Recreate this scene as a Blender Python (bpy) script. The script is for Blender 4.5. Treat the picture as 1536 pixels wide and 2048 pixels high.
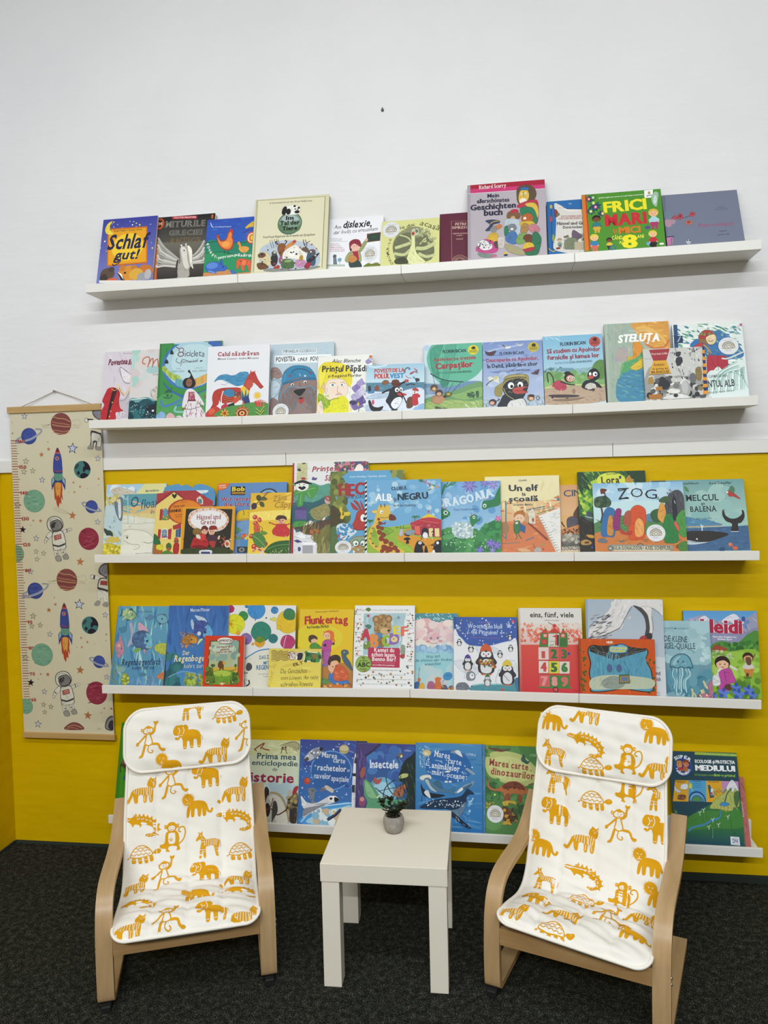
import bpy, bmesh, math, random
from mathutils import Vector, Matrix
from mathutils.geometry import tessellate_polygon
S = bpy.context.scene
COL = S.collection
for o in list(bpy.data.objects): bpy.data.objects.remove(o)
# ------------------------------------------------------------------ camera
cam_d = bpy.data.cameras.new('camera')
cam_d.sensor_fit = 'HORIZONTAL'; cam_d.sensor_width = 36.0
cam_d.lens = 36.0 * 1480.79 / 1536.0
cam_d.clip_start = 0.02
camera = bpy.data.objects.new('camera', cam_d); COL.objects.link(camera)
def cam_matrix(pos, yaw, pitch, roll):
    cy, sy, cp, sp, cr, sr = math.cos(yaw), math.sin(yaw), math.cos(pitch), math.sin(pitch), math.cos(roll), math.sin(roll)
    f = Vector((-sy*cp, cy*cp, sp)); r = Vector((cy, sy, 0)); u = r.cross(f)
    r2 = cr*r + sr*u; u2 = -sr*r + cr*u
    m = Matrix(((r2.x, u2.x, -f.x, pos[0]), (r2.y, u2.y, -f.y, pos[1]), (r2.z, u2.z, -f.z, pos[2]), (0, 0, 0, 1)))
    return m
camera.matrix_world = cam_matrix((1.23834, -2.53793, 1.3598), 0.15077, -0.04576, -0.02353)
S.camera = camera
# ------------------------------------------------------------------ world, exposure, lamps (see ceiling_lamp below)
W = bpy.data.worlds.new('world'); S.world = W; W.use_nodes = True
W.node_tree.nodes['Background'].inputs[0].default_value = (0.9, 0.93, 1.0, 1)
W.node_tree.nodes['Background'].inputs[1].default_value = 0.3
S.view_settings.view_transform = 'Standard'; S.view_settings.look = 'None'
S.view_settings.gamma = 1.0; S.view_settings.use_curve_mapping = False
S.view_settings.exposure = 0.0
LAMP_A, LAMP_B = 23.0, 72.0          # watts of each lamp in the near and the far row
LAMP_COLOR = (0.93, 0.975, 1.0)
S.cycles.use_denoising = True
S.cycles.max_bounces = 6; S.cycles.diffuse_bounces = 4
# ------------------------------------------------------------------ helpers
def lin(h):
    v = [int(h[i:i+2], 16)/255.0 for i in (0, 2, 4)]
    return tuple(((c+0.055)/1.055)**2.4 if c > 0.04045 else c/12.92 for c in v)
def tag(o, label=None, cat=None, group=None, kind=None):
    if label: o['label'] = label
    if cat: o['category'] = cat
    if group: o['group'] = group
    if kind: o['kind'] = kind
    return o
def link(name, me, parent=None, mats=()):
    o = bpy.data.objects.new(name, me); COL.objects.link(o)
    for m in mats: me.materials.append(m)
    if parent: o.parent = parent
    return o
def empty(name, loc=(0, 0, 0), rot=(0, 0, 0)):
    o = bpy.data.objects.new(name, None); COL.objects.link(o); o.location = loc; o.rotation_euler = rot
    o.empty_display_size = 0.05
    return o
class MB:
    """collects shapes and links them as ONE mesh object"""
    def __init__(s): s.v = []; s.f = []; s.m = []; s.sm = []
    def add(s, vs, fs, mi=0, smooth=False):
        n = len(s.v); s.v += [tuple(v) for v in vs]
        for f in fs: s.f.append(tuple(n+i for i in f)); s.m.append(mi); s.sm.append(smooth)
        return s
    def box(s, lo, hi, mi=0):
        x0, y0, z0 = lo; x1, y1, z1 = hi
        return s.add([(x0,y0,z0),(x1,y0,z0),(x1,y1,z0),(x0,y1,z0),(x0,y0,z1),(x1,y0,z1),(x1,y1,z1),(x0,y1,z1)],
                     [(0,3,2,1),(4,5,6,7),(0,1,5,4),(1,2,6,5),(2,3,7,6),(3,0,4,7)], mi)
    def tube(s, pts, r, n=8, mi=0, closed=False, cap=True):
        pts = [Vector(p) for p in pts]; N = len(pts); vs = []; fs = []; up = Vector((0.31, 0.17, 0.93))
        rs = r if isinstance(r, (list, tuple)) else [r]*N
        for i, p in enumerate(pts):
            a = pts[(i-1) % N] if (closed or i > 0) else p; b = pts[(i+1) % N] if (closed or i < N-1) else p
            t = (b-a).normalized(); x = t.cross(up)
            if x.length < 1e-4: x = t.orthogonal()
            x.normalize(); y = x.cross(t)
            for k in range(n):
                an = 2*math.pi*k/n; vs.append(p + (x*math.cos(an)+y*math.sin(an))*rs[i])
        for i in range(N if closed else N-1):
            j = (i+1) % N
            for k in range(n): fs.append((i*n+k, i*n+(k+1) % n, j*n+(k+1) % n, j*n+k))
        if cap and not closed: fs.append(tuple(reversed(range(n)))); fs.append(tuple((N-1)*n+k for k in range(n)))
        return s.add(vs, fs, mi, True)
    def lathe(s, prof, c=(0, 0, 0), n=32, mi=0):
        vs = []; fs = []
        for r, z in prof:
            for k in range(n): a = 2*math.pi*k/n; vs.append((c[0]+r*math.cos(a), c[1]+r*math.sin(a), c[2]+z))
        for i in range(len(prof)-1):
            for k in range(n): fs.append((i*n+k, i*n+(k+1) % n, (i+1)*n+(k+1) % n, (i+1)*n+k))
        fs.append(tuple(reversed(range(n)))); fs.append(tuple((len(prof)-1)*n+k for k in range(n)))
        return s.add(vs, fs, mi, True)
    def build(s, name, mats, parent=None, bevel=0, seg=2):
        me = bpy.data.meshes.new(name); me.from_pydata(s.v, [], s.f)
        me.polygons.foreach_set('material_index', s.m); me.polygons.foreach_set('use_smooth', s.sm)
        o = link(name, me, parent, mats if isinstance(mats, (list, tuple)) else [mats])
        if bevel:
            b = o.modifiers.new('bevel', 'BEVEL'); b.width = bevel; b.segments = seg; b.limit_method = 'ANGLE'; b.angle_limit = math.radians(40)
            b.harden_normals = False
        return o
def catmull(P, n=6, closed=False):
    P = [Vector(p) for p in P]; out = []; N = len(P)
    for i in range(N if closed else N-1):
        p0 = P[(i-1) % N] if closed or i > 0 else P[0]; p1 = P[i]; p2 = P[(i+1) % N]; p3 = P[(i+2) % N] if closed or i < N-2 else P[-1]
        for k in range(n):
            t = k/n
            out.append(0.5*((2*p1)+(p2-p0)*t+(2*p0-5*p1+4*p2-p3)*t*t+(3*p1-p0-3*p2+p3)*t*t*t))
    if not closed: out.append(P[-1])
    return out
# ------------------------------------------------------------------ materials
def mat(name, col, rough=0.5, spec=0.5, coat=0.0):
    m = bpy.data.materials.new(name); m.use_nodes = True; b = m.node_tree.nodes['Principled BSDF']
    b.inputs['Base Color'].default_value = (*lin(col), 1); b.inputs['Roughness'].default_value = rough
    b.inputs['Specular IOR Level'].default_value = spec; b.inputs['Coat Weight'].default_value = coat
    return m, m.node_tree, b
def noise(nt, scale, detail=4, rough=0.5, stretch=(1, 1, 1), coord='Object'):
    tc = nt.nodes.new('ShaderNodeTexCoord'); mp = nt.nodes.new('ShaderNodeMapping'); mp.inputs['Scale'].default_value = stretch
    n = nt.nodes.new('ShaderNodeTexNoise'); n.inputs['Scale'].default_value = scale; n.inputs['Detail'].default_value = detail; n.inputs['Roughness'].default_value = rough
    nt.links.new(tc.outputs[coord], mp.inputs[0]); nt.links.new(mp.outputs[0], n.inputs['Vector'])
    return n.outputs['Fac']
def ramp(nt, fac, stops):
    r = nt.nodes.new('ShaderNodeValToRGB'); e = r.color_ramp.elements
    while len(e) < len(stops): e.new(0.5)
    for k, (p, c) in enumerate(stops): e[k].position = p; e[k].color = (*lin(c), 1)
    nt.links.new(fac, r.inputs[0]); return r.outputs[0]
def bump(nt, b, fac, strength, dist):
    n = nt.nodes.new('ShaderNodeBump'); n.inputs['Strength'].default_value = strength; n.inputs['Distance'].default_value = dist
    nt.links.new(fac, n.inputs['Height']); nt.links.new(n.outputs[0], b.inputs['Normal'])
def plaster(name, c1, c2, rough):
    m, nt, b = mat(name, c1, rough, 0.22)
    nt.links.new(ramp(nt, noise(nt, 3.0, 3), [(0.3, c1), (0.7, c2)]), b.inputs['Base Color'])
    a = nt.nodes.new('ShaderNodeMath'); a.operation = 'ADD'
    k = nt.nodes.new('ShaderNodeMath'); k.operation = 'MULTIPLY'; k.inputs[1].default_value = 0.3
    nt.links.new(noise(nt, 26, 3, 0.5, (0.35, 1, 1)), k.inputs[0])
    nt.links.new(noise(nt, 5, 3, 0.5, (0.5, 1, 1.6)), a.inputs[0]); nt.links.new(k.outputs[0], a.inputs[1])
    bump(nt, b, a.outputs[0], 0.5, 0.012)
    return m
M_WHITEWALL = plaster('white_wall_paint', 'e6e4e4', 'eae8e7', 0.6)
M_YELLOW = plaster('yellow_wall_paint', 'd4ae00', 'd8b200', 0.45)
M_DIM = plaster('low_bounce_grey', '6f6e6c', '747371', 0.8)  # grey chosen to cut bounced light; used on unseen walls and ceiling
M_TRIM = mat('white_lacquer', 'e6e4df', 0.35)[0]
M_LEDGE = mat('white_ledge_foil', 'e9e6df', 0.38)[0]
M_TABLE = mat('white_table_foil', 'e6dfd0', 0.3)[0]
def carpet():
    m, nt, b = mat('charcoal_carpet', '23241f', 0.95, 0.1)
    n1 = noise(nt, 300, 3, 0.75); n2 = noise(nt, 60, 4, 0.6)
    mx = nt.nodes.new('ShaderNodeMath'); mx.operation = 'MULTIPLY_ADD'; mx.inputs[1].default_value = 0.35
    nt.links.new(n2, mx.inputs[0]); nt.links.new(n1, mx.inputs[2])
    c = ramp(nt, mx.outputs[0], [(0.52, '0a0b09'), (0.64, '1a1c18'), (0.74, '3b3d35'), (0.86, '7c7d70')])
    nt.links.new(c, b.inputs['Base Color']); bump(nt, b, n1, 1.0, 0.006)
    return m
M_CARPET = carpet()
M_CARPET_EDGE = mat('carpet_edge_binding', '2c332e', 0.9, 0.1)[0]
def wood(name, c1, c2, scale=9, stretch=(1, 1, 0.06), rough=0.38):
    m, nt, b = mat(name, c1, rough, 0.5)
    f = noise(nt, scale, 5, 0.55, stretch)
    nt.links.new(ramp(nt, f, [(0.3, c1), (0.5, c2), (0.7, c1)]), b.inputs['Base Color']); bump(nt, b, f, 0.1, 0.001)
    return m
M_BIRCH = wood('birch_veneer', 'bb9d74', 'ae8f66', 30, (1, 0.12, 0.12))
M_BIRCHX = wood('birch_veneer_crosswise', 'b9976a', 'a98558', 26, (0.1, 1, 1))
M_PLY = mat('plywood_edge', 'b58e5c', 0.6)[0]
M_ROD = wood('pine_hanger_rod', 'c9a672', 'b99660', 20, (0.08, 1, 1))
def fabric(name, c, k=900, st=0.25):
    m, nt, b = mat(name, c, 0.85, 0.2)
    w = noise(nt, k, 2); bump(nt, b, w, st, 0.0015)
    return m
M_FABRIC = fabric('white_cotton', 'ece8e0'); M_OCHRE = fabric('ochre_print', 'd99d12'); M_PIPING = fabric('cream_piping', 'efe9df')
def cloth_attr(name, rough, spec, coat, bumps=None):
    m, nt, b = mat(name, 'ffffff', rough, spec, coat)
    a = nt.nodes.new('ShaderNodeVertexColor'); a.layer_name = 'Col'
    nt.links.new(a.outputs[0], b.inputs['Base Color'])
    if bumps: bump(nt, b, noise(nt, *bumps[0]), *bumps[1])
    return m
M_PRINT = cloth_attr('printed_cover', 0.5, 0.3, 0)
M_CANVAS = cloth_attr('printed_canvas', 0.85, 0.15, 0, ((7, 4, 0.55, (1, 1, 0.6)), (0.5, 0.012)))
M_PAGES = mat('paper_pages', 'e2dccb', 0.8)[0]
M_BLACK = mat('black_plastic', '1b1b1d', 0.5)[0]
M_STEEL = mat('steel_bolt', 'b5b5b5', 0.3)[0]; M_STEEL.node_tree.nodes['Principled BSDF'].inputs['Metallic'].default_value = 1
M_CORD = mat('jute_cord', '8f7a5c', 0.9)[0]
def concrete():
    m, nt, b = mat('grey_cement', '8f8a82', 0.8, 0.2); f = noise(nt, 60, 5)
    nt.links.new(ramp(nt, f, [(0.3, '86817a'), (0.7, 'a09a91')]), b.inputs['Base Color']); bump(nt, b, noise(nt, 220, 3), 0.3, 0.002); return m
M_POT = concrete()
M_LEAF = mat('succulent_leaf', '2c3a2a', 0.45)[0]; M_STEM = mat('plant_stem', '4a4232', 0.8)[0]; M_SOIL = mat('potting_soil', '2a221b', 0.95)[0]
# ------------------------------------------------------------------ room shell
XL, XR, YF, ZC, ZT = -0.607, 3.9, -6.6, 3.66, 1.412
def struct(name, mb, mats): o = mb.build(name, mats); o['kind'] = 'structure'; return o
b = MB(); b.box((XL-0.1, 0, -0.05), (XR+0.1, 0.1, ZT), 1); b.box((XL-0.1, 0, ZT), (XR+0.1, 0.1, ZC), 0); struct('wall_back', b, [M_WHITEWALL, M_YELLOW])
b = MB(); b.box((XL-0.1, YF, -0.05), (XL, 0, ZT), 1); b.box((XL-0.1, YF, ZT), (XL, 0, ZC), 0); struct('wall_left', b, [M_WHITEWALL, M_YELLOW])
b = MB(); b.box((XR, YF, -0.05), (XR+0.1, 0, ZC), 0); struct('wall_right', b, [M_DIM])
b = MB(); b.box((XL-0.1, YF-0.1, -0.05), (XR+0.1, YF, ZC), 0); struct('wall_front', b, [M_DIM])
b = MB(); b.box((XL-0.1, YF-0.1, -0.06), (XR+0.1, 0.1, 0), 0); struct('floor', b, [M_CARPET])
b = MB(); b.box((XL-0.1, YF-0.1, ZC), (XR+0.1, 0.1, ZC+0.1), 0); struct('ceiling', b, [M_DIM])
# carpet turned up against the walls, a little higher towards the right
b = MB(); z0, z1 = 0.006, 0.034
b.add([(XL,-0.012,0),(XR,-0.012,0),(XR,-0.0005,0),(XL,-0.0005,0),(XL,-0.008,z0),(XR,-0.008,z1),(XR,-0.0005,z1),(XL,-0.0005,z0)], [(0,1,5,4),(4,5,6,7),(0,4,7,3),(1,2,6,5)])
struct('baseboard_back', b, [M_CARPET_EDGE])
b = MB(); b.box((XL, YF, 0), (XL+0.008, -0.012, 0.008)); struct('baseboard_left', b, [M_CARPET_EDGE])
# white rail between the white and the yellow paint
for i, (xa, xb) in enumerate(((XL, 0.5085), (0.5100, 1.62), (1.6215, XR))):
    b = MB(); b.box((xa, -0.009, ZT), (xb, 0, ZT+0.046)); o = b.build('trim_%d' % (i+1), [M_TRIM], bevel=0.0015); o['kind'] = 'structure'
b = MB(); b.box((XL, YF, ZT), (XL+0.011, -0.011, ZT+0.046)); o = b.build('trim_4', [M_TRIM], bevel=0.0015); o['kind'] = 'structure'
# ceiling lamps: two rows of long fixtures that light the wall
def ceiling_lamp(x, y, watts, label):
    r = empty('ceiling_lamp', (x, y, ZC-0.06), (math.radians(14), 0, 0)); tag(r, label, 'ceiling lamp', 'long ceiling lamps')
    b = MB(); b.box((-0.62, -0.07, -0.02), (0.62, 0.07, 0.02)); b.build('housing', [M_TRIM], r, bevel=0.004)
    d = bpy.data.lights.new('lamp_light', 'AREA'); d.shape = 'RECTANGLE'; d.size = 1.2; d.size_y = 0.06; d.energy = watts; d.color = LAMP_COLOR
    l = bpy.data.objects.new('lamp_light', d); COL.objects.link(l); l.parent = r; l.location = (0, 0, -0.03)
for i, x in enumerate((-0.0, 1.3, 2.6)):
    w = ('left', 'middle', 'right')[i]
    ceiling_lamp(x, -2.33, LAMP_A, '%s white ceiling lamp of the row nearer the book wall' % w)
    ceiling_lamp(x, -5.2, LAMP_B, '%s white ceiling lamp of the row farther from the book wall' % w)
# ------------------------------------------------------------------ flat printed artwork (book covers, growth chart)
UNIT = 0.0005
GL = {}
MARKS = {'ă': ('a', 'u'), 'â': ('a', '^'), 'î': ('ı', '^'), 'ș': ('s', ','), 'ț': ('t', ','), 'Ă': ('A', 'u'), 'Â': ('A', '^'), 'Î': ('I', '^'), 'Ș': ('S', ','), 'Ț': ('T', ','), 'é': ('e', '/'), 'ö': ('o', ':'), 'ä': ('a', ':'), 'ü': ('u', ':'), 'Ä': ('A', ':')}
def glyph(ch, wt):
    wt = min(wt, 0.026); key = (ch, wt)
    if key in GL: return GL[key]
    if ch in MARKS:                      # base letter with its mark drawn above or below
        b, mk = MARKS[ch]; g = glyph(b if b != 'ı' else 'l', wt); vs, fs = list(g[0]), list(g[1]); t = 0.036+wt
        if b == 'ı': vs = [(x, y if y < 0.4 else y-0.23) for x, y in vs]
        cx = (g[2]+g[3])/2; top = (0.76 if ch.isupper() else 0.54)+wt
        pl = {'u': [(-0.13, 0.13), (-0.09, 0.04), (0, 0.01), (0.09, 0.04), (0.13, 0.13)], '^': [(-0.12, 0.01), (0, 0.13), (0.12, 0.01)], ',': [(0.0, -0.07), (0.0, -0.12), (-0.05, -0.2)], '/': [(-0.03, 0.0), (0.07, 0.13)], ':': [(-0.11, 0.05), (-0.09, 0.05), None, (0.09, 0.05), (0.11, 0.05)]}[mk]
        dy = -wt-0.01 if mk == ',' else top
        for pa, pb in zip(pl, pl[1:]):
            if pa is None or pb is None: continue
            (xa, ya), (xb, yb) = pa, pb
            L = math.hypot(xb-xa, yb-ya); nx, ny = -(yb-ya)/L*t, (xb-xa)/L*t; ex, ey = (xb-xa)/L*t*0.6, (yb-ya)/L*t*0.6; n = len(vs)
            vs += [(cx+xa-ex+nx, dy+ya-ey+ny), (cx+xa-ex-nx, dy+ya-ey-ny), (cx+xb+ex-nx, dy+yb+ey-ny), (cx+xb+ex+nx, dy+yb+ey+ny)]; fs.append((n, n+1, n+2, n+3))
        GL[key] = (vs, fs, g[2], g[3], g[4]); return GL[key]
    c = bpy.data.curves.new('g', 'FONT'); c.body = ch; c.offset = wt; c.resolution_u = 2; c.fill_mode = 'FRONT'
    o = bpy.data.objects.new('g', c); COL.objects.link(o)
    me = o.evaluated_get(bpy.context.evaluated_depsgraph_get()).to_mesh()
    vs = [(v.co.x, v.co.y) for v in me.vertices]; fs = [tuple(p.vertices) for p in me.polygons]
    ec = {}
    for f in fs:
        for i in range(len(f)):
            e = tuple(sorted((f[i], f[(i+1) % len(f)]))); ec[e] = ec.get(e, 0)+1
    serif = []
    for (i, j), n in ec.items():
        if n == 1 and abs(vs[i][1]-vs[j][1]) < 0.006:
            x0, x1 = sorted((vs[i][0], vs[j][0]))
            if 0.03 < x1-x0 < 0.21: serif.append((x0, x1, vs[i][1]))
    ys = [v[1] for v in vs] or [0]; lo, hi = min(ys), max(ys); out = []
    for x0, x1, y in serif:
        if ch.isalpha() and (abs(y-lo) < 0.02 or abs(y-hi) < 0.02 or abs(y+wt) < 0.02): out.append((x0-0.055, x1+0.055, y if y < 0.2 else y-0.05))
    xs = [v[0] for v in vs]
    r = (vs, fs, min(xs) if xs else 0, max(xs) if xs else 0.2, out)
    o.to_mesh_clear(); bpy.data.objects.remove(o); bpy.data.curves.remove(c)
    GL[key] = r; return r
class Art:
    """paints polygons, layer above layer, in the x-z plane facing -y; clipped to the sheet"""
    def __init__(s, w, h, seed):
        s.v = []; s.f = []; s.c = []; s.w = w; s.h = h; s.z = 0.0; s.R = random.Random(seed); s.g = {}
    def lift(s, P, dz):
        """height just above everything printed below this polygon"""
        q = 0.006; xs = [p[0] for p in P]; zs = [p[1] for p in P]; g = s.g; top = 0.00005
        cells = [(i, j) for i in range(int(min(xs)//q), int(max(xs)//q)+1) for j in range(int(min(zs)//q), int(max(zs)//q)+1)]
        for c in cells:
            v = g.get(c)
            if v is not None and v > top: top = v
        top += dz
        for c in cells: g[c] = top
        if top > s.z: s.z = top
        return top
    def raise_to(s, P, z):
        q = 0.006; xs = [p[0] for p in P]; zs = [p[1] for p in P]
        for i in range(int(min(xs)//q), int(max(xs)//q)+1):
            for j in range(int(min(zs)//q), int(max(zs)//q)+1): s.g[(i, j)] = max(z, s.g.get((i, j), 0))
        if z > s.z: s.z = z
    def clip(s, P):
        for ax, lim, sg in ((0, 0, 1), (0, s.w, -1), (1, 0, 1), (1, s.h, -1)):
            if not P: return P
            out = []
            for i in range(len(P)):
                a, b = P[i-1], P[i]; ia = (a[ax]-lim)*sg >= 0; ib = (b[ax]-lim)*sg >= 0
                if ia != ib:
                    t = (lim-a[ax])/(b[ax]-a[ax]); out.append((a[0]+(b[0]-a[0])*t, a[1]+(b[1]-a[1])*t))
                if ib: out.append(b)
            P = out
        return P
    def poly(s, P, col, convex=False, dz=0.000008, zfix=None):
        P = s.clip([(p[0], p[1]) for p in P])
        if len(P) < 3: return
        z = s.lift(P, dz) if zfix is None else zfix; n = len(s.v); s.v += [(p[0], -z, p[1]) for p in P]
        cs = [lin(k) for k in col.split('>')]
        if len(cs) == 2:
            zs = [p[1] for p in P]; lo, hi = min(zs), max(zs); d = (hi-lo) or 1
            vc = [tuple(cs[1][k]+(cs[0][k]-cs[1][k])*(z-lo)/d for k in range(3)) for z in zs]
        else: vc = [cs[0]]*len(P)
        ar = sum(P[i-1][0]*P[i][1]-P[i][0]*P[i-1][1] for i in range(len(P)))
        if convex:
            idx = list(range(len(P))); s.f.append(tuple(n+i for i in (idx if ar > 0 else idx[::-1]))); s.c.append([vc[i] for i in (idx if ar > 0 else idx[::-1])])
        else:
            for t in tessellate_polygon([[Vector((p[0], p[1], 0)) for p in P]]):
                a, b, c = (P[i] for i in t); q = (b[0]-a[0])*(c[1]-a[1])-(b[1]-a[1])*(c[0]-a[0])
                if abs(q) < 1e-12: continue
                t = t if q > 0 else t[::-1]
                s.f.append(tuple(n+i for i in t)); s.c.append([vc[i] for i in t])
    def ell(s, x, y, a, b, col, rot=0, n=22, dz=0.000008):
        c, d = math.cos(rot), math.sin(rot)
        s.poly([(x+a*math.cos(k*2*math.pi/n)*c-b*math.sin(k*2*math.pi/n)*d, y+a*math.cos(k*2*math.pi/n)*d+b*math.sin(k*2*math.pi/n)*c) for k in range(n)], col, True, dz)
    def stroke(s, pts, r, col):
        pts = [Vector(p) for p in pts]; L = []; Rr = []
        for i, p in enumerate(pts):
            t = (pts[min(i+1, len(pts)-1)]-pts[max(i-1, 0)])
            if t.length < 1e-9: continue
            t.normalize(); n = Vector((-t.y, t.x)); k = r*(0.75 if i in (0, len(pts)-1) else 1)
            L.append(p+n*k); Rr.append(p-n*k)
        if len(L) < 2: return
        z = max(s.lift([L[i], L[i+1], Rr[i+1], Rr[i]], 0.0) for i in range(len(L)-1))+0.000008
        for i in range(len(L)-1): Q = [L[i], L[i+1], Rr[i+1], Rr[i]]; s.lift(Q, 0); s.poly(Q, col, True, 0, z); s.raise_to(Q, z)
    def text(s, t, x0, y0, x1, y1, h, col, wt, st):
        if wt > 0.03:                            # bolder weights: struck two or three times side by side
            d = (wt-0.026)*1.1*h; L = math.hypot(x1-x0, y1-y0) or 1; ux, uy = (x1-x0)/L*d, (y1-y0)/L*d; rs = s.R.getstate()
            for k in ((-1, 1) if wt < 0.05 else (-1, 0, 1)):
                s.R.setstate(rs); s.text(t, x0+k*ux, y0+k*uy, x1+k*ux, y1+k*uy, h, col, 0.026, st)
            return
        ser = 's' in st; ital = 0.22 if 'i' in st else 0; jit = 'j' in st
        adv = []; x = 0.0
        for ch in t:
            if ch == ' ': adv.append(None); x += 0.26; continue
            g = glyph(ch, wt); adv.append((x-g[2], g)); x += g[3]-g[2]+(0.1 if ser else 0.06)
        if not x: return
        L = math.hypot(x1-x0, y1-y0) or 1e-6; sx = L/max(x-0.07, 0.05); sy = h/0.70
        if sx > 1.5*sy: k = (L-1.5*sy*(x-0.07))/2/L; x0 += (x1-x0)*k; y0 += (y1-y0)*k; sx = 1.5*sy
        ux, uy = (x1-x0)/L, (y1-y0)/L
        box = [(x0-uy*h*1.3, y0+ux*h*1.3), (x0+uy*h*0.3, y0-ux*h*0.3), (x1+uy*h*0.3, y1-ux*h*0.3), (x1-uy*h*1.3, y1+ux*h*1.3)]
        z = s.lift(box, 0.000010)
        c = lin(col)
        for a in adv:
            if a is None: continue
            ox, g = a; ja = s.R.uniform(-0.07, 0.07) if jit else 0; jy = s.R.uniform(-0.05, 0.05) if jit else 0
            cx = (g[2]+g[3])/2; ca, sa = math.cos(ja), math.sin(ja)
            def pl(p):
                px_, py_ = p[0]-cx, p[1]-0.3
                px_, py_ = px_*ca-py_*sa+cx, px_*sa+py_*ca+0.3+jy
                X = (ox+px_+ital*py_)*sx; Y = py_*sy
                return (x0+X*ux-Y*uy, x0*0+y0+X*uy+Y*ux)
            P = [pl(p) for p in g[0]]
            if any(p[0] < 0 or p[0] > s.w or p[1] < 0 or p[1] > s.h for p in P):
                for f in g[1]: s.poly([P[i] for i in f], col, True, 0, z)
            else:
                n = len(s.v); s.v += [(p[0], -z, p[1]) for p in P]
                for f in g[1]: s.f.append(tuple(n+i for i in f)); s.c.append([c]*len(f))
            if ser:
                for xa, xb, y in g[4]: s.poly([pl(q) for q in ((xa, y), (xb, y), (xb, y+0.055), (xa, y+0.055))], col, True, 0, z+0.000002)
    def texture(s, P, col):
        """printed brush marks and a thin drawn contour inside a painted shape"""
        xs = [p[0] for p in P]; zs = [p[1] for p in P]; x0, x1, z0, z1 = min(xs), max(xs), min(zs), max(zs)
        ar = abs(sum(P[i-1][0]*P[i][1]-P[i][0]*P[i-1][1] for i in range(len(P))))/2
        if ar < 4e-5: return
        R = s.R; c = col.split('>')[0]; sh = lambda k: ''.join('%02x' % max(0, min(255, int(int(c[i:i+2], 16)*k))) for i in (0, 2, 4))
        def inside(x, z):
            r = False
            for i in range(len(P)):
                a, b = P[i-1], P[i]
                if (a[1] > z) != (b[1] > z) and x < (b[0]-a[0])*(z-a[1])/(b[1]-a[1])+a[0]: r = not r
            return r
        an = R.uniform(0, 3.1); pal = [sh(0.86), sh(0.92), sh(0.96), sh(1.07)]; L = min(0.016, 0.5*math.sqrt(ar))
        for i in range(min(34, int(ar/1.6e-5))):
            x, z = R.uniform(x0, x1), R.uniform(z0, z1); a = an+R.uniform(-0.4, 0.4); l = L*R.uniform(0.3, 0.6); t = l*R.uniform(0.1, 0.22)
            ca, sa = math.cos(a), math.sin(a)
            if inside(x, z) and inside(x+l*ca, z+l*sa) and inside(x-l*ca, z-l*sa):
                s.poly([(x+u*ca-v*sa, z+u*sa+v*ca) for u, v in ((-l, 0), (-l*0.4, -t), (l*0.4, -t), (l, 0), (l*0.4, t), (-l*0.4, t))], R.choice(pal), True, 0.000002)
        if ar < 6e-3: s.stroke(list(P)+[P[0]], 0.00035, sh(0.55))
    def run(s, src):
        R = s.R; U = UNIT
        for line in src.split('\n'):
            if not line: continue
            txt = None
            if line[0] == 'T': line, txt = line.split('|', 1)
            w = line.split(' '); k = w[0]; c = w[1]; cols = c.split(',')
            if k in ('P', 'S'):
                n = [float(q)*U for q in w[2:]]; pts = list(zip(n[::2], n[1::2]))
                if k == 'S': pts = [(p[0], p[1]) for p in catmull(pts, 4, True)]
                s.poly(pts, c)
                if k == 'S': s.texture(pts, c)
            elif k in ('L', 'K'):
                n = [float(q)*U for q in w[3:]]; pts = list(zip(n[::2], n[1::2]))
                s.stroke(pts if k == 'K' else catmull(pts, 5), float(w[2])*U, c)
            elif k == 'E':
                n = [float(q)*U for q in w[2:6]]; s.ell(*n, c, math.radians(float(w[6])) if len(w) > 6 else 0)
            elif k == 'T':
                n = [float(q)*U for q in w[4:]]; s.text(txt, n[1], n[2], n[3], n[4], n[0], c, float(w[2]), w[3])
            elif k == 'Y':
                n = [float(q)*U for q in w[3:]]
                for i in range(int(w[2])):
                    r = R.uniform(n[4], n[5]); s.ell(R.uniform(n[0], n[2]), R.uniform(n[1], n[3]), r*R.uniform(0.75, 1.2), r*R.uniform(0.75, 1.2), R.choice(cols), R.uniform(0, 3), 9, 0.000002)
            elif k == 'X':
                n = [float(q)*U for q in w[3:9]]; an = math.radians(float(w[9]))
                for i in range(int(w[2])):
                    a = an+R.uniform(-0.35, 0.35); l = n[4]*R.uniform(0.4, 1)/2; t = n[5]*R.uniform(0.5, 1)/2
                    x, y = R.uniform(n[0], n[2]), R.uniform(n[1], n[3]); ca, sa = math.cos(a), math.sin(a); q = l*R.uniform(-0.15, 0.15)
                    s.poly([(x+u*ca-v*sa, y+u*sa+v*ca) for u, v in ((-l, 0), (-l*0.4, -t+q), (l*0.4, -t+q), (l, 0), (l*0.4, t+q), (-l*0.4, t+q))], R.choice(cols), True, 0.000002)
            elif k == 'star':
                n = [float(q)*U for q in w[2:]]
                s.poly([(n[0]+n[2]*(1 if i % 2 == 0 else 0.42)*math.sin(i*math.pi/5+0.12), n[1]+n[2]*(1 if i % 2 == 0 else 0.42)*math.cos(i*math.pi/5+0.12)) for i in range(10)], c)
            elif k == 'flo':
                m = int(w[3]); n = [float(q)*U for q in w[4:]]
                for i in range(m):
                    a = 2*math.pi*i/m+0.2; s.ell(n[0]+n[2]*0.58*math.cos(a), n[1]+n[2]*0.58*math.sin(a), n[2]*0.44, n[2]*min(0.3, 1.6/m), c if i % 2 else w[2], a, 10, 0.000002)
                s.ell(n[0], n[1], n[2]*0.28, n[2]*0.28, w[2])
            elif k == 'kid':
                n = [float(q)*U for q in w[5:]]; x, y, h = n; sk, ha, to, bo = w[1:5]; r = h*0.19
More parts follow.
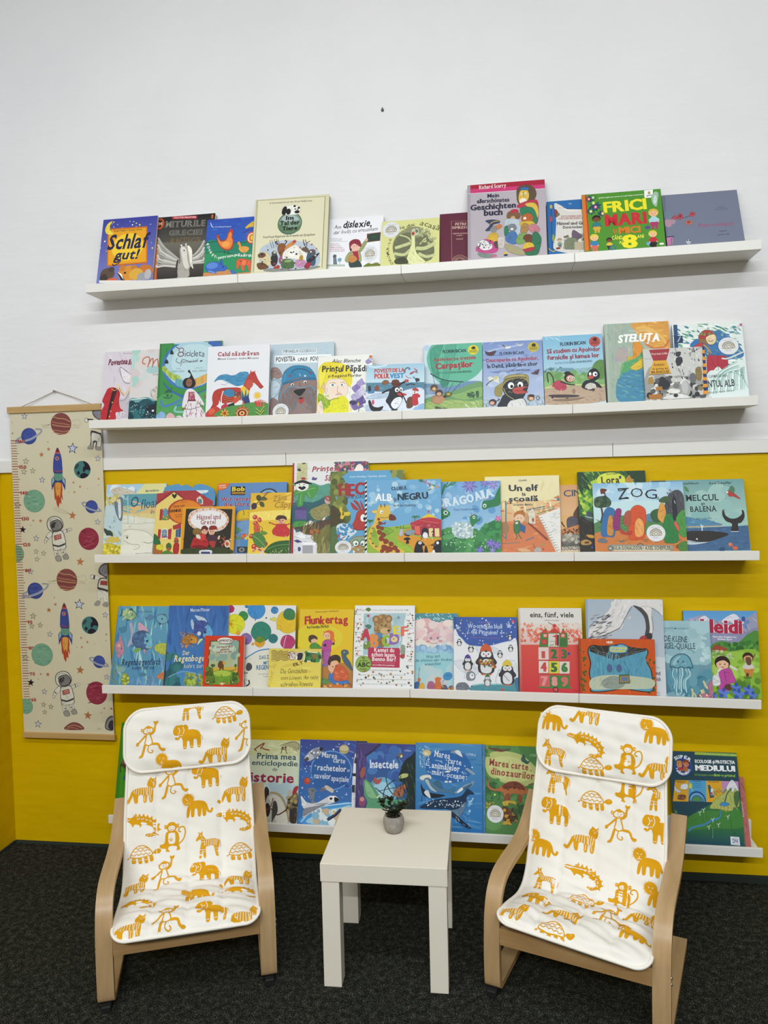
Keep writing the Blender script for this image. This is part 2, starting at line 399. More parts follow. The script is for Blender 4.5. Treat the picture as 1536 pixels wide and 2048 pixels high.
                s.poly([(x-h*.13, y-h*.28), (x-h*.02, y-h*.28), (x-h*.02, y-h*.5), (x-h*.12, y-h*.5)], bo); s.poly([(x+h*.13, y-h*.28), (x+h*.02, y-h*.28), (x+h*.03, y-h*.5), (x+h*.13, y-h*.5)], bo)
                s.poly(catmull([(x-h*.1, y+h*.12), (x+h*.1, y+h*.12), (x+h*.17, y-h*.3), (x-h*.17, y-h*.3)], 4, True), bo)
                s.poly(catmull([(x-h*.1, y+h*.12), (x+h*.1, y+h*.12), (x+h*.15, y-h*.12), (x-h*.15, y-h*.12)], 4, True), to)
                for g in (-1, 1): s.stroke([(x+g*h*.1, y+h*.06), (x+g*h*.2, y-h*.04), (x+g*h*.17, y-h*.13)], h*.035, to); s.ell(x+g*h*.17, y-h*.14, h*.035, h*.035, sk)
                s.ell(x, y+h*.34, r*1.12, r*1.05, ha); s.ell(x, y+h*.3, r*.9, r*.9, sk)
                s.poly(catmull([(x-r*.95, y+h*.33), (x-r*.6, y+h*.5), (x+r*.6, y+h*.5), (x+r*.95, y+h*.33), (x+r*.3, y+h*.41), (x-r*.4, y+h*.39)], 4, True), ha)
                for g in (-1, 1): s.ell(x+g*r*.35, y+h*.3, r*.09, r*.12, '2a2018', 0, 8)
                s.stroke([(x-r*.25, y+h*.22), (x, y+h*.205), (x+r*.25, y+h*.22)], r*.05, '8a4038')
            elif k == 'peng':
                n = [float(q)*U for q in w[3:]]; x, y, h = n
                for g in (-1, 1): s.poly(catmull([(x+g*h*.22, y+h*.12), (x+g*h*.36, y-h*.05), (x+g*h*.3, y-h*.15), (x+g*h*.2, y-h*.05)], 4, True), c); s.ell(x+g*h*.1, y-h*.46, h*.09, h*.04, 'c06a3a')
                s.poly(catmull([(x, y+h*.42), (x+h*.2, y+h*.3), (x+h*.28, y-h*.1), (x+h*.22, y-h*.42), (x-h*.22, y-h*.42), (x-h*.28, y-h*.1), (x-h*.2, y+h*.3)], 4, True), c)
                s.poly(catmull([(x, y+h*.05), (x+h*.18, y-h*.1), (x+h*.15, y-h*.4), (x-h*.15, y-h*.4), (x-h*.18, y-h*.1)], 4, True), 'd4d4d6')
                s.ell(x-h*.08, y+h*.2, h*.1, h*.1, 'dcdcde'); s.ell(x+h*.08, y+h*.2, h*.1, h*.1, 'dcdcde')
                for g in (-1, 1): s.ell(x+g*h*.08, y+h*.21, h*.022, h*.028, '16161a', 0, 8)
                s.poly([(x-h*.04, y+h*.18), (x+h*.04, y+h*.18), (x, y+h*.12)], 'c8482f')
                if w[2] != '-': s.poly(catmull([(x-h*.2, y+h*.28), (x-h*.12, y+h*.5), (x+h*.12, y+h*.5), (x+h*.2, y+h*.28), (x, y+h*.33)], 4, True), w[2]); s.ell(x, y+h*.52, h*.05, h*.05, w[2])
            elif k == 'fish':
                n = [float(q)*U for q in w[3:6]]; x, y, l = n; a = math.radians(float(w[6])); ca, sa = math.cos(a), math.sin(a)
                f = lambda P: [(x+(u*ca-v*sa)*l, y+(u*sa+v*ca)*l) for u, v in P]
                s.poly(catmull(f([(-.35, 0), (-.6, .25), (-.52, 0), (-.6, -.25)]), 4, True), w[2]); s.poly(catmull(f([(-.1, .25), (.05, .42), (.2, .25)]), 4, True), w[2]); s.poly(catmull(f([(-.1, -.25), (0, -.38), (.15, -.25)]), 4, True), w[2])
                s.poly(catmull(f([(-.4, 0), (-.1, .3), (.3, .26), (.5, 0), (.3, -.26), (-.1, -.3)]), 4, True), w[2]); s.poly(catmull(f([(-.36, 0), (-.1, .26), (.28, .22), (.46, 0), (.28, -.22), (-.1, -.26)]), 4, True), c)
    def into(s, mb_v, mb_f, mb_c, y):
        n = len(mb_v); mb_v += [(p[0], p[1]+y, p[2]) for p in s.v]; mb_f += [tuple(n+i for i in f) for f in s.f]; mb_c += s.c
def colour_mesh(name, vs, fs, cs, parent, mats, nbase=0, smooth=False):
    me = bpy.data.meshes.new(name); me.from_pydata(vs, [], fs)
    at = me.color_attributes.new('Col', 'FLOAT_COLOR', 'CORNER')
    flat = []
    for c in cs:
        for k in c: flat += (k[0], k[1], k[2], 1.0)
    at.data.foreach_set('color', flat)
    return link(name, me, parent, mats)
def solid(outline, y0, y1, col, vs, fs, cs):
    """prism of an x-z outline between y0 (front) and y1 (back)"""
    n = len(vs); N = len(outline); c = [lin(k) for k in col.split('>')]
    zs = [p[1] for p in outline]; lo, hi = min(zs), max(zs)
    cc = [tuple(c[-1][k]+(c[0][k]-c[-1][k])*(z-lo)/(hi-lo) for k in range(3)) for z in zs]
    vs += [(p[0], y0, p[1]) for p in outline] + [(p[0], y1, p[1]) for p in outline]
    for t in tessellate_polygon([[Vector((p[0], p[1], 0)) for p in outline]]):
        a, b, d = (outline[i] for i in t)
        if (b[0]-a[0])*(d[1]-a[1])-(b[1]-a[1])*(d[0]-a[0]) < 0: t = t[::-1]
        fs.append(tuple(n+i for i in t)); cs.append([cc[i] for i in t]); fs.append(tuple(n+N+i for i in reversed(t))); cs.append([cc[i] for i in reversed(t)])
    for i in range(N):
        j = (i+1) % N; fs.append((n+j, n+i, n+N+i, n+N+j)); cs.append([cc[j], cc[i], cc[i], cc[j]])
def dark(h, k=0.8): return ''.join('%02x' % int(int(h[i:i+2], 16)*k) for i in (0, 2, 4))
GROUPS = ['books on the top shelf', 'books on the second shelf', 'books on the third shelf', 'books on the fourth shelf', 'books on the bottom shelf']
def book(name, label, row, loc, w, h, t, lean, base, hard, sticker, outline, art):
    r = empty(name, loc, (-lean, 0, 0)); tag(r, label, 'book', GROUPS[row])
    rect = [(0, 0), (w, 0), (w, h), (0, h)]; ct = 0.0022 if hard else 0.0006
    vs, fs, cs = [], [], []
    ol = outline or rect; edge = '>'.join(dark(k) for k in base.split('>'))
    solid(ol, 0, ct, base, vs, fs, cs); solid(ol, t-ct, t, edge, vs, fs, cs)
    if not outline: solid([(0, 0), (0.002, 0), (0.002, h), (0, h)], ct, t-ct, edge, vs, fs, cs)
    a = Art(w, h, label); a.run(art); a.into(vs, fs, cs, 0)
    colour_mesh('cover', vs, fs, cs, r, [M_PRINT])
    g = 0.003 if hard else 0.0004
    b = MB()
    if outline:
        n = len(ol); cx = sum(p[0] for p in ol)/n; cz = sum(p[1] for p in ol)/n
        pg = [(cx+(p[0]-cx)*0.985, cz+(p[1]-cz)*0.985) for p in ol]; vv, ff, c2 = [], [], []; solid(pg, ct, t-ct, 'e2dccb', vv, ff, c2); b.add(vv, ff)
    else: b.box((0.0021, ct, g), (w-g, t-ct, h-g))
    b.build('pages', [M_PAGES], r)
    if sticker:
        x, z, rx, rz = sticker; vs, fs, cs = [], [], []; N = 28
        solid([(x+rx*math.cos(2*math.pi*k/N), z+rz*math.sin(2*math.pi*k/N)) for k in range(N)], -0.0002, 0, 'dedfe0', vs, fs, cs)
        s = Art(w, h, label+'s')
        for q, cc in ((0.62, '6a6350'), (0.52, 'b8a878'), (0.42, '77705c'), (0.32, 'c8bd94'), (0.2, '77705c')):
            s.stroke([(x+rx*q*math.cos(math.pi*k/10), z-rz*0.15+rz*q*1.05*math.sin(math.pi*k/10)) for k in range(11)], rx*0.035, cc)
        for k in range(7): s.ell(x+rx*(-0.55+k*0.18), z-rz*0.25, rx*0.12, rz*0.07, ['b8a878', '8a8268'][k % 2], 0, 10)
        for yy in (0.62, -0.45, -0.6): s.text('fundația comunitară' if yy > 0 else 'bibliotecă', x-rx*0.5, z+rz*yy, x+rx*0.5, z+rz*yy, rz*0.09, '6a6a64', 0, '-')
        s.into(vs, fs, cs, -0.0002)
        o = colour_mesh('sticker', vs, fs, cs, r, [M_PRINT]); o.location.y = -a.z-0.0001; o['label'] = 'round white sticker'
    return r
# ------------------------------------------------------------------ picture ledges: five rows of four
LX = [-0.160, 0.393, 0.943, 1.487, 2.042]
LROW = [[-0.1595, 0.3928, 0.9456, 1.4938, 2.0453], [-0.166, 0.3918, 0.938, 1.4823, 2.0352], [-0.1660, 0.3932, 0.9357, 1.4815, 2.0385], [-0.1582, 0.3996, 0.9438, 1.4913, 2.0437], [-0.1548, 0.396, 0.946, 1.4965, 2.0481]]
LZ = [[2.0258, 2.0258, 2.0204, 2.0218, 2.024], [1.5571, 1.5518, 1.551, 1.5499, 1.5557], [1.0849, 1.0832, 1.082, 1.0803, 1.0795], [0.6188, 0.6212, 0.627, 0.6219, 0.6136], [0.1477, 0.147, 0.1455, 0.1435, 0.1419]]
RN = ['top', 'second', 'third', 'fourth', 'bottom']; SN = ['left end', 'second from left', 'third from left', 'right end']
for r in range(5):
    for k in range(4):
        xa, xb = LROW[r][k]+0.0006, LROW[r][k+1]-0.0006; za, zb_ = LZ[r][k], LZ[r][k+1]; L = xb-xa
        e = empty('picture_ledge', (xa, 0, za), (0, -math.atan2(zb_-za, L), 0))
        tag(e, 'white picture ledge, %s of the %s row' % (SN[k], RN[r]) if 0 < k < 3 else 'white picture ledge at the %s of the %s row' % (SN[k], RN[r]), 'shelf', 'white picture ledges')
        MB().box((0, -0.1104, 0), (L, -0.0125, 0.0098)).build('shelf_board', [M_LEDGE], e)
        MB().box((0, -0.120, 0), (L, -0.1105, 0.029)).build('front_lip', [M_LEDGE], e, bevel=0.0012)
        MB().box((0, -0.0124, 0), (L, 0, 0.070)).build('back_plate', [M_LEDGE], e, bevel=0.0012)

# ------------------------------------------------------------------ the books: art in half millimetres from the lower left corner of each cover
book('picture_book','dark blue night-sky book with yellow title panel and crescent moon, leftmost on top shelf',0,(-0.1290,-0.1030,2.0397),0.2051,0.2731,0.0100,0.2730,'3a3f97>7a80c0',False,None,None,"""Y ffffff,e8e08a 30 -17 561 397 290 3.0 6.0
Y d8d070 10 -17 561 420 48 5.0 8.1
P c8691f 39 471 339 467 367 176 65 172
P e8a31a 50 460 332 456 357 188 73 183
E f5cb36 206 315 118 108
S f3d64c 71 530 37 511 22 469 31 437 64 420 93 430 67 450 55 492
E 7a5a20 60 463 5 4
T 4a3418 0.01 - 14 90 443 301 439|Birgit Fabini + Kunny Wolf
T 1b2147 0.03 i 114 50 305 350 302|Schlaf
T 1b2147 0.03 i 74 111 221 288 218|gut!
L 1b2147 4 115 220 147 269 163 207 120 175 107 191
E 5d4a3e 76 112 54 49
E 4d3c34 102 146 24 20
E 3f332d 50 84 29 30
E d8613c 116 59 39 22
E c8732c 351 117 60 50
E d98f30 232 109 78 59
E c97d28 184 150 25 24
E c97d28 271 148 23 22
E dca83c 291 97 53 45
E 2a1c10 207 113 9 8
E 9b9ba2 341 73 41 34
E b7b4b4 378 91 25 40
P 1e1a1a 148 117 195 84 213 52 189 49
P f2efe8 155 122 184 104 203 58
P e9e4dc 19 68 437 39 439 19 22 48""")
book('picture_book','black and grey book with a white winged horse, on the top shelf',0,(0.0722,-0.0900,2.0403),0.2110,0.2700,0.0120,0.2775,'141316>7b776a',False,None,None,"""P 6f6a5f>2c2724 2 339 410 327 430 53 18 54
P d2602a -15 551 -4 550 31 53 14 54
P d2602a 395 530 409 529 407 499 395 502
E c4531f 17 489 31 44
E 3a2018 15 490 22 31
T e0a080 0.03 - 27 3 475 33 475|M
P b3283c 102 542 289 531 291 506 105 518
T f4dcd8 0.02 - 12 118 523 281 515|CALATOR PRIN ISTORIE
L b5b2a8 7 183 193 121 248 57 309 12 379
L 9a978e 7 183 186 116 236 53 289 14 352
L cfccc2 7 184 179 111 224 49 269 15 326
L b5b2a8 7 185 171 106 213 45 249 17 299
L 9a978e 7 185 164 102 201 42 229 18 272
L cfccc2 7 186 157 97 189 38 209 20 246
L b5b2a8 7 186 150 92 177 34 189 21 219
L 9a978e 7 187 143 88 166 30 169 23 193
L cfccc2 7 188 136 83 154 26 149 24 166
L bdbab0 7 267 206 303 234 337 282 357 331
L 8e8b82 7 268 198 308 222 342 261 359 304
L d5d2c8 7 269 190 313 209 346 241 361 278
L bdbab0 7 269 182 318 197 351 220 363 252
L 8e8b82 7 270 174 322 184 355 200 365 225
L d5d2c8 7 271 166 327 172 360 179 367 199
L bdbab0 7 271 158 332 159 364 159 369 173
S aca79c 181 274 203 297 242 289 260 237 281 155 265 116 265 57 181 53 179 123 193 182
S d9d5ca 187 284 213 292 236 259 245 198 262 132 241 118 220 145 207 191
S f0ead6 236 300 272 267 281 175 294 114 267 156 255 217
E 2a2622 215 263 6 5
L 3a3632 7 175 193 170 123 180 58
P e0dcd0 182 309 197 313 199 283
P e0dcd0 216 310 227 321 234 288
T a9a69c 0.035 s 46 58 458 355 445|MITURILE
T 5a574f 0 s 46 58 458 355 445|MITURILE
T 97948a 0.035 s 39 89 391 339 379|GRECIEI
T 57544c 0 s 39 89 391 339 379|GRECIEI
T 8f7a52 0.035 s 39 96 329 327 317|ANTICE
T 5b4a30 0 s 39 96 329 327 317|ANTICE""")
book('picture_book','blue and green book with an orange hen, left of the tall cream book',0,(0.2622,-0.1030,2.0395),0.1686,0.2396,0.0090,0.2768,'2e4fae>2a6cc0',False,None,None,"""X 274aa6,2f63bd,3a78cc,2546a0 40 0 484 341 294 57 7.7 -5
S 1f8064 0 302 117 307 221 284 351 289 347 37 0 48
S 2a8f5c 1 221 113 227 227 194 346 204 347 37 0 48
L 123f38 2 6 221 113 224 227 194 347 195
L 123f38 2 0 302 117 307 221 284 351 289
S c98b54 1 72 87 71 170 85 236 55 346 57 343 38 0 47
P 3a6cb0 189 73 216 81 246 47 204 48
S b4452a 74 351 90 355 107 313 144 320 159 374 177 386 195 366 191 336 203 300 196 246 159 231 116 252 90 294
S e9853f 82 343 108 305 146 312 164 367 178 373 187 352 185 332 196 298 186 255 159 241 120 260 93 299
E f0a24c 147 280 28 22
S d03a2c 168 384 176 398 194 379 183 367
K 112233 2 141 235 141 200
K 112233 2 164 233 171 198
S e3a04a 229 283 244 292 260 256 288 254 317 237 300 208 263 209 241 237 243 257
P d0602a 227 272 242 277 243 262
S 3a62b8 11 116 30 144 81 150 115 141 118 162 132 161 137 126 168 104 152 76 96 77 88 61 40 74 15 96
E 5b86d0 60 122 42 25
P 2c50a0 116 163 121 162 130 122 117 125
E 111122 140 109 5 5
L 6f97d8 5 35 84 68 72 88 61
S d9603a 231 134 243 158 280 160 313 148 334 141 336 68 323 67 311 104 293 105 292 71 272 72 262 112 250 103 249 84 236 92
E e8784a 285 128 17 20
E 222222 260 142 4 4
S d9b03a 279 400 314 432 346 445 348 404 307 397 289 389
L 4a2a18 2 263 356 299 373 336 383
E c33a30 330 315 39 48
E e8dca0 330 315 30 38
E d8742a 332 315 22 30
E f0c040 334 315 13 18
L f4f0e0 2 24 457 34 430 47 419
T e8e8f0 0 - 10 52 417 175 410|roxana mihaila gabriel popovici
T f4f4ec 0.02 - 17 6 283 21 276|P
T f4f4ec 0.02 - 17 13 262 29 255|O
T f4f4ec 0.02 - 17 20 240 36 232|V
T f4f4ec 0.02 - 17 33 221 49 213|E
T f4f4ec 0.02 - 17 48 202 63 194|Ș
T f4f4ec 0.02 - 17 64 186 79 179|T
T f4f4ec 0.02 - 17 77 179 93 172|I
T f4f4ec 0.015 j 22 99 170 209 181|pentru toate
T f4f4ec 0.015 j 22 214 185 349 167|păsările""")
book('picture_book','tall cream book with a green globe title and a crowd of animals',0,(0.4317,-0.1030,2.0406),0.2611,0.3040,0.0140,0.2834,'d8d3ae',True,None,None,"""K 7f7c5c 2 14 602 494 591 493 47
K 7f7c5c 2 14 602 20 49
K b9b48c 3 7 613 14 44
P e0dab9 19 599 492 588 490 49 25 51
K 8a8766 1 492 588 490 49
T 3a3a30 0.012 s 13 103 568 402 560|In Zusammenarbeit mit dem World Wildlife Fund
E 4a6b52 254 403 86 87
E 7e9a80 254 403 79 79
S 5e7d5c 179 399 217 376 290 365 333 386 319 342 256 324 200 347
S a8b8b4 194 448 230 470 286 461 319 427 270 417 214 421
S efece2 195 519 213 543 249 545 291 541 318 518 321 483 304 469 267 467 230 470 202 478
S 1c1b1b 194 484 200 524 219 539 228 516 216 472
E 1c1b1b 240 495 17 24
E 1c1b1b 282 534 9 8
E 1c1b1b 312 519 8 9
E 1c1b1b 301 488 18 12
E 1c1b1b 288 511 6 5
E 1c1b1b 305 506 5 5
T 16140f 0.05 s 28 225 433 280 431|Im
T 16140f 0.05 s 32 186 392 324 391|Tal der
T 16140f 0.05 s 32 204 351 309 350|Tiere
T 3a3a2e 0.02 s 16 72 303 435 296|Fred Feuerflügel und die Freunde aus Spiegelsee
S b9c4cf 52 209 122 263 213 276 322 262 423 225 471 157 457 61 288 44 88 59
S 8a8f8a 88 59 160 68 306 48 457 63 466 50 316 30 134 44
K 2e2a26 2 119 284 139 220
K 2e2a26 2 133 288 153 224
K 2e2a26 2 150 291 170 228
K 2e2a26 2 166 292 186 229
K 2e2a26 2 178 284 197 221
S d9cba0 40 171 71 198 113 185 138 133 132 95 96 78 59 90 70 129
E 6b4a34 70 173 28 20
S 6e4a2c 39 111 85 113 124 76 60 66
E 2f2c2c 159 132 26 51
E 4a4640 156 181 18 20
S 8a5630 180 199 187 248 228 245 241 175 221 127
L 3a2a1c 4 180 244 163 265 172 274
L 3a2a1c 4 228 245 239 264 226 275
S d08a44 226 206 251 243 286 265 305 259 271 212 245 175
E b6463a 294 260 13 12
E a2558a 204 128 13 30
S ece7da 218 177 252 213 306 234 344 196 391 153 375 106 320 120 265 134 221 127
E f4f0e6 282 172 27 28
E 222222 272 180 5 6
E 222222 292 181 5 6
S 4f6b44 208 99 225 132 284 122 300 82 287 59 224 63
E 8aa46a 257 115 27 10
S c48ab0 308 91 320 120 365 116 380 86 359 63 323 66
E b08c38 347 132 14 22
S 6a5648 344 196 361 210 388 203 399 172 372 175
K 4a3c30 3 375 204 359 244 354 270
K 4a3c30 3 378 204 382 243 404 256
K 4a3c30 3 374 229 360 240
K 4a3c30 3 383 233 367 269
S 3f5a74 390 163 407 189 439 184 445 140 443 72 403 75 383 115
E 5a5450 417 169 22 20
E ffffff 412 173 5 6
S a02c3c 372 62 393 100 419 83 395 46
S 2a2a2e 392 114 462 158 466 148 411 93
Y 2a2624,7a4a30,c8c0a8,9a3a34,3a4c38 40 51 229 458 51 2.8 8.3
E b0392c 187 76 15 14
E b0392c 169 72 11 10""")
book('picture_book','white book with a girl in a red hat pointing at a blackboard',0,(0.6894,-0.0847,2.0360),0.1880,0.2260,0.0060,0.3367,'eeedf0',False,(0.1453,0.0776,0.0265,0.0323),None,"""T 2a2a2a 0 ij 31 35 371 83 372|Am
T 151515 0.03 ij 54 96 374 294 374|dislexie,
T 3a3a3a 0 ij 29 33 329 336 338|dar învăț cu entuziasm
P 999999 10 277 137 267 137 265 11 275
T 555555 0 - 8 14 293 91 288|Povești pentru copii
T 555555 0 - 8 15 281 92 277|cu un capitol special
T a8525a 0.01 - 8 12 251 75 247|LOREDANA POPA
T a8525a 0.01 - 8 12 237 88 232|SANDEI VIZITA LA SCOALA
T a8525a 0.01 - 8 13 223 101 216|PRIMELE INTREBARI
T a8525a 0.01 - 8 14 208 115 201|DISLEXIA PE INTELES TUTURORI
T a8525a 0.01 - 8 15 194 115 187|SFATURI PENTRU PARINTI
P b9c2b2 0 96 123 87 124 70 0 80
E 555e64 50 156 13 14
P 6e7a84 40 144 62 145 70 91 43 92
E 7aa6c0 85 125 14 16
K 7aa6c0 2 86 110 89 89
P 7a4a30 265 315 360 321 357 252 265 247
P 33483a 270 308 355 315 351 257 270 253
T 4a6250 0 - 10 293 282 333 284|dislexie
S 9aa06a 211 206 236 240 258 269 271 258 251 208 225 173
E e0b09a 264 268 10 12
S a3a573 121 122 141 171 176 194 216 186 231 149 234 103 211 93 144 98
P a72f44 169 184 207 186 219 114 192 115
E e9b8a4 188 224 38 41
S 8e3040 148 222 148 258 177 278 213 270 228 236 224 216 183 245 158 226 158 190 151 201
S 3a4a48 155 120 210 115 238 58 159 61
S c98a4a 147 130 159 155 191 147 205 116 175 96 153 105
E 7a4a40 179 224 4 3
E 7a4a40 197 225 4 3
E 4a2c24 159 198 7 10
S 7e8a3a 251 64 282 85 304 76 339 85 366 63 366 55 260 58
L 55602a 2 256 67 304 70 364 65""")
book('picture_book','pale yellow book with a grey looping-roads drawing and a round white sticker',0,(0.8737,-0.1030,2.0345),0.1941,0.2014,0.0060,0.3760,'d9d891',False,(0.0326,0.1654,0.0291,0.0316),None,"""E 8f916a 215 192 138 153
S 6f7256 84 224 126 283 187 299 240 253 292 269 344 202 354 119 312 62 141 63 92 120
L c9cc92 12 94 182 163 202 197 215
L c9cc92 11 87 141 156 125 199 163
L c9cc92 14 361 201 293 165 233 170
L c9cc92 11 362 108 303 98 251 128
L c9cc92 5 122 284 179 258 206 214
L c9cc92 5 301 247 258 199
S e2e3a8 201 277 224 275 228 191 242 128 299 51 179 56 190 153 204 214
S c7c8a8 201 308 206 324 225 332 247 325 253 293 240 271 201 272
E b0382c 213 289 10 14
E 74766a 237 305 10 13
L 8a8c78 4 221 338 230 321
Y d9d891,b4b78a,9fa17c 26 256 335 361 201 5.2 13.9
X 55583f,a9ab82,e2e3a8 60 81 319 355 48 35 1.8 -40
S 4c4f3a 97 89 157 105 184 57 106 56
T 4b4c34 0.01 - 17 89 64 71 81|D
T 4b4c34 0.01 - 17 75 86 62 104|R
T 4b4c34 0.01 - 17 66 110 55 128|U
T 4b4c34 0.01 - 18 61 135 51 154|M
T 4b4c34 0.01 - 18 58 159 51 180|U
T 4b4c34 0.01 - 18 57 183 52 194|R
T 4b4c34 0.01 - 18 59 197 55 219|I
T 4b4c34 0.01 - 18 63 221 59 239|L
T 4b4c34 0.01 - 18 68 241 71 262|E
T 4b4c34 0.01 j 27 121 328 225 350|te duc
T 4b4c34 0 j 42 254 356 382 296|acasă""")
book('storybook','plain maroon hardcover with small gold lettering, half behind the tall pink-banded book',0,(1.0681,-0.0847,2.0381),0.0994,0.2046,0.0200,0.3010,'5f2436',True,None,None,"""K c9a890 1 206 341 77 350 80 53
T d8b8a8 0.02 s 19 102 316 176 312|PETRE
T d8b8a8 0.02 s 17 83 292 206 285|ISPIRESCU
T d0b0a0 0.01 - 11 85 252 193 246|Legende sau basmele
T d0b0a0 0.01 - 9 109 236 150 234|românilor
T d0b0a0 0.01 - 9 107 208 152 207|Volumul II
K c9a890 1 147 48 174 46
K c9a890 1 147 51 173 54
K c9a890 1 146 54 170 62
K c9a890 1 144 57 165 68
K c9a890 1 141 59 158 75
K c9a890 1 138 61 150 79
K c9a890 1 134 62 140 83
K c9a890 1 131 63 131 84
K c9a890 1 127 63 121 84
K c9a890 1 123 62 112 82
K c9a890 1 120 61 103 79
K c9a890 1 117 59 96 74
K c9a890 1 115 57 91 68
K c9a890 1 114 54 88 61
K c9a890 1 114 51 86 53
L c9a890 1 81 53 94 78 131 91 166 76 183 55""")
book('picture_book','tall grey-lilac picture book with a crimson and pink top band and costumed animals',0,(1.1607,-0.1030,2.0368),0.2512,0.2983,0.0140,0.2889,'b6acb3',True,None,None,"""P c93a72 -1 599 504 594 505 528 -1 534
P a82038 -1 599 504 594 502 558 -1 566
P a59ba3 -1 599 20 599 20 47 1 48
K e8dce0 2 -1 533 505 526
T f0e4e0 0.02 s 27 78 561 254 562|Richard Scarry
T 2c2a3e 0.05 - 28 131 491 206 490|Mein
T 2c2a3e 0.05 - 31 63 456 271 450|allerschönstes
T 2c2a3e 0.06 - 41 20 405 312 402|Geschichten
T 2c2a3e 0.06 - 45 107 358 225 355|buch
S 5f4d38 320 495 325 543 359 565 409 560 441 523 444 474 414 428 364 413 327 436
S d8b24a 341 517 366 530 395 517 398 468 372 427 343 424 331 464
E ece4d0 360 447 23 21
S 3a68a8 341 532 363 550 396 542 396 525
E ffffff 353 497 6 8
E ffffff 376 499 6 8
E 222222 354 496 3 4
E 222222 376 498 3 4
S b9374c 322 417 352 433 406 448 448 444 458 390 451 290 434 272 420 359 363 393 326 397
S d8b84a 372 422 430 426 454 385 452 318 423 302 404 380
S 2f7a56 342 395 421 388 448 299 426 273 353 327
S 7a5a3c 253 335 262 369 296 380 333 362 341 328 311 306 270 310
E b03040 303 375 27 15
E c8a878 293 327 15 12
S b9c4cc 240 308 278 322 332 305 339 232 317 196 243 212
S 2f7a56 237 260 260 267 263 196 238 198
S b8602c 344 308 358 341 395 352 419 326 414 293 369 287
E efe6d8 368 316 10 10
S d0b03c 340 290 410 293 430 263 400 227 343 260
S 7c8088 258 249 269 276 302 278 314 244 284 222
E e8e4e0 285 244 10 8
S 4a74a8 242 183 264 219 309 220 320 148 291 132 250 154
S a8824a 339 232 356 279 389 266 379 210 350 203
S 7aa05a 308 159 334 204 375 205 369 144 324 129
S c07a84 388 247 410 269 446 257 462 222 432 196 400 218
S 2f7250 367 51 377 115 399 170 433 215 468 165 458 90 436 45
S 6b3f2a 354 174 371 196 403 194 411 160 398 133 377 134 365 154
S d8b83a 352 117 377 139 410 132 422 107 413 84 356 89
S b03040 339 85 417 103 417 79 363 71
S a79f78 233 136 291 122 347 90 363 51 314 55 257 87
S 33425e 115 318 153 325 186 320 205 313 207 296 165 285 152 248 114 246 144 287
L c89a3c 3 144 292 169 309 203 311
S 8a8a86 143 249 165 276 190 273 189 245 168 227
S c87a44 181 274 207 286 223 271 198 249
S cfa83a 126 173 143 220 185 226 197 187 184 159
S c24a86 75 158 109 184 167 161 195 101 149 77 54 103
S e6e2e0 65 159 101 180 154 143 150 110 100 104 67 135
Y 2a2a3a 26 69 173 150 110 3.3 4.2
S 5a4a44 167 151 188 164 208 129 183 112
P cfc4bc 192 187 234 193 233 108 195 111
X 6a6260 16 194 185 231 112 25 1.7 -85
S 7d8c82 66 88 133 73 182 65 149 47 83 57
E c06a80 166 57 22 8
E d8b83a 242 67 15 13
E 33425e 242 58 13 8""")
book('picture_book','blue-framed fairy tale book with a white scroll panel, on the top shelf',0,(1.4169,-0.0910,2.0374),0.1768,0.2257,0.0120,0.3388,'2a6aa8',True,None,None,"""K 17406e 3 29 431 24 70
E c8b04a 28 411 8 16
E b04a4a 23 316 8 24
E 8aa04a 34 171 8 29
L c8b04a 3 0 96 32 69 49 92
T e8e8e0 0.03 - 20 128 417 177 417|~
S d8d3cc 49 429 82 421 142 375 216 373 242 391 355 381 337 54 52 72 49 190 57 308
P d8d3cc 60 388 354 361 338 59 55 77
K e8e4dc 5 74 409 142 368 220 368
T 555555 0 - 9 77 396 224 368|aus der großen Sammlung
S 8a3a44 48 389 68 372 71 337 50 329
E 6a7a4a 71 347 10 14
T a4544c 0.02 - 14 87 323 215 316|DEUTSCHE MÄRCHEN
T a4544c 0.02 - 14 70 307 262 298|VON DEN BRÜDERN GRIMM
T 2a2624 0.04 s 22 60 268 276 254|Hänsel und Gretel
T 2a2624 0.04 s 19 97 237 216 231|Dornröschen
kid d8b8a0 8a7a4a 7aa08a 6a6a6a 73 129 68
Y 8a8a70,6a6a58,a8a490,7a6a5a,9a9ab0 50 102 185 226 78 4.9 13.0
S 6a5a6a 150 181 160 220 192 197 215 166 165 141
S 7d8468 99 127 133 163 181 149 186 81 114 82
P b8aa92 164 131 225 126 222 66 162 71
E 8a3a34 61 91 15 8""")
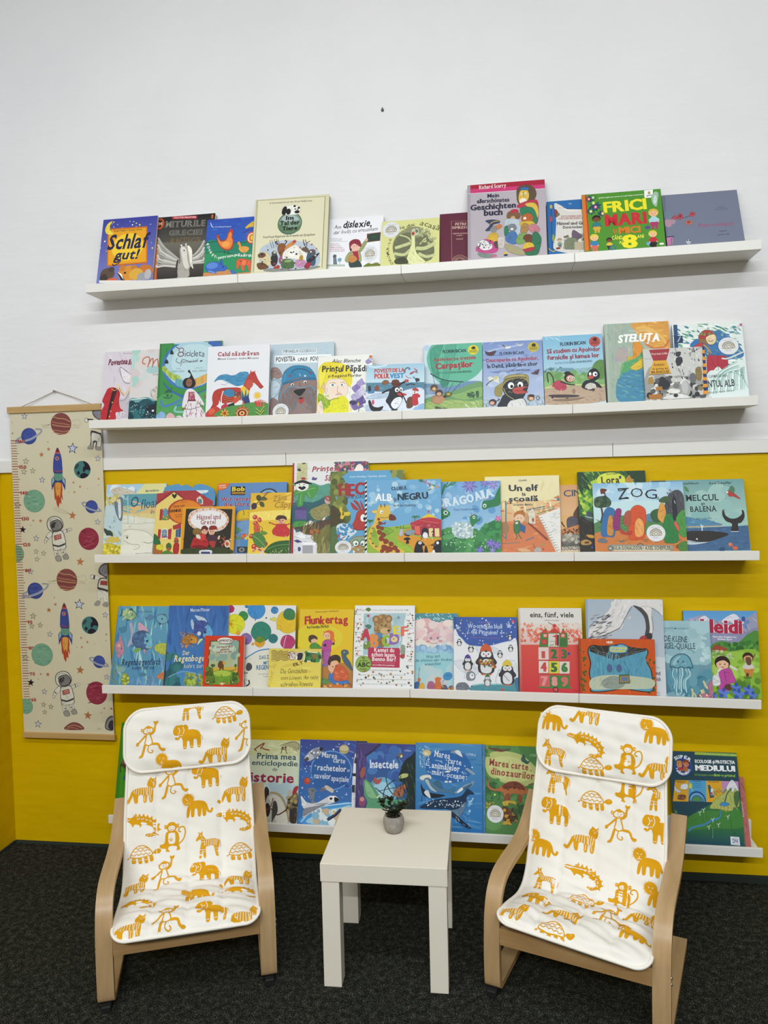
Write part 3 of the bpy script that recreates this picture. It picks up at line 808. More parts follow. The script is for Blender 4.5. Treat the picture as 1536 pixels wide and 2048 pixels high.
book('picture_book','bright green orange-spined book with a big yellow figure eight, on the top shelf',0,(1.5278,-0.1030,2.0368),0.2449,0.2371,0.0080,0.3382,'4f8f2c',False,None,None,"""P d8762a -1 471 21 471 26 52 1 52
P b8342a 21 471 29 472 34 53 26 52
P f2f2ee 389 472 443 473 439 422 433 413 393 413 387 421
E b89a5a 418 450 8 12
T 333333 0.03 - 12 401 426 432 427|gama
T e8f0d8 0.01 - 10 106 436 382 438|ghidul explicativ pentru și copil despre prietenie
S 9ec0a0 434 363 429 413 452 456 475 443 467 390 456 342
S c8dcd0 438 373 441 412 456 435 464 400 453 362
T efe02a 0.055 - 79 134 326 393 332|FRICI
T c62a34 0.065 - 85 138 224 386 225|MARI
T c8741e 0.03 - 25 179 170 205 171|ȘI
T d87a24 0.05 - 48 215 161 345 161|MICI
T e8e04a 0.03 - 27 170 120 233 119|CÂND
T e8e04a 0.03 - 23 211 86 233 86|AI
T e8e04a 0.03 - 25 323 119 363 119|ANI
T f2e02a 0.07 - 93 231 56 317 53|8
flo 2c4f74 1f3a5a 8 51 437 28
flo 2c4f74 1f3a5a 8 82 381 37
flo 2c4f74 1f3a5a 8 52 345 29
flo 2c4f74 1f3a5a 8 115 322 24
flo 2c4f74 1f3a5a 8 69 446 21
E c04a4a 44 438 11 13
E f0f0d0 44 438 5 6
E a8c83a 71 405 11 13
E f0f0d0 71 405 5 6
E d8508a 83 374 10 13
E f0f0d0 83 374 5 6
E a8c83a 52 343 10 13
E f0f0d0 52 343 5 6
E c8a04a 124 321 10 13
E f0f0d0 124 321 5 6
E 7ab04a 71 447 11 13
E f0f0d0 71 447 5 6
kid 7a4a2c 241a14 2f7a80 d8a83a 83 243 127
kid f0c090 e8c84a 3a80b0 d86a5a 63 104 125
kid f0b890 d8b04a a8d0d8 a8386a 433 251 145
kid f0c098 e0c04a c02a3a 2a2a34 418 103 123
kid 7a4a2c 241a14 e0c03a 333333 153 91 86
E 3a6a9a 172 62 19 19
E 4f8f2c 172 62 11 11
E 5a4a8a 391 192 17 13
S 7ab0c8 374 78 394 86 404 64 384 59
E 241a14 412 64 20 15
E e8e8e0 466 66 14 8""")
book('picture_book','wide slate-grey landscape book with pink blossom twigs, rightmost on the top shelf',0,(1.7774,-0.1030,2.0398),0.2268,0.2203,0.0120,0.4060,'747a8d',True,None,None,"""P 676d80 9 438 21 438 3 48 -9 47
E b08a9a 21 219 23 34
E a98a98 49 232 17 26
E 6f7f8d 27 285 22 41
L 5a3844 2 39 245 61 270 79 258 110 252 141 256 167 274
S b84a50 83 259 91 284 109 280 108 247 89 240
S b84a54 154 268 164 291 189 282 179 260 161 257
S c4705c 122 215 139 228 165 219 157 196 128 199
E 8a4a44 143 213 12 9
E 7a2c34 97 266 7 10
E 8a3038 171 276 7 7
S a85058 47 250 61 272 80 265 74 242
S c27aa8 -1 104 27 114 38 91 29 52 -4 50
L 2f2c38 3 -3 109 26 112 46 112
L 5a6a4a 2 29 102 26 62 13 48
E b4bac2 126 63 14 18
E 333333 121 74 4 5
E 333333 134 72 4 5
T 4a4e5e 0.01 - 8 322 308 370 308|VASILE ICU
T 4a4e5e 0.01 - 8 307 293 382 293|NICOLAE BOTEZ
T a8466a 0 i 28 195 169 400 169|Patru anotimpuri
T 3a3e4e 0.02 - 9 312 124 360 124|Sandheart
T 3a3e4e 0.02 - 9 300 98 370 99|poetice copii""")
book('picture_book','pale lilac book with a long red coat on it, leftmost on the second shelf',1,(-0.1530,-0.0660,1.5697),0.1910,0.2744,0.0080,0.1981,'d9cfd8',False,None,None,"""X d2c6d4,e0d8de,cfc4d2 30 8 535 396 54 91 14.2 -80
T 6a5a66 0 - 10 140 528 280 525|Antoaneta Ralian
T 8a2f4a 0.05 ij 43 32 450 177 450|Povestea
T 5a2038 0 ij 43 32 450 177 450|Povestea
T 8a2f4a 0.05 ij 39 183 444 245 445|lui
L 7a7078 2 126 431 122 411 138 362 168 312 208 305
L 7a7078 2 126 433 167 404 209 373 239 367
S e6e0e4 128 426 168 399 215 363 218 315 168 317 140 362
S c3bac2 131 188 170 196 210 272 275 269 286 77 139 63
L 8a8088 2 132 178 176 186 207 243
L dcc8a4 8 109 295 136 265 164 225 197 253 219 290
L 7a6a4a 2 120 290 142 245 169 215
E e0d0b8 115 290 16 17
S b92a33 27 250 41 274 80 282 116 266 136 236 132 178 145 125 166 110 157 96 112 93 111 42 3 46 -1 107 19 154 2 184
S 2a1c20 82 263 111 266 96 199 71 123 53 44 45 44 56 143 68 210
L 7a1820 2 71 268 96 238 82 180
L 8a1c24 2 116 266 131 198 114 141
E d8c04a 81 169 5 5
E d8c04a 73 104 5 5
E d8c04a 66 66 5 5
L c8a04a 3 66 273 89 257 114 268
S d8ced4 142 96 172 100 192 85 160 53 125 52
X 6a6068 14 127 100 185 50 20 2.0 -60""")
book('picture_book','watercolour book with a dark teal sea and a big red letter M',1,(-0.0423,-0.0780,1.5687),0.1835,0.2743,0.0080,0.1975,'d8d2d0',False,None,None,"""Y d8d4d4,d4c8c8,cfd4d4,dccfcc 24 -3 553 213 261 30.0 59.9
Y a9cfc4,b4d6cc,c4dcc0 8 -16 552 46 268 20.0 40.0
E a8c8c8 166 397 49 29
S 6fa0a4 2 184 70 191 139 197 218 166 373 169 380 27 3 41
S 1f4f58 9 155 63 158 110 184 159 178 220 137 375 140 380 27 3 41
Y 17404a,2a6a70,123640,1c5560 26 9 155 225 38 13.8 33.6
L cfe0dc 3 12 183 71 186 129 188
Y e0ece8,a8c8c8 40 14 145 225 42 2.0 3.9
S 17242c 134 112 171 139 220 137 224 71 165 82
E e8e8e8 183 96 9 7
E e8e8e8 145 88 5 5
S cfc8c0 157 225 184 262 213 266 218 175 178 186
X 5a4a40,8a7a6a 20 159 263 218 180 26 2.9 -50
L b8684a 4 110 443 87 449 91 483 127 494 138 471 130 433 124 417
L b8684a 4 130 433 148 471 162 480 165 450 161 415
L b8684a 4 163 431 180 464 197 473 203 444 210 415 244 423
T 5a5a60 0 - 13 167 355 247 355|Cristina""")
book('picture_book','green and blue book with a dark-haired girl in a folk dress',1,(0.0686,-0.0910,1.5679),0.2320,0.2916,0.0090,0.1969,'3b8a45',False,None,None,"""P 2f7a3a -4 591 13 591 21 37 4 37
S 3a62a8 360 580 451 575 453 523 395 540
E 3f74b4 237 419 214 181
E a9cbd6 249 424 202 172
E bcd8de 256 438 164 134
P a9cbd6 103 591 360 577 360 561 104 575
S 3a68ac 41 295 122 226 200 199 295 209 374 243 376 205 297 171 182 181 93 227
S 4f9a52 8 183 103 217 201 175 295 199 375 215 383 33 6 37
L 4a7ab8 8 28 173 50 125 126 141 182 167 203 138 146 121 139 74
L 8ac0b8 7 146 121 138 84 206 77
E a8b84a 43 395 16 25 20
K 5a7a3a 1 35 410 51 376
E 8fae4e 58 379 16 25 20
K 5a7a3a 1 49 394 65 360
E b8c860 72 365 16 25 20
K 5a7a3a 1 63 380 80 346
E a8b84a 86 353 16 25 20
K 5a7a3a 1 78 368 94 334
E 8fae4e 100 343 16 25 20
K 5a7a3a 1 92 358 108 324
E b8c860 114 335 15 25 20
K 5a7a3a 1 106 349 122 315
E a8b84a 128 328 15 25 20
K 5a7a3a 1 120 343 136 309
E 8fae4e 142 324 15 25 20
K 5a7a3a 1 133 339 149 305
E b8c860 155 322 15 25 20
K 5a7a3a 1 147 336 163 302
E 5a9ab0 142 296 12 28
E 6ab0a0 154 291 12 28
E 5a9ab0 166 287 12 28
E 6ab0a0 178 283 12 28
E 5a9ab0 189 278 12 28
E d8944a 280 285 14 32
E d8a85a 297 292 14 32
E c8b05a 314 298 14 32
E d8944a 331 305 14 32
E d8a85a 347 312 14 32
E c8b05a 364 319 14 32
L 333333 1 101 584 98 541 92 513
S 2a3030 80 513 91 534 105 512 104 501 82 502
L 333333 1 54 553 55 467
S 2a3030 44 448 56 466 70 447 68 435 47 436
L 5a3a44 3 122 554 149 539 164 543
E 7a4a5a 163 528 21 19
E bcd8de 163 528 15 13
E 7a4a5a 161 498 25 19
E bcd8de 161 498 17 12
T 4a3a48 0 j 46 191 481 336 474|icicleta
L 4a3a48 2 138 472 128 449 159 433 177 460 236 438 289 445
T 4a3a48 0 ij 21 167 432 289 438|fermecată
L 4a3a48 2 161 412 171 432
L 4a3a48 5 304 439 323 444
T 6a7a80 0 - 9 131 388 164 389|SCRIS DE
T 55656c 0 - 12 103 369 192 366|MIHAELA COȘESCU
T 6a7a80 0 - 9 272 387 325 387|ILUSTRAT DE
T 55656c 0 - 12 251 364 353 363|ANGELA GHERBEZA
S 211a1c 232 325 241 348 219 368 230 380 240 362 261 323 280 285 264 252 207 252 186 284 199 317
E 8a5f48 232 287 23 30
E 201818 224 287 3 4
E 201818 242 286 3 4
K 5a2a2a 1 229 268 239 268
S e3dde0 219 236 255 241 295 209 348 132 337 118 302 152 323 114 360 34 203 35 222 127 204 109 189 119 200 194
P a84a5e 232 221 275 219 282 162 230 165
X e8d8dc,7a2038 26 230 219 280 164 19 2.9 -88
P 7a3a4a 228 165 286 164 288 151 227 152
X 9a4058,a8506a 9 214 146 238 38 33 5.7 -85
X 9a4058,a8506a 9 245 145 270 37 32 5.7 -85
X 9a4058,a8506a 9 284 144 308 36 32 5.7 -85
X 9a4058,a8506a 9 322 142 346 34 32 5.7 -85
L 6a4a4a 2 195 100 253 94 318 110 344 123
E 8a5f48 197 100 11 7
S 8ab0d8 5 61 37 88 67 68 64 40 6 37
S d8b0b0 75 53 101 76 135 56 136 37 79 37
S d8c8d0 145 42 173 54 198 35
Y 2a5a4a 10 43 257 104 198 4.9 9.7
L 2f6a50 5 46 191 85 180 113 198
E 7a6a5a 353 180 11 13""")
book('picture_book','white book with a red patterned horse with a blue mane, on the second shelf',1,(0.2543,-0.1030,1.5660),0.2232,0.2706,0.0080,0.1963,'e6e6ea',False,None,None,"""T 9e2f3a 0.035 s 30 72 469 370 463|Calul năzdrăvan
T 4a4a4e 0.015 s 13 73 443 368 437|Mihaela Coșescu • Andrei Măceșanu
S 3f8ab4 53 284 85 325 136 336 193 322 239 346 295 343 296 306 270 260 214 249 166 274 119 295 81 297
X 2f6a98,6fb0cc,57a0c4 30 89 343 289 255 66 2.8 -8
S b8392f 274 269 305 329 337 346 353 322 371 284 400 245 408 233 387 222 368 242 335 267 317 231 300 194 262 219
P b8392f 309 333 315 361 325 332
P b8392f 332 337 345 355 347 327
L 6a1a18 2 396 238 408 240
E c05040 307 259 28 32
S b5382c 44 168 56 214 98 235 168 239 243 232 263 196 250 159 209 143 144 127 106 138 96 156 88 120 42 98 33 94 50 130
S 3a7fa8 122 211 159 230 197 217 203 180 161 172 128 192
L f0e8e0 3 117 109 110 165 122 220
K d87a3a 2 117 191 170 170
K 1f1a22 2 120 182 175 163
K d87a3a 2 124 174 180 157
K 1f1a22 2 127 165 185 150
K d87a3a 2 130 157 190 143
K 1f1a22 2 133 148 195 137
K d87a3a 2 136 140 200 130
P 8a3a3a 202 208 253 206 251 146 204 152
Y 5a9a6a,c8b04a,3a3a3a 12 205 203 250 155 3.7 7.5
P e8c23a 247 234 270 246 307 212 301 157 255 150
P 2f6a78 252 224 275 172 285 232 291 172 309 203 306 148 255 145
P 2a3a70 255 159 305 176 321 111 275 103
P d86a3a 264 150 282 112 274 85 261 104
P c8502a 199 162 250 173 237 142 196 115
P 22282a 154 117 200 132 210 106 179 65 161 48 164 84
P b8324a 112 110 144 131 164 108 137 81 128 63 109 77
P d89a3a 303 111 321 106 341 64 330 60
S c23a34 19 81 70 111 118 72 92 38 2 40
S d8603a 19 81 52 98 71 74 35 48
S 4f8f44 90 73 173 107 247 113 339 128 446 115 451 34 92 38
flo e8c23a b8502a 14 139 57 32
E 9a3a2a 139 57 11 11
flo b8322c d8603a 22 263 53 56
E e8c87a 263 53 39 31
E 2a1c1c 263 53 33 27
E c8402c 263 53 25 20
E e8c06a 263 53 17 14
E 2a1c1c 263 53 8 7
P c23a34 359 101 348 135 359 137 372 98
P d8504a 369 99 361 138 371 140 380 97
P c23a34 379 96 374 142 383 143 388 97
P d8504a 389 94 387 145 395 146 396 97
P c23a34 399 96 400 140 407 142 405 96
P d8504a 409 97 413 136 419 138 413 96
P c23a34 419 98 426 132 431 134 421 96
K e8d04a 2 359 86 392 57 419 98
K 2a2a2a 2 360 73 393 48 419 85
K e8d04a 2 360 60 393 39 419 72
K 2a2a2a 2 360 48 393 30 420 59
flo e8b02a e8d06a 16 367 175 30
E e8c23a 367 175 16 16""")
book('picture_book','blue-grey book with a big moustached face in a blue cap',1,(0.4698,-0.0790,1.5648),0.2256,0.2778,0.0080,0.2437,'b8cbd4',False,(0.0443,0.0314,0.0285,0.0289),None,"""X b0c4cf,c0d2da,aec2cc 40 10 554 442 388 38 5.7 -60
P d2dde2 79 516 330 513 330 473 81 479
T 4a5a66 0 j 21 91 492 320 487|MIHAELA COȘESCU
P eceff0 25 474 431 464 433 405 27 414
T 16181a 0.025 j 33 40 425 178 428|POVESTEA
T 16181a 0.02 ij 25 197 423 259 425|UNUI
T 16181a 0.025 j 32 285 420 437 420|POVESTITOR
S 9a7f78 7 371 36 387 69 368 90 319 58 302 30 312 12 294
L 7a6460 2 9 352 37 360 66 339
S a0b8c4 8 275 49 302 87 281 72 197 18 152 1 162
S c0d0d8 13 275 45 288 79 253 58 197 18 161
S 8a716c 6 105 18 161 55 150 85 102 78 39 6 42
S 8f756e 87 272 98 347 148 388 212 394 278 377 316 328 336 279 348 185 352 41 78 39 65 150
S 2f7fa8 89 272 103 347 152 388 217 392 282 372 321 323 321 299 234 305 161 292
L 1c4a66 3 150 335 176 363 232 365 279 344 293 324
L 5aa0c0 2 112 337 109 299 96 276
K d8e0e4 2 210 333 220 313
E 7a4a5a 146 319 11 9
E 7a4a5a 288 334 11 9
E c8d8e0 252 314 8 7
P 2a6a90 92 267 161 287 234 301 326 301 336 279 235 286 161 273 97 252
L 2a3a44 2 148 264 166 273
E f0f0f0 164 254 11 9
E 1a1a1a 165 252 6 7
E f0f0f0 254 269 11 10
E 1a1a1a 255 266 6 7
L 3a4a54 2 212 266 223 237
S 7d6761 92 158 108 214 162 245 209 219 246 218 273 245 328 223 348 166 342 73 316 42 278 95 249 152 212 153 196 98 152 36 97 41
L 55809a 2 106 158 118 204 163 235
L 55809a 2 131 100 137 175 182 211
L 55809a 2 169 62 185 136 206 182
L 55809a 2 256 189 286 113 307 56
L 55809a 2 274 216 313 149 329 74
L 55809a 2 296 229 335 176 346 92
L 55809a 2 204 116 197 70 207 37
L 55809a 2 236 106 252 58 271 44
X a08a84,66534e,6f96ac 40 99 215 343 36 56 2.8 -75
L 5a96b4 3 104 195 126 232 172 240 228 228 291 239 334 204
S 141416 175 207 209 219 258 219 238 185 216 170 192 187
S b83a3c 214 153 244 159 249 133 232 113 216 127
E 2a1416 228 153 15 6
L 2a2a30 1 203 154 188 173
L 2a6a90 3 97 252 73 178 84 121
L 4a90b0 2 87 272 74 140""")
book('picture_book','white and yellow book with a fair-haired elf child portrait and violet irises',1,(0.6430,-0.0910,1.5646),0.1893,0.2228,0.0080,0.2430,'ecebe4',False,None,None,"""S e8d532 2 342 37 397 92 404 165 391 229 340 240 247 214 220 186 268 131 280 77 273 52 218 44 153 12 173
X f2e458,d8bc2a,e8d028,c8a424 70 5 394 233 173 46 4.6 -70
S f0dccb 56 218 77 268 131 280 186 268 214 211 202 156 166 134 117 141 90 123 62 162
S e2b998 11 294 41 270 56 208 33 219
S e0dc28 7 182 44 167 90 123 126 140 188 156 225 99 227 35 12 34
S 8fae2c 8 173 44 162 91 105 47 61 15 89
Y 6f9a28,a8c43a 40 12 164 92 68 2.7 7.3
S f0dccb 6 99 32 126 48 33 8 34
P f0dccb 217 91 234 136 234 35 222 35
X d0c820,ece838,c8c420 50 45 144 218 36 36 3.6 -85
L 8a9a20 3 90 123 117 136 153 139
E f6f4f0 105 236 18 9
E 4a7a8a 107 236 8 8
E f6f4f0 173 236 15 8
E 4a7a8a 171 235 7 7
L b8962a 2 85 249 107 255 128 244
L b8962a 2 159 250 177 254 193 241
L c89a7a 2 143 228 141 186 156 181
L c07a70 3 130 166 152 171 168 165
E f4d8c4 116 187 22 15
S f0e24a 11 351 38 368 58 320 41 256 20 219 8 276
S 8a78b8 241 210 265 231 283 245 298 214 312 199 284 185 259 179
S a898cc 272 245 293 263 308 275 321 249 333 236 309 225 288 219
S 7a66a8 235 90 265 116 287 134 306 96 324 77 289 60 258 52
S 5f4c90 274 116 299 137 316 151 331 121 345 106 317 92 292 86
S 3f3560 225 109 244 124 257 135 268 112 279 101 258 91 239 86
S cfc8e0 269 181 296 204 315 219 332 186 348 169 317 154 289 147
S b8aed4 235 150 258 170 275 183 289 154 303 140 276 127 253 121
S 9a8cc0 330 396 346 410 358 419 367 399 377 389 358 380 342 376
S c8b8d8 351 414 362 424 370 430 376 416 383 409 370 403 359 400
L 5a7a3a 3 283 116 293 78 289 37
E d8c03a 286 92 7 13
X 4a3a78,d8d0e8 30 240 228 333 40 27 2.7 -50
E c87a3a 365 428 11 11
T 2c2c34 0.01 ij 26 96 396 295 393|Alec Blenche
T 24262e 0.035 j 43 30 336 368 324|Prințul Păpădie
T 24262e 0.02 j 19 73 293 306 288|și Regatul Florilor""")
book('picture_book','small landscape book with a dancing penguin and red-blue arctic title, on the second shelf',1,(0.8138,-0.1030,1.5643),0.1959,0.1811,0.0080,0.2422,'b9d4e2>dfe6ee',False,None,None,"""P 9cc4d8>c8e0ea -1 367 395 357 394 222 -1 230
L dcecf2 4 17 354 70 347 141 358
P 55839a -1 239 393 226 392 163 0 175
X 4a7890,6f9cb0,8ab4c4 30 1 235 391 167 53 3.5 -3
S d9e2ee 1 166 99 171 205 157 291 181 387 177 389 32 1 36
S b4c8dc 0 129 82 162 170 150 109 125
S 8fb4d8 344 61 389 77 389 32 318 31
S b0c4dc 0 84 66 54 162 34 1 36
X c8d6e6,eef2f8 20 11 165 378 42 71 5.3 -8
T c23a30 0.055 - 28 55 306 257 305|POVEȘTI DE LA
T c23a30 0.06 - 33 56 266 158 265|POLUL
T 2f80b8 0.06 - 33 161 263 254 263|VEST
L 55555a 4 263 319 271 330 290 332
E 666a70 260 308 6 15
L b83a34 2 266 278 282 263 308 258
L c23a30 3 321 324 341 311 343 288
P b83a34 289 286 301 299 332 309 317 291
P 5a90b8 289 286 317 291 306 282
E 4a88b8 292 323 8 8
E 4a88b8 334 302 8 7
E 4a88b8 321 262 7 7
S 2f3038 330 252 347 256 361 246 348 233 339 229
L 2f3038 3 326 257 361 232
S 1d2029 152 141 161 177 187 205 217 202 239 165 248 119 231 75 206 44 171 50 153 78 135 106
S e8ecf0 170 86 196 121 231 129 244 110 227 70 201 47 179 59
L 1d2029 7 204 207 248 228 282 245
L 1d2029 6 169 186 143 178 108 161
E f2f2f2 209 180 14 16
E f2f2f2 236 181 11 15
E 16161a 211 177 6 8
E 16161a 236 178 5 8
S c23a34 209 153 239 158 276 143 235 136
S 6a3028 173 232 182 250 217 248 230 206 187 205
L 4a2018 4 171 224 204 219 235 211
P b8403a 261 251 287 249 287 231 261 232
L 1d2029 4 239 156 259 119 279 73
E 2a2a30 193 42 23 7
S 6a4530 281 118 319 123 314 58 275 53
K 3a2418 2 292 117 287 56
S e8e4e0 313 180 348 183 344 147 318 143
S c23a34 311 175 330 188 352 176 348 165
S c22f34 313 139 348 147 365 128 348 115 351 74 314 71
E 222222 328 159 4 5
S 1f1c20 17 106 30 114 48 73 83 62 118 70 101 39 57 36 31 55
E c84a6a 49 100 9 18
S 4a88b8 11 165 29 188 53 182 54 164
S 2a2e38 15 211 28 215 33 183 18 179
S 8a5a3a 107 235 125 252 151 246 151 228 121 220
S 8a4a3a 63 209 81 217 90 185 59 182
L 2a2e38 4 269 209 300 217 330 211
L b8d0e0 4 361 187 387 172""")
book('picture_book','green hot-air-balloon book with a round yellow badge, above rolling hills',1,(1.0060,-0.0910,1.5648),0.1942,0.2533,0.0090,0.3132,'bcd6dc>9ab4c4',False,None,None,"""P c4d8e0 1 527 388 505 385 212 3 229
S 6f90b0 -3 220 102 215 205 220 308 229 390 216 389 137 -2 154
S 8aa4c0 -2 192 67 198 102 168 -2 145
S 6f9a68 137 148 222 172 308 206 390 211 388 18 -1 33 -2 107
S 86ae6a 171 128 257 152 325 177 390 183 389 119 274 96
S 9ab46a -1 79 102 94 214 98 307 85 389 91 388 34 -1 35
X 7a9a52,b8cc82,8aa85c 40 16 116 383 31 52 4.3 -5
Y 3a5a44 20 274 151 359 111 4.3 10.2
Y 4a5a3a 10 85 53 154 31 6.9 12.0
S 63b498 22 439 48 500 101 510 387 510 392 343 360 278 291 230 205 201 141 195 102 225 49 294 20 381
S 4a9a80 39 438 65 490 127 508 92 377 102 263 58 303
S 58a88e 153 507 215 509 188 353 145 199 128 224 136 356
L 2f4a48 4 42 296 102 258 171 236 266 224
E b0cce0 17 487 18 23
S 3f8a74 110 243 162 233 145 195 123 194
K 2f3a40 2 58 284 74 217
K 2f3a40 2 167 231 137 148
K 2f3a40 2 197 220 154 147
K 2f3a40 2 248 223 175 137
S b08060 52 105 68 137 128 130 141 101 102 73 68 81
E b88a68 102 103 38 24
E 8a6a3a 69 189 28 26
S 5a4a34 46 190 58 213 89 207 80 179
E d8b890 69 184 12 11
E 4a3430 102 152 26 24
E d0a084 102 145 16 13
S 55683a 137 139 154 157 188 146 175 123 145 120
E c0a04a 164 142 12 9
E 3a2a2a 141 125 12 9
T 2c3a40 0.045 - 23 125 441 280 442|FLORIN BICAN
T a03a44 0.04 j 26 64 384 346 387|Apolodor pe crestele
T a8303c 0.055 j 42 79 328 326 333|Carpaților
T 3a6a64 0.02 - 13 86 290 171 290|ILUSTRAȚII DE
T 24383a 0.03 - 14 178 290 317 292|DAN UNGUREANU
E d8cc3a 329 455 36 36
S 3a3a1a 317 469 329 480 343 474 341 460 324 461
T 3a3a1a 0.02 - 9 306 447 353 448|jocul serile
T 3a3a1a 0.03 - 9 301 435 357 436|CITITORULUI
X e0ecd0 12 273 73 358 37 43 3.4 -50""")
book('picture_book','blue book with a penguin in a straw hat and flying birds, round gold badge',1,(1.2020,-0.1030,1.5648),0.1944,0.2568,0.0090,0.3580,'7d93c4>b9c8dc',False,None,None,"""X 8a9ecb,9fb0d4,7488bd 30 5 523 385 270 104 13.8 8
L a9b8d8 7 4 434 99 459 193 473 270 486
Y a8b8d4,c0cce0,b0c0da 14 54 287 375 83 25.5 50.9
S 4a4a58 15 446 47 437 86 448 73 416 47 411 26 419
S 6a3a40 39 428 73 442 55 412
S d8dce0 125 491 155 475 183 478 184 462 154 457
L 2a2a34 3 129 488 150 470
S c8ccd8 215 503 240 488 266 486 253 471 232 476
S 6a4a4a 310 269 331 275 364 295 356 262 335 258
L 3a3a44 4 336 282 356 257
S dcdcd4 28 250 53 258 78 238 100 260 103 208 70 219 44 225
L 3a3a34 3 19 193 44 220 70 233
E c8c890 83 247 15 13
S 9a8f58 73 134 82 181 129 211 138 244 172 262 239 266 289 256 296 199 282 162 271 219 205 232 154 206 128 160 119 113 89 110
S 2b3138 128 178 162 219 222 235 271 224 291 180 269 116 243 80 201 81 160 111 136 131
L b8ad74 4 137 225 188 251 272 252
L 5f5836 4 129 207 154 234 222 245 280 237
X 857a48,b0a56c 30 87 266 285 115 42 2.5 30
S 2b3138 100 32 109 76 135 122 177 110 218 81 260 88 266 37
S d9d8d4 159 32 172 73 201 81 243 89 263 79 268 34
L b8ad74 2 132 169 152 121 201 81
E f0f0f0 180 185 20 24
E f0f0f0 240 188 18 23
E 14161a 185 178 10 12
E 14161a 237 181 9 11
L 14161a 2 161 210 188 215
L 14161a 2 229 216 250 209
S b8524a 188 152 212 170 291 173 253 154 290 133 235 122 202 128
L 7a2c2c 2 203 145 244 147 282 136
X 6a7a44,4f6a3a,a8b070 60 1 90 100 35 25 2.5 -70
X 6a7a44,4f6a3a,a8b070 60 268 106 385 27 33 2.5 -75
E 4a3838 61 69 25 24
E d8a894 57 64 15 13
L 4a3838 3 80 77 105 86 93 95
E 8a6a4a 305 91 25 22
E e0b894 307 86 13 11
S 4a3830 285 106 302 116 326 111 322 97
E 3a3a44 349 89 11 17
E a8b8cc 349 89 7 12
T 3a4660 0.045 - 21 111 413 268 414|FLORIN BICAN
T 9e3f52 0.04 j 27 24 363 361 367|Descoperim cu Apolodor,
T 262c3c 0.04 j 27 29 319 355 325|în Deltă, păsările-n zbor
T 55648a 0.02 - 12 83 285 164 286|ILUSTRAȚII DE
T 2a3450 0.03 - 13 169 287 305 287|DAN UNGUREANU
E c2b24a 332 461 37 37
S 3a3420 321 477 335 488 346 480 344 466 327 467
T 3a3420 0.02 - 9 310 455 355 456|jocul serile
T 3a3420 0.03 - 9 306 441 358 443|CITITORULUI""")
book('picture_book','book with two penguin-like children skating in a park and a round red badge',1,(1.3983,-0.1030,1.5652),0.1901,0.2649,0.0090,0.3466,'7fb8d4>c8dce2',False,None,None,"""X d8ecf4 12 2 545 114 499 51 3.4 -40
S 8fb4b8 -3 277 64 302 105 290 196 286 286 290 376 305 376 230 4 229
S 7da86a 0 258 55 274 129 261 193 239 276 254 325 260 361 315 386 332 377 147 1 155
Y 8ab872,6a985a,9ac482,74a262 30 1 267 369 166 11.6 24.9
S 5f8a4a 301 262 329 326 378 333 375 212 323 214
Y 5a7a8a 14 -2 300 112 262 5.0 10.0
P 6f98a8 105 295 188 291 187 267 104 271
S b89f88 1 146 117 173 239 172 378 156 371 47 -1 39
X c4ad98,a88e78 30 5 155 361 34 66 4.1 -4
S b8c884 3 164 76 179 199 178 377 165 376 152 157 162 2 146
L 3a3438 4 27 191 21 257 38 261 57 227 60 180
S b8475a 51 171 77 203 126 196 140 149 107 132 67 147
E 2f2628 160 222 33 35
E d8a08a 166 216 25 24
E f2f2f2 160 220 8 9
E f2f2f2 186 219 7 9
E 222222 162 218 4 6
E 222222 186 217 3 6
E 2f2628 149 255 21 13
L 3a3438 5 101 197 150 176 194 169
L d8a08a 3 107 141 102 113 114 95
L d8a08a 3 67 152 26 172
S 4a4044 24 103 106 104 211 95 195 84 72 85
E 333333 48 86 7 7
E 333333 141 71 10 9
E 9a7a64 184 124 10 20
S 8f7662 47 70 154 74 251 78 177 60 88 59
S 26292e 234 154 257 194 297 197 337 176 359 139 319 150 310 123 262 134
S d4cfc4 259 162 288 179 320 168 319 140 262 134
S 22262b 275 235 293 271 326 279 349 250 347 213 313 191 282 207
E f2f2f2 322 240 15 17
E 111111 326 238 6 8
E f2f2f2 292 242 8 13
S c0504a 274 216 295 234 315 219 294 206
L 4a3a3a 5 270 134 246 144
L 5a4444 5 303 141 305 118
X 6a7a44,4f6a3a,4a3a2a 40 6 72 361 25 13 2.5 -80
T 2a3c48 0.045 - 25 113 455 274 459|FLORIN BICAN
T 8f3040 0.04 j 31 25 404 364 407|Să studiem cu Apolodor
T 8f3040 0.045 j 32 26 357 355 360|furnicile și lumea lor
T 5a7a88 0.02 - 12 75 324 161 325|ILUSTRAȚII DE
T 2a4450 0.03 - 13 166 325 308 329|DAN UNGUREANU
E b8524a 332 475 36 38
S 4a1a1a 321 492 335 504 346 496 344 482 327 481
T 3a1414 0.02 - 9 310 469 354 470|jocul serile
T 3a1414 0.03 - 9 306 456 357 459|CITITORULUI""")
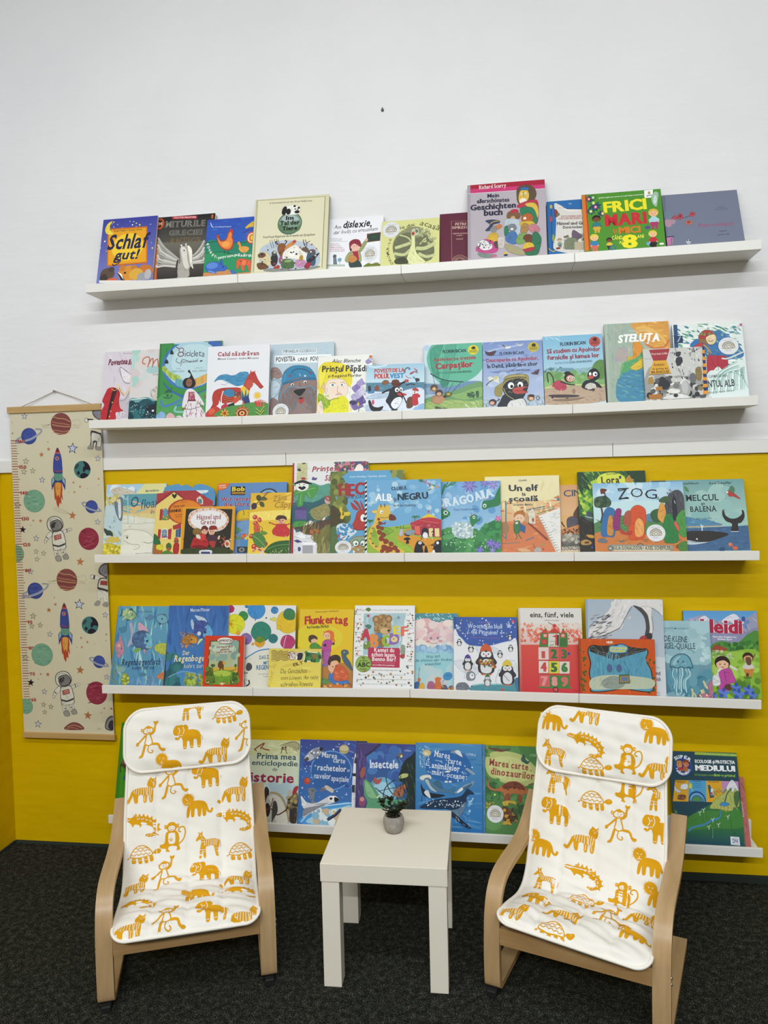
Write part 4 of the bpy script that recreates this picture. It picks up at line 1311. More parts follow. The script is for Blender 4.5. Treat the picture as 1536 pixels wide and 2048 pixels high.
book('picture_book','tall painted book in green, orange and blue with white brush title',1,(1.5953,-0.0900,1.5667),0.2015,0.2881,0.0090,0.2704,'9fb0a0',False,None,None,"""P a8b8a8 2 579 21 579 15 44 -2 44
X 8fa794,a9b8a4,b4b89a,98ac9c,a0a890 90 21 583 204 69 57 13.1 -80
S d69a44 180 572 414 572 406 388 333 374 249 433 197 517
X e0ac52,c8803a,e8c06a,d89040 70 200 577 402 388 57 9.7 -20
L e4b45a 9 198 536 263 536 333 491 384 416
L c8743a 7 256 423 303 393 367 399 402 451
S d9902f 176 437 209 439 235 397 233 298 151 258 170 319
Y dcae3a,c8a234,e0b84a 12 107 341 230 245 9.7 22.6
S 57a06a 56 146 84 216 104 296 186 328 240 352 222 42 75 41
S 4486a4 61 164 109 224 183 265 235 271 222 38 67 42
X 3a7898,5a9ab4,6faa9c,3f80a8,4f94a0 50 74 252 219 51 56 8.0 -10
X 63ae62,87b85a,4f9a62 30 90 341 234 245 40 8.1 40
S d8b83a 151 267 202 309 235 334 233 271 182 247
Y b0a49c,a8a0a4 12 69 406 154 320 16.2 24.3
T f6f5f1 0.06 ij 53 83 442 338 442|STELUȚA
T e8dcc0 0 - 11 156 515 278 515|Monica Lovinescu
T d8d4c0 0 - 8 125 389 206 388|ilustrații""")
book('picture_book','swirling green-white wave book with a sleeping face, rightmost on the second shelf',1,(1.8073,-0.0900,1.5692),0.2120,0.2729,0.0090,0.2859,'dfe6e0',False,(0.1654,0.1900,0.0302,0.0294),None,"""X 4f8f72,8ab89a,f2f4f0,e8f0ea,5f9a80,cfe0d4,3f7a94 300 11 562 407 38 56 12.8 -20
S 3f73a4 195 464 299 486 405 363 408 300 321 287 219 274 167 403
X 2f6090,4f86b4,6fa0b8,87b4a0,3a6aa0 110 158 503 410 282 47 11.0 -40
P 2f4a78 9 548 33 548 29 383 4 384
S 2f70b0 104 406 146 440 167 403 150 385 110 388
S 8a6a44 154 439 173 484 214 500 251 479 263 433 245 398 213 395 183 411
S a83c3c 159 444 177 484 213 495 239 475 221 440 185 436
Y 4a8a4a,6aa04a,c8483c 20 169 489 228 440 3.9 7.1
S e6cfa4 201 446 250 466 262 433 245 400 214 400
L 6a4a34 2 211 423 227 417 243 425
L 8a6040 6 153 430 189 392 214 355 206 302
L c8a064 3 159 412 197 383 224 337
S b03a40 117 378 151 408 179 406 173 384
S b02f40 199 311 262 317 315 305 313 234 285 218 256 246 222 212 193 187
K 7a1a2a 2 261 308 258 219
K 7a1a2a 2 221 301 240 238
L cfd8d4 5 283 298 322 296 415 335
S dce8e4 194 205 277 218 341 250 398 283 419 44 185 43
L 8ab4a8 2 186 56 208 133 277 218 374 275
L a8c8bc 2 196 57 218 138 283 216 377 266
L f4f8f4 2 207 58 227 143 289 214 379 257
L 6f9f98 2 217 60 237 148 295 212 381 248
L 8ab4a8 2 227 61 247 153 301 210 384 239
L a8c8bc 2 237 62 256 158 307 208 386 231
L f4f8f4 2 247 64 266 162 313 206 388 222
L 6f9f98 2 257 65 276 167 319 204 391 213
L 8ab4a8 2 267 66 285 172 325 202 393 204
L a8c8bc 2 277 67 295 177 331 200 395 195
L f4f8f4 2 288 69 305 182 337 198 397 186
L 6f9f98 2 298 70 314 186 343 196 400 177
L 8ab4a8 2 308 71 324 191 349 194 402 168
L a8c8bc 2 318 73 334 196 355 192 404 159
L f4f8f4 2 328 74 343 201 361 190 407 151
L 6f9f98 2 338 75 353 206 367 187 409 142
L 8ab4a8 2 348 77 363 211 373 185 411 133
L a8c8bc 2 358 78 372 215 379 183 413 124
L f4f8f4 2 368 79 382 220 385 181 416 115
L 6f9f98 2 378 80 392 225 391 179 418 106
L 8ab4a8 2 388 82 401 230 397 177 420 98
L a8c8bc 2 398 83 411 235 403 175 422 89
K b87a90 2 386 499 424 533
flo c05a80 a84a70 6 419 522 12
P 1f3a5c 9 466 60 467 60 416 7 414
T c8d8e8 0.02 - 11 32 424 49 459|Lizuca
T 3f4a50 0.01 j 18 197 169 308 171|CARMEN GAVREA
T 2c3034 0.02 j 45 143 101 346 110|PRINȚUL ALB
T 4a5a50 0.01 j 12 171 63 338 74|ilustrații de Alexia Udriște""")
book('picture_book','small black and white photo collage book with a red and yellow title shape',1,(1.7086,-0.1030,1.5678),0.1876,0.1901,0.0090,0.2695,'c9c8c2',False,None,None,"""K 555555 1 6 314 50 313
S 9c9b97 3 185 47 263 107 216 152 179 208 193 330 162 355 134 352 41 -7 39
Y 3a3b3d,55565a,7a7a7a,c8c6c0,e0ded8,2a2b2e 60 3 185 344 31 7.9 26.9
X 8f9094,6a6b70,dcdbd6,b4b4b2,4a4b50 60 165 372 346 169 32 9.5 -85
E 26282b 118 136 36 35
E a5a5a2 245 105 28 54
E bdbdb8 240 113 19 43
S dddbd6 104 41 145 65 207 71 260 52 252 39
S 3a3b3f 202 348 230 351 224 325 202 322
S 333438 200 308 232 316 236 280 204 255
K 33363a 2 276 335 362 380
S 8a7442 312 232 344 239 342 161 315 162
P a8843a 22 185 51 192 56 148 22 141
P a8742f 62 121 102 124 108 97 68 97
P a8702f 20 71 99 76 96 40 22 40
E 2a2a2c 182 60 14 12
E c4c4c0 176 310 11 35
E 8a7a5a 333 101 15 16
E 6a6b6e 292 172 20 35
S e6e4de 131 92 163 108 209 97 200 76 153 74
P 9e2f38 39 375 166 377 141 299 61 299
P dca32c 61 299 141 299 164 209 28 205
K 2a2a2a 2 28 205 164 209
T e8c8b8 0.02 - 13 53 339 150 341|Patricia Lidia
T 2a2416 0.015 ij 19 60 262 126 263|Aventuri
T 2a2416 0.01 ij 14 53 236 145 239|în lumea lui
T 2a2416 0.03 - 16 44 213 151 215|BRÂNCUȘI
P e0952c 360 357 388 357 391 334 355 334
P 26305c 360 380 396 380 388 357 363 357
P e0952c 358 311 386 311 389 288 353 288
P 26305c 358 334 394 334 386 311 361 311
P e0952c 356 265 384 266 386 243 351 243
P 26305c 356 288 391 288 384 266 359 265
P e0952c 353 220 381 220 384 197 349 197
P 26305c 353 243 389 243 381 220 356 220
P e0952c 351 174 379 175 382 152 346 152
P 26305c 351 197 387 197 379 175 354 174
P e0952c 349 129 377 130 380 107 344 107
P 26305c 349 152 385 152 377 130 352 129
P e0952c 347 84 375 85 378 62 342 62
P 26305c 347 107 382 107 375 85 350 84""")
book('picture_book','watercolour waterfall picture book behind the pale bear book, leftmost on the third shelf',2,(-0.1681,-0.0639,1.0975),0.2316,0.2671,0.0070,0.1993,'bcd0d6',False,None,None,"""X a8c0c8,8fa8b0,c8d4cc,d8d8a8,b8c8a0 90 -19 530 205 31 61 14.3 -60
P a9c8dc 0 530 295 535 267 505 219 467 128 459 4 472
Y dfe6ea,c4d8e4 8 7 520 207 487 16.3 36.8
S c8c0b0 35 490 94 513 177 492 239 462 129 455 67 465
P d9d698 295 535 450 539 454 453 229 457
S 6a7a88 70 413 119 440 137 402 139 287 120 268 86 326
S d0d8dc 96 402 115 421 128 306 111 288
Y c8b86a,a89a5a,d8cc8a 20 -5 472 113 383 8.2 18.4
S 3a4a44 -2 213 34 194 47 155 21 165
S 3a4a44 34 198 65 184 73 150 47 155
X 7f9cb0,a8c0d0,d8e4e8 40 -3 156 142 88 40 6.1 -10
S c9b52f -4 90 40 103 102 89 144 60 146 24 0 26
Y d8c83a,a89a2a,e0d86a 50 -1 90 144 30 5.0 12.1
Y d0b85a 14 17 146 130 117 10.1 18.2
T 3a4a44 0.02 ij 18 304 473 406 477|Bernadette
L 444455 1 217 486 232 491 228 472""")
book('picture_book','pale book with a white polar bear and blue script title, beside the house-shaped book',2,(-0.0929,-0.0748,1.0973),0.1946,0.2309,0.0070,0.1981,'d8d6c6',False,None,None,"""P 5f9aa4 -2 460 378 464 383 367 1 364
P d9b87a 1 374 383 377 388 283 1 287
X d8a478,e0b48a,6fa4a8,88b4b0,5a98a8 14 -2 455 386 320 161 14.1 0
P d8c88a 1 317 386 320 388 269 0 298
S dcdccc -2 300 110 296 270 270 388 273 390 226 0 213
L b4b8a8 2 3 251 113 244 232 249 390 240
L c8dce0 2 -2 450 17 421 31 440
K a8c4c8 5 31 450 46 239
K 7a8a8a 1 90 301 91 245
K 7a8a8a 1 124 315 123 287
S e2e0d2 20 166 41 198 96 207 176 192 227 163 316 153 395 133 400 41 7 33 13 91 72 97 31 119
L a8a898 2 12 194 56 205 106 202 186 187 248 144
L a0a090 2 23 128 72 99 132 94 138 71 95 57
L 7a7a70 2 171 112 211 103 249 116
E 5a4a44 45 145 7 8
L 8a8478 2 24 151 39 161 54 154
T 2a5a78 0.01 i 74 56 363 116 372|O
T 2a5a78 0.005 i 68 135 351 304 369|floare
L 2a5a78 2 101 444 115 419
T 2a5a78 0 i 30 213 315 385 325|în zăpadă
T 555555 0 - 9 116 26 234 31|Renata Cătălinoiu""")
book('board_book','house-shaped board book with red roof, yellow walls and an orange title disc',2,(0.0383,-0.0910,1.0978),0.2222,0.2388,0.0120,0.1959,'5a93bf',False,None,[(-0.0036,0.0146),(0.0066,0.2307),(0.0262,0.2321),(0.0326,0.2523),(0.0470,0.2581),(0.0640,0.2610),(0.0835,0.2639),(0.0937,0.2556),(0.1129,0.2613),(0.1379,0.2476),(0.1423,0.2579),(0.1664,0.2620),(0.1908,0.2558),(0.2131,0.2437),(0.2202,0.2226),(0.2157,0.1808),(0.2227,0.0128)],"""S 4f8fc0 52 464 65 505 128 522 167 528 227 496 285 514 333 524 387 510 429 483 438 445 427 362 58 359
E d8e8f0 325 490 39 24
E d8e8f0 354 475 39 21
E d0e0ea 129 503 33 17
E 7aa0b8 95 490 28 25
S b84a34 66 486 94 511 118 489 112 461 72 462
E d8b84a 101 485 8 9
P e4cc74 8 383 135 479 247 393 269 27 -7 29
P a83a3a 8 461 92 466 130 484 9 388
P 8a2f34 130 484 139 491 261 407 242 393 136 468 8 377 7 390
P a8383c 140 484 231 523 346 447 430 399 431 362 272 365 246 398
X 7a2a30,c4585a 70 168 498 417 371 20 2.9 -20
P d8c8b0 308 420 332 438 355 410 357 377 312 378
P 4a6a80 318 415 345 414 347 382 320 382
K d8c8b0 1 332 415 333 382
K 444444 2 363 461 364 428
S 2f2f2c 122 447 131 456 141 446 149 456 158 446 142 423
E a8402a 225 328 131 91
E d87f26 230 326 121 84
T 3a2a1c 0.02 - 14 138 358 224 365|Guck mal,
T 2a1a14 0.05 - 21 111 321 196 327|HANNA
T 3a2a1c 0 - 9 149 301 217 304|so wohnt
T 3a2a1c 0 - 9 159 286 218 289|Bärchen
T 3a2a1c 0 - 8 183 392 251 395|Susanne
P b03038 37 345 59 350 61 270 36 266
E 5a88a0 78 321 20 32
K d8d0c0 1 76 349 80 275
S 5a8a4a 52 284 100 298 116 283 102 270 58 270
Y d8b03a,c8504a 8 62 293 111 274 3.9 5.9
P b03038 32 205 55 201 50 134 29 138
P b03038 105 200 132 209 130 130 107 133
P e8e0d0 55 201 76 211 103 202 105 137 52 138
P 6a8a98 60 195 78 204 98 196 99 144 58 145
K e8e0d0 1 78 204 79 143
K e8e0d0 1 58 173 99 172
Y d86a5a,7a4a8a 6 61 163 99 144 4.9 6.8
P a8383c 138 227 200 247 202 208 144 199
P 2f5a8a 164 199 202 208 201 143 164 148
K d8c8a0 1 181 204 182 145
S 2f6a3a -7 155 10 169 41 136 53 90 5 81
P a8662f -8 99 72 89 71 29 -10 29
K 7a4a20 1 13 97 13 29
K 7a4a20 1 38 94 37 29
S d8d03a 26 90 62 94 72 66 60 54 27 62
S 3f6a34 97 89 115 107 135 89 132 61 103 61
E a85a34 118 61 16 11
S 5a8a3a 75 43 113 52 153 28 76 29
E 8a5a34 171 118 19 17
S b02f30 154 98 188 102 194 70 187 31 153 32
S c8504a 155 136 169 145 185 134 170 125""")
book('picture_book','small orange-framed fairy tale book with two red-clothed children under an oval title',2,(0.1465,-0.1030,1.0967),0.1923,0.1816,0.0080,0.1917,'dc9a24',False,None,None,"""P 2c271e 27 350 368 342 358 29 16 32
S 3a4426 15 65 194 81 359 62 358 29 16 32
X 1f241a,3f4a2c,4a3f2c,2a3020 70 11 211 361 35 48 3.9 -80
S d8cfcd 47 257 59 321 135 350 240 348 317 317 343 262 312 207 246 185 151 200 83 215
E d8924a 338 266 8 8
E e0b8b0 336 252 8 8 10
E d8924a 329 239 8 8 21
E e0b8b0 318 226 8 8 31
E d8924a 303 215 8 8 42
E e0b8b0 284 206 8 8 52
E d8924a 262 199 8 8 63
E e0b8b0 238 194 8 8 74
E d8924a 212 192 8 8 84
E e0b8b0 185 192 8 8 95
E d8924a 159 195 8 8 105
E e0b8b0 134 200 8 8 116
E d8924a 112 208 8 8 127
E e0b8b0 92 218 8 8 137
E d8924a 75 230 8 8 148
E e0b8b0 63 243 8 8 158
E d8924a 55 256 8 8 169
E e0b8b0 52 271 8 8 180
E d8924a 53 285 8 8 190
E e0b8b0 60 298 8 8 201
E d8924a 71 311 8 8 211
E e0b8b0 87 322 8 8 222
E d8924a 106 332 8 8 232
E e0b8b0 128 339 8 8 243
E d8924a 153 343 8 8 254
E e0b8b0 179 346 8 8 264
E d8924a 205 345 8 8 275
E e0b8b0 232 342 8 8 285
E d8924a 256 337 8 8 296
E e0b8b0 279 329 8 8 307
E d8924a 299 319 8 8 317
E e0b8b0 315 307 8 8 328
E d8924a 327 294 8 8 338
E e0b8b0 335 281 8 8 349
E e9e6e6 197 268 130 66
T a04a52 0.02 s 33 109 273 286 274|Hänsel und
T a04a52 0.02 s 33 139 237 249 239|Gretel
S 8a6a34 84 192 102 210 141 201 143 164 95 164
S b02a2c 82 119 96 146 152 164 191 136 203 90 165 73 84 73 74 92
L 6a1418 2 97 119 144 123 192 113
E e0ac90 170 191 23 27
S 6a2a24 146 191 150 219 173 228 196 209 189 195 165 205
S c83a34 124 155 152 173 181 159 173 127 135 123
S e0d4c8 109 164 133 164 144 137 115 141
E 3a2018 162 191 3 4
E 3a2018 180 191 3 4
L 9a4a40 1 165 179 172 175 179 179
E e0ac90 223 186 23 26
E 3a2018 216 186 3 4
E 3a2018 231 186 3 4
L 9a4a40 1 217 174 224 170 231 174
S 8a2a28 203 200 211 225 250 225 260 204 232 199
S 4a2f3a 195 154 228 163 257 153 268 117 230 113 197 122
S a83a38 206 118 254 117 246 76 222 81
L 4a2f3a 5 257 153 277 135
E d8b890 275 140 8 11
E d8c8b0 339 100 21 27
E b04a34 339 100 11 16
L c8504a 4 305 139 320 112 297 89
Y d8d0b0,b04a34 10 276 153 360 62 3.8 7.6
S 7a1c20 79 82 146 91 194 72 166 64
S dcdce4 145 56 223 56 222 30 143 31
P 3a4270 150 46 216 45 217 30 150 31""")
book('picture_book','blue hardcover learning book with yellow and black name plate and a yellow hard hat',2,(0.2603,-0.0910,1.0986),0.2543,0.2660,0.0140,0.2781,'5f86b8',True,None,None,"""P 4a74a8 -15 538 7 537 39 28 15 28
S d86a34 -5 538 79 536 76 507 39 484 -1 485
T f0d8b8 0.04 - 12 8 510 57 515|Lernen
T f0d8b8 0.03 - 10 15 496 63 500|mit Spaß
P 1c1c1e 98 508 204 506 206 442 100 445
T e0c83a 0.05 - 31 108 474 200 474|Bob
P c8902f 108 467 202 465 203 450 109 452
T 2a1c10 0.03 - 10 113 455 199 453|der Baumeister
T e8e4e8 0.09 s 25 31 403 256 404|Wir lernen
T 8f2640 0.05 s 25 31 403 256 404|Wir lernen
T e8e4e8 0.09 s 25 56 365 306 364|die Uhrzeit
T 8f2640 0.05 s 25 56 365 306 364|die Uhrzeit
E 303640 378 425 74 64
E 7fa4c8 378 425 62 53
E 34404c 378 425 45 38
S d8b420 156 260 161 316 203 336 270 328 320 276 245 263
L b8942a 6 157 258 207 268 283 271
L 5a4a1a 2 198 334 206 315 204 296
S 6f95c0 162 241 284 258 290 156 195 166
P 7a8a94 177 157 261 165 269 31 175 30
P 4a84b8 186 157 252 156 253 64 192 65
Y d86a34,d8c03a,b83a34 10 148 158 259 129 7.6 13.3
P 2f3134 171 74 262 73 265 29 174 30
E 8a8a8c 207 51 21 16
E 2a2a2a 207 51 9 8
Y 4a7a4a,5f8a4f 12 145 204 188 129 7.6 13.3""")
book('picture_book','shiny golden-yellow paperback with a little fairy in a red dress among leaves and berries',2,(0.3887,-0.1030,1.0964),0.1469,0.2308,0.0070,0.2814,'d9ab2c>e4c83a',False,None,None,"""X e8bc4a,d8a028,f0d06a,dcae34 26 -7 466 350 278 114 15.2 4
S ecd468 -3 320 347 333 350 278 -2 265
L 4a3a24 3 124 463 90 431 54 394 10 339
S 4a4a28 40 437 61 446 81 422 72 405 49 408
S 5a5a30 71 427 99 433 121 416 105 407 82 409
S 52522c 68 399 92 394 103 365 84 361 69 375
E 3a2f44 28 367 21 24
L 5a4a2c 2 88 455 107 459
T 8a6a28 0 ij 41 162 397 260 409|Zâna
T 8a6a28 0 ij 43 174 350 420 364|Căpșunilor
E e0a888 228 261 32 28
E 3a2018 216 261 4 5
E 3a2018 240 261 4 5
L a84a40 2 218 249 228 245 238 249
S 4a2a20 188 271 201 294 228 298 261 288 267 265 239 275 207 266
S bf2f30 169 193 195 225 185 234 232 238 274 233 270 219 299 187 282 150 227 149 180 161
L bf2f30 4 195 229 157 244
L bf2f30 4 269 228 301 242
E 8a4a2a 149 246 8 6
L d8a088 3 194 161 172 138
L d8a088 3 264 155 276 132
E 7a3a30 226 257 4 4
E b8322f 40 287 17 17
E e8a090 36 291 6 5
E b8322f 71 271 15 15
E e8a090 67 275 5 4
E b8322f 46 245 17 17
E e8a090 42 249 6 5
E b8322f 76 263 13 13
E e8a090 72 267 5 4
E b8322f 123 97 19 18
E e8a090 119 101 7 5
E b8322f 47 80 21 20
E e8a090 43 84 7 6
E b8322f 22 153 17 17
E e8a090 18 157 6 5
E b8322f 82 84 15 15
E e8a090 78 88 5 4
S c8583a 36 227 63 245 79 208 77 171 44 176
L 7a5a2a 2 74 226 98 208 95 189
S 4f7a3a 26 163 76 180 121 134 129 79 92 70 49 98
L 8ab06a 2 31 158 80 125 125 75
S 5a8a3a 85 189 118 184 135 170 106 162
S 2f5a28 130 61 174 101 247 119 358 109 362 30 141 32
L 6f9a4f 2 135 56 212 87 358 95
L 4f7a3a 2 177 52 268 73 360 68
X d8d0a0,c8c86a,8aa05a 30 167 61 361 32 19 3.7 -80
Y d89aa0,e0c0b0,b84a40 14 16 71 122 34 4.7 11.2""")
book('storybook','tall white and green princess tale with a tower and bearded figure, red spine',2,(0.5363,-0.0780,1.0962),0.2683,0.3298,0.0110,0.1922,'e2e2e2',True,None,None,"""P b0283c -2 663 11 663 17 24 2 25
P c8c89a 32 659 107 659 105 521 30 523
X a8a878 24 32 657 105 526 3 56.4 -90
X 8f8f68 14 32 657 105 526 56 2.8 0
E 555555 79 656 13 7
S 4a5a4a 302 659 530 655 530 598 459 582 386 584 358 603 339 626
Y 5a8a5a,8a3a5a,3a5a8a,c87a8a,2f4a3a,d8a0b0 90 311 661 530 589 6.5 14.8
S eeeae4 441 591 454 628 477 641 500 622 500 590 473 577
E f4e8dc 475 609 18 22
T a02f44 0.025 ij 37 139 594 340 598|Prințesa
T a02f44 0.02 ij 39 230 528 423 532|Sângerică
S 5a5a8a 139 539 146 557 165 548 176 552 170 536 154 534
S 3a3a44 33 611 47 620 61 606 47 600
E b0343a 78 547 17 9
S 5a9a84 13 454 36 482 -2 510 63 522 147 516 203 496 272 504 274 394 224 350 151 324 48 353 15 390
S 2f5f68 15 381 150 378 274 413 277 195 19 199
X 7ab49a,3f8078,4f9080 30 17 482 271 304 65 4.7 -10
S 4f9448 18 464 73 481 147 498 185 478 167 433 131 406 93 434 76 352 39 353 46 435 14 418
L 8ac07a 2 27 445 92 462 166 479
L 8ac07a 2 65 435 59 362
L 8ac07a 2 111 452 130 415
S ece8e0 24 500 35 523 72 531 110 521 115 480 83 460 36 465
S 1e1e20 12 510 26 523 72 536 119 521 143 507 110 508 72 518 35 511
S 161618 43 486 59 492 68 485 82 493 97 482 74 467 55 474
E 222222 51 504 4 4
E 222222 84 505 4 4
P 6a5a94 25 340 104 338 106 261 27 262
P 4f4478 25 340 67 353 109 338 106 324 26 326
X 584a80 10 30 335 101 265 3 55.9 -90
S 4f9448 18 244 97 247 116 215 98 198 19 199
S 8f8a5a 132 324 187 350 251 367 275 304 244 268 189 251 142 278
X a8a46a,74704a,b8b488 30 141 351 272 258 37 4.6 -30
S c8a8a0 232 395 251 418 274 413 274 367 242 368
Y a83a3a 10 237 418 274 385 4.6 8.3
S e8e0d8 208 241 225 268 239 272 231 232 215 228
S dcd8d8 98 216 115 243 138 251 153 233 116 206
S 5a4438 19 199 98 216 189 241 276 258 277 195 191 151 80 162
X 7a7a44,8a844f,5a5a34,a09a5c,4a3c34 60 69 243 280 25 130 7.4 -110
P 77723f 154 152 277 231 280 22 175 23
X 8f8a50,615d36,a8a466 36 153 197 280 22 110 5.5 -105
Y b06a34,8a4a2a 12 135 197 200 151 5.5 12.9
P dcdce0 15 180 43 189 118 143 183 88 184 23 19 24
P f2f2f4 25 153 71 162 127 134 72 129
P 4a4878 18 113 44 121 82 103 45 97
P f0f0f2 82 103 183 97 169 81 82 82
X 4a4a50,6a6a74 20 20 162 175 35 28 2.8 0
P 3f6a74 29 185 56 198 61 175 34 169
P b0343a 87 49 96 62 106 25 88 25
E 4a4878 60 54 11 16
P a0a0a4 82 80 156 80 157 23 83 24""")
book('picture_book','blue picture book with a red bird, moss-green border and big red capital title',2,(0.6748,-0.0900,1.0953),0.2562,0.2967,0.0080,0.1915,'62a0c8',False,(0.0481,0.0337,0.0288,0.0230),None,"""P 4a4a34 -6 597 15 597 27 27 6 27
S 5f6a34 4 597 123 596 96 567 60 541 33 478 43 396 99 350 145 286 127 233 46 216 38 144 31 27 4 27
Y 6a763a,8a9044,4f5a2c,747f3c 50 4 597 100 233 12.9 31.3
S 4a4228 8 351 63 323 100 269 82 233 10 198
S 55703f 10 198 65 189 49 29 13 27
S 707a3a 413 589 513 590 513 521 458 550
Y 6f7a3a,8f964a 12 431 590 513 548 10.8 23.3
T c8dce8 0.015 - 13 134 548 388 548|Anne Ameling • Günther Jakobs
T 9f2f34 0.07 j 83 63 421 440 433|HECTOR
T 333f4a 0.01 - 23 98 402 261 403|NU SE JOACĂ
K a03a3a 2 98 411 141 412
S d8c03a 68 341 81 346 95 309 126 313 143 304 134 284 104 282 91 260 71 269 77 296 67 319
E 5a4a1a 92 298 5 14
L 5a4a1a 1 90 309 81 328
S a83a34 144 376 180 348 199 321 162 331
S a83a34 162 389 194 348 208 321 221 321 194 375
S a83a34 211 388 235 338 239 320 221 339
S b03a32 150 201 172 250 190 308 226 325 266 320 267 195 191 187
E f2f0ec 231 267 18 25
E 1a1a1a 240 262 8 12
L 7a2420 2 173 196 191 183 227 187
S d0dce4 46 211 91 233 146 215 160 188 191 178 156 143 102 117 65 144
Y 3f84b4,4a90c0 36 51 225 165 125 7.3 10.9
L b03a32 4 74 162 52 131
L 8a2f2a 3 110 144 75 117
S a88c5a 138 108 174 138 227 142 268 133 269 36 193 28 148 55
S 8aa088 147 117 183 134 245 138 268 124 268 89 165 81
E 3f6a50 181 94 25 25
E e8ece4 181 94 20 19
E 3f6a50 232 94 23 25
E e8ece4 232 94 18 19
E 1a1a1a 185 90 6 8
E 1a1a1a 226 87 6 8
E b8503a 197 74 9 6
Y d8a0a0,e0d8c8,a8c0c8 14 102 90 246 32 4.5 9.0""")
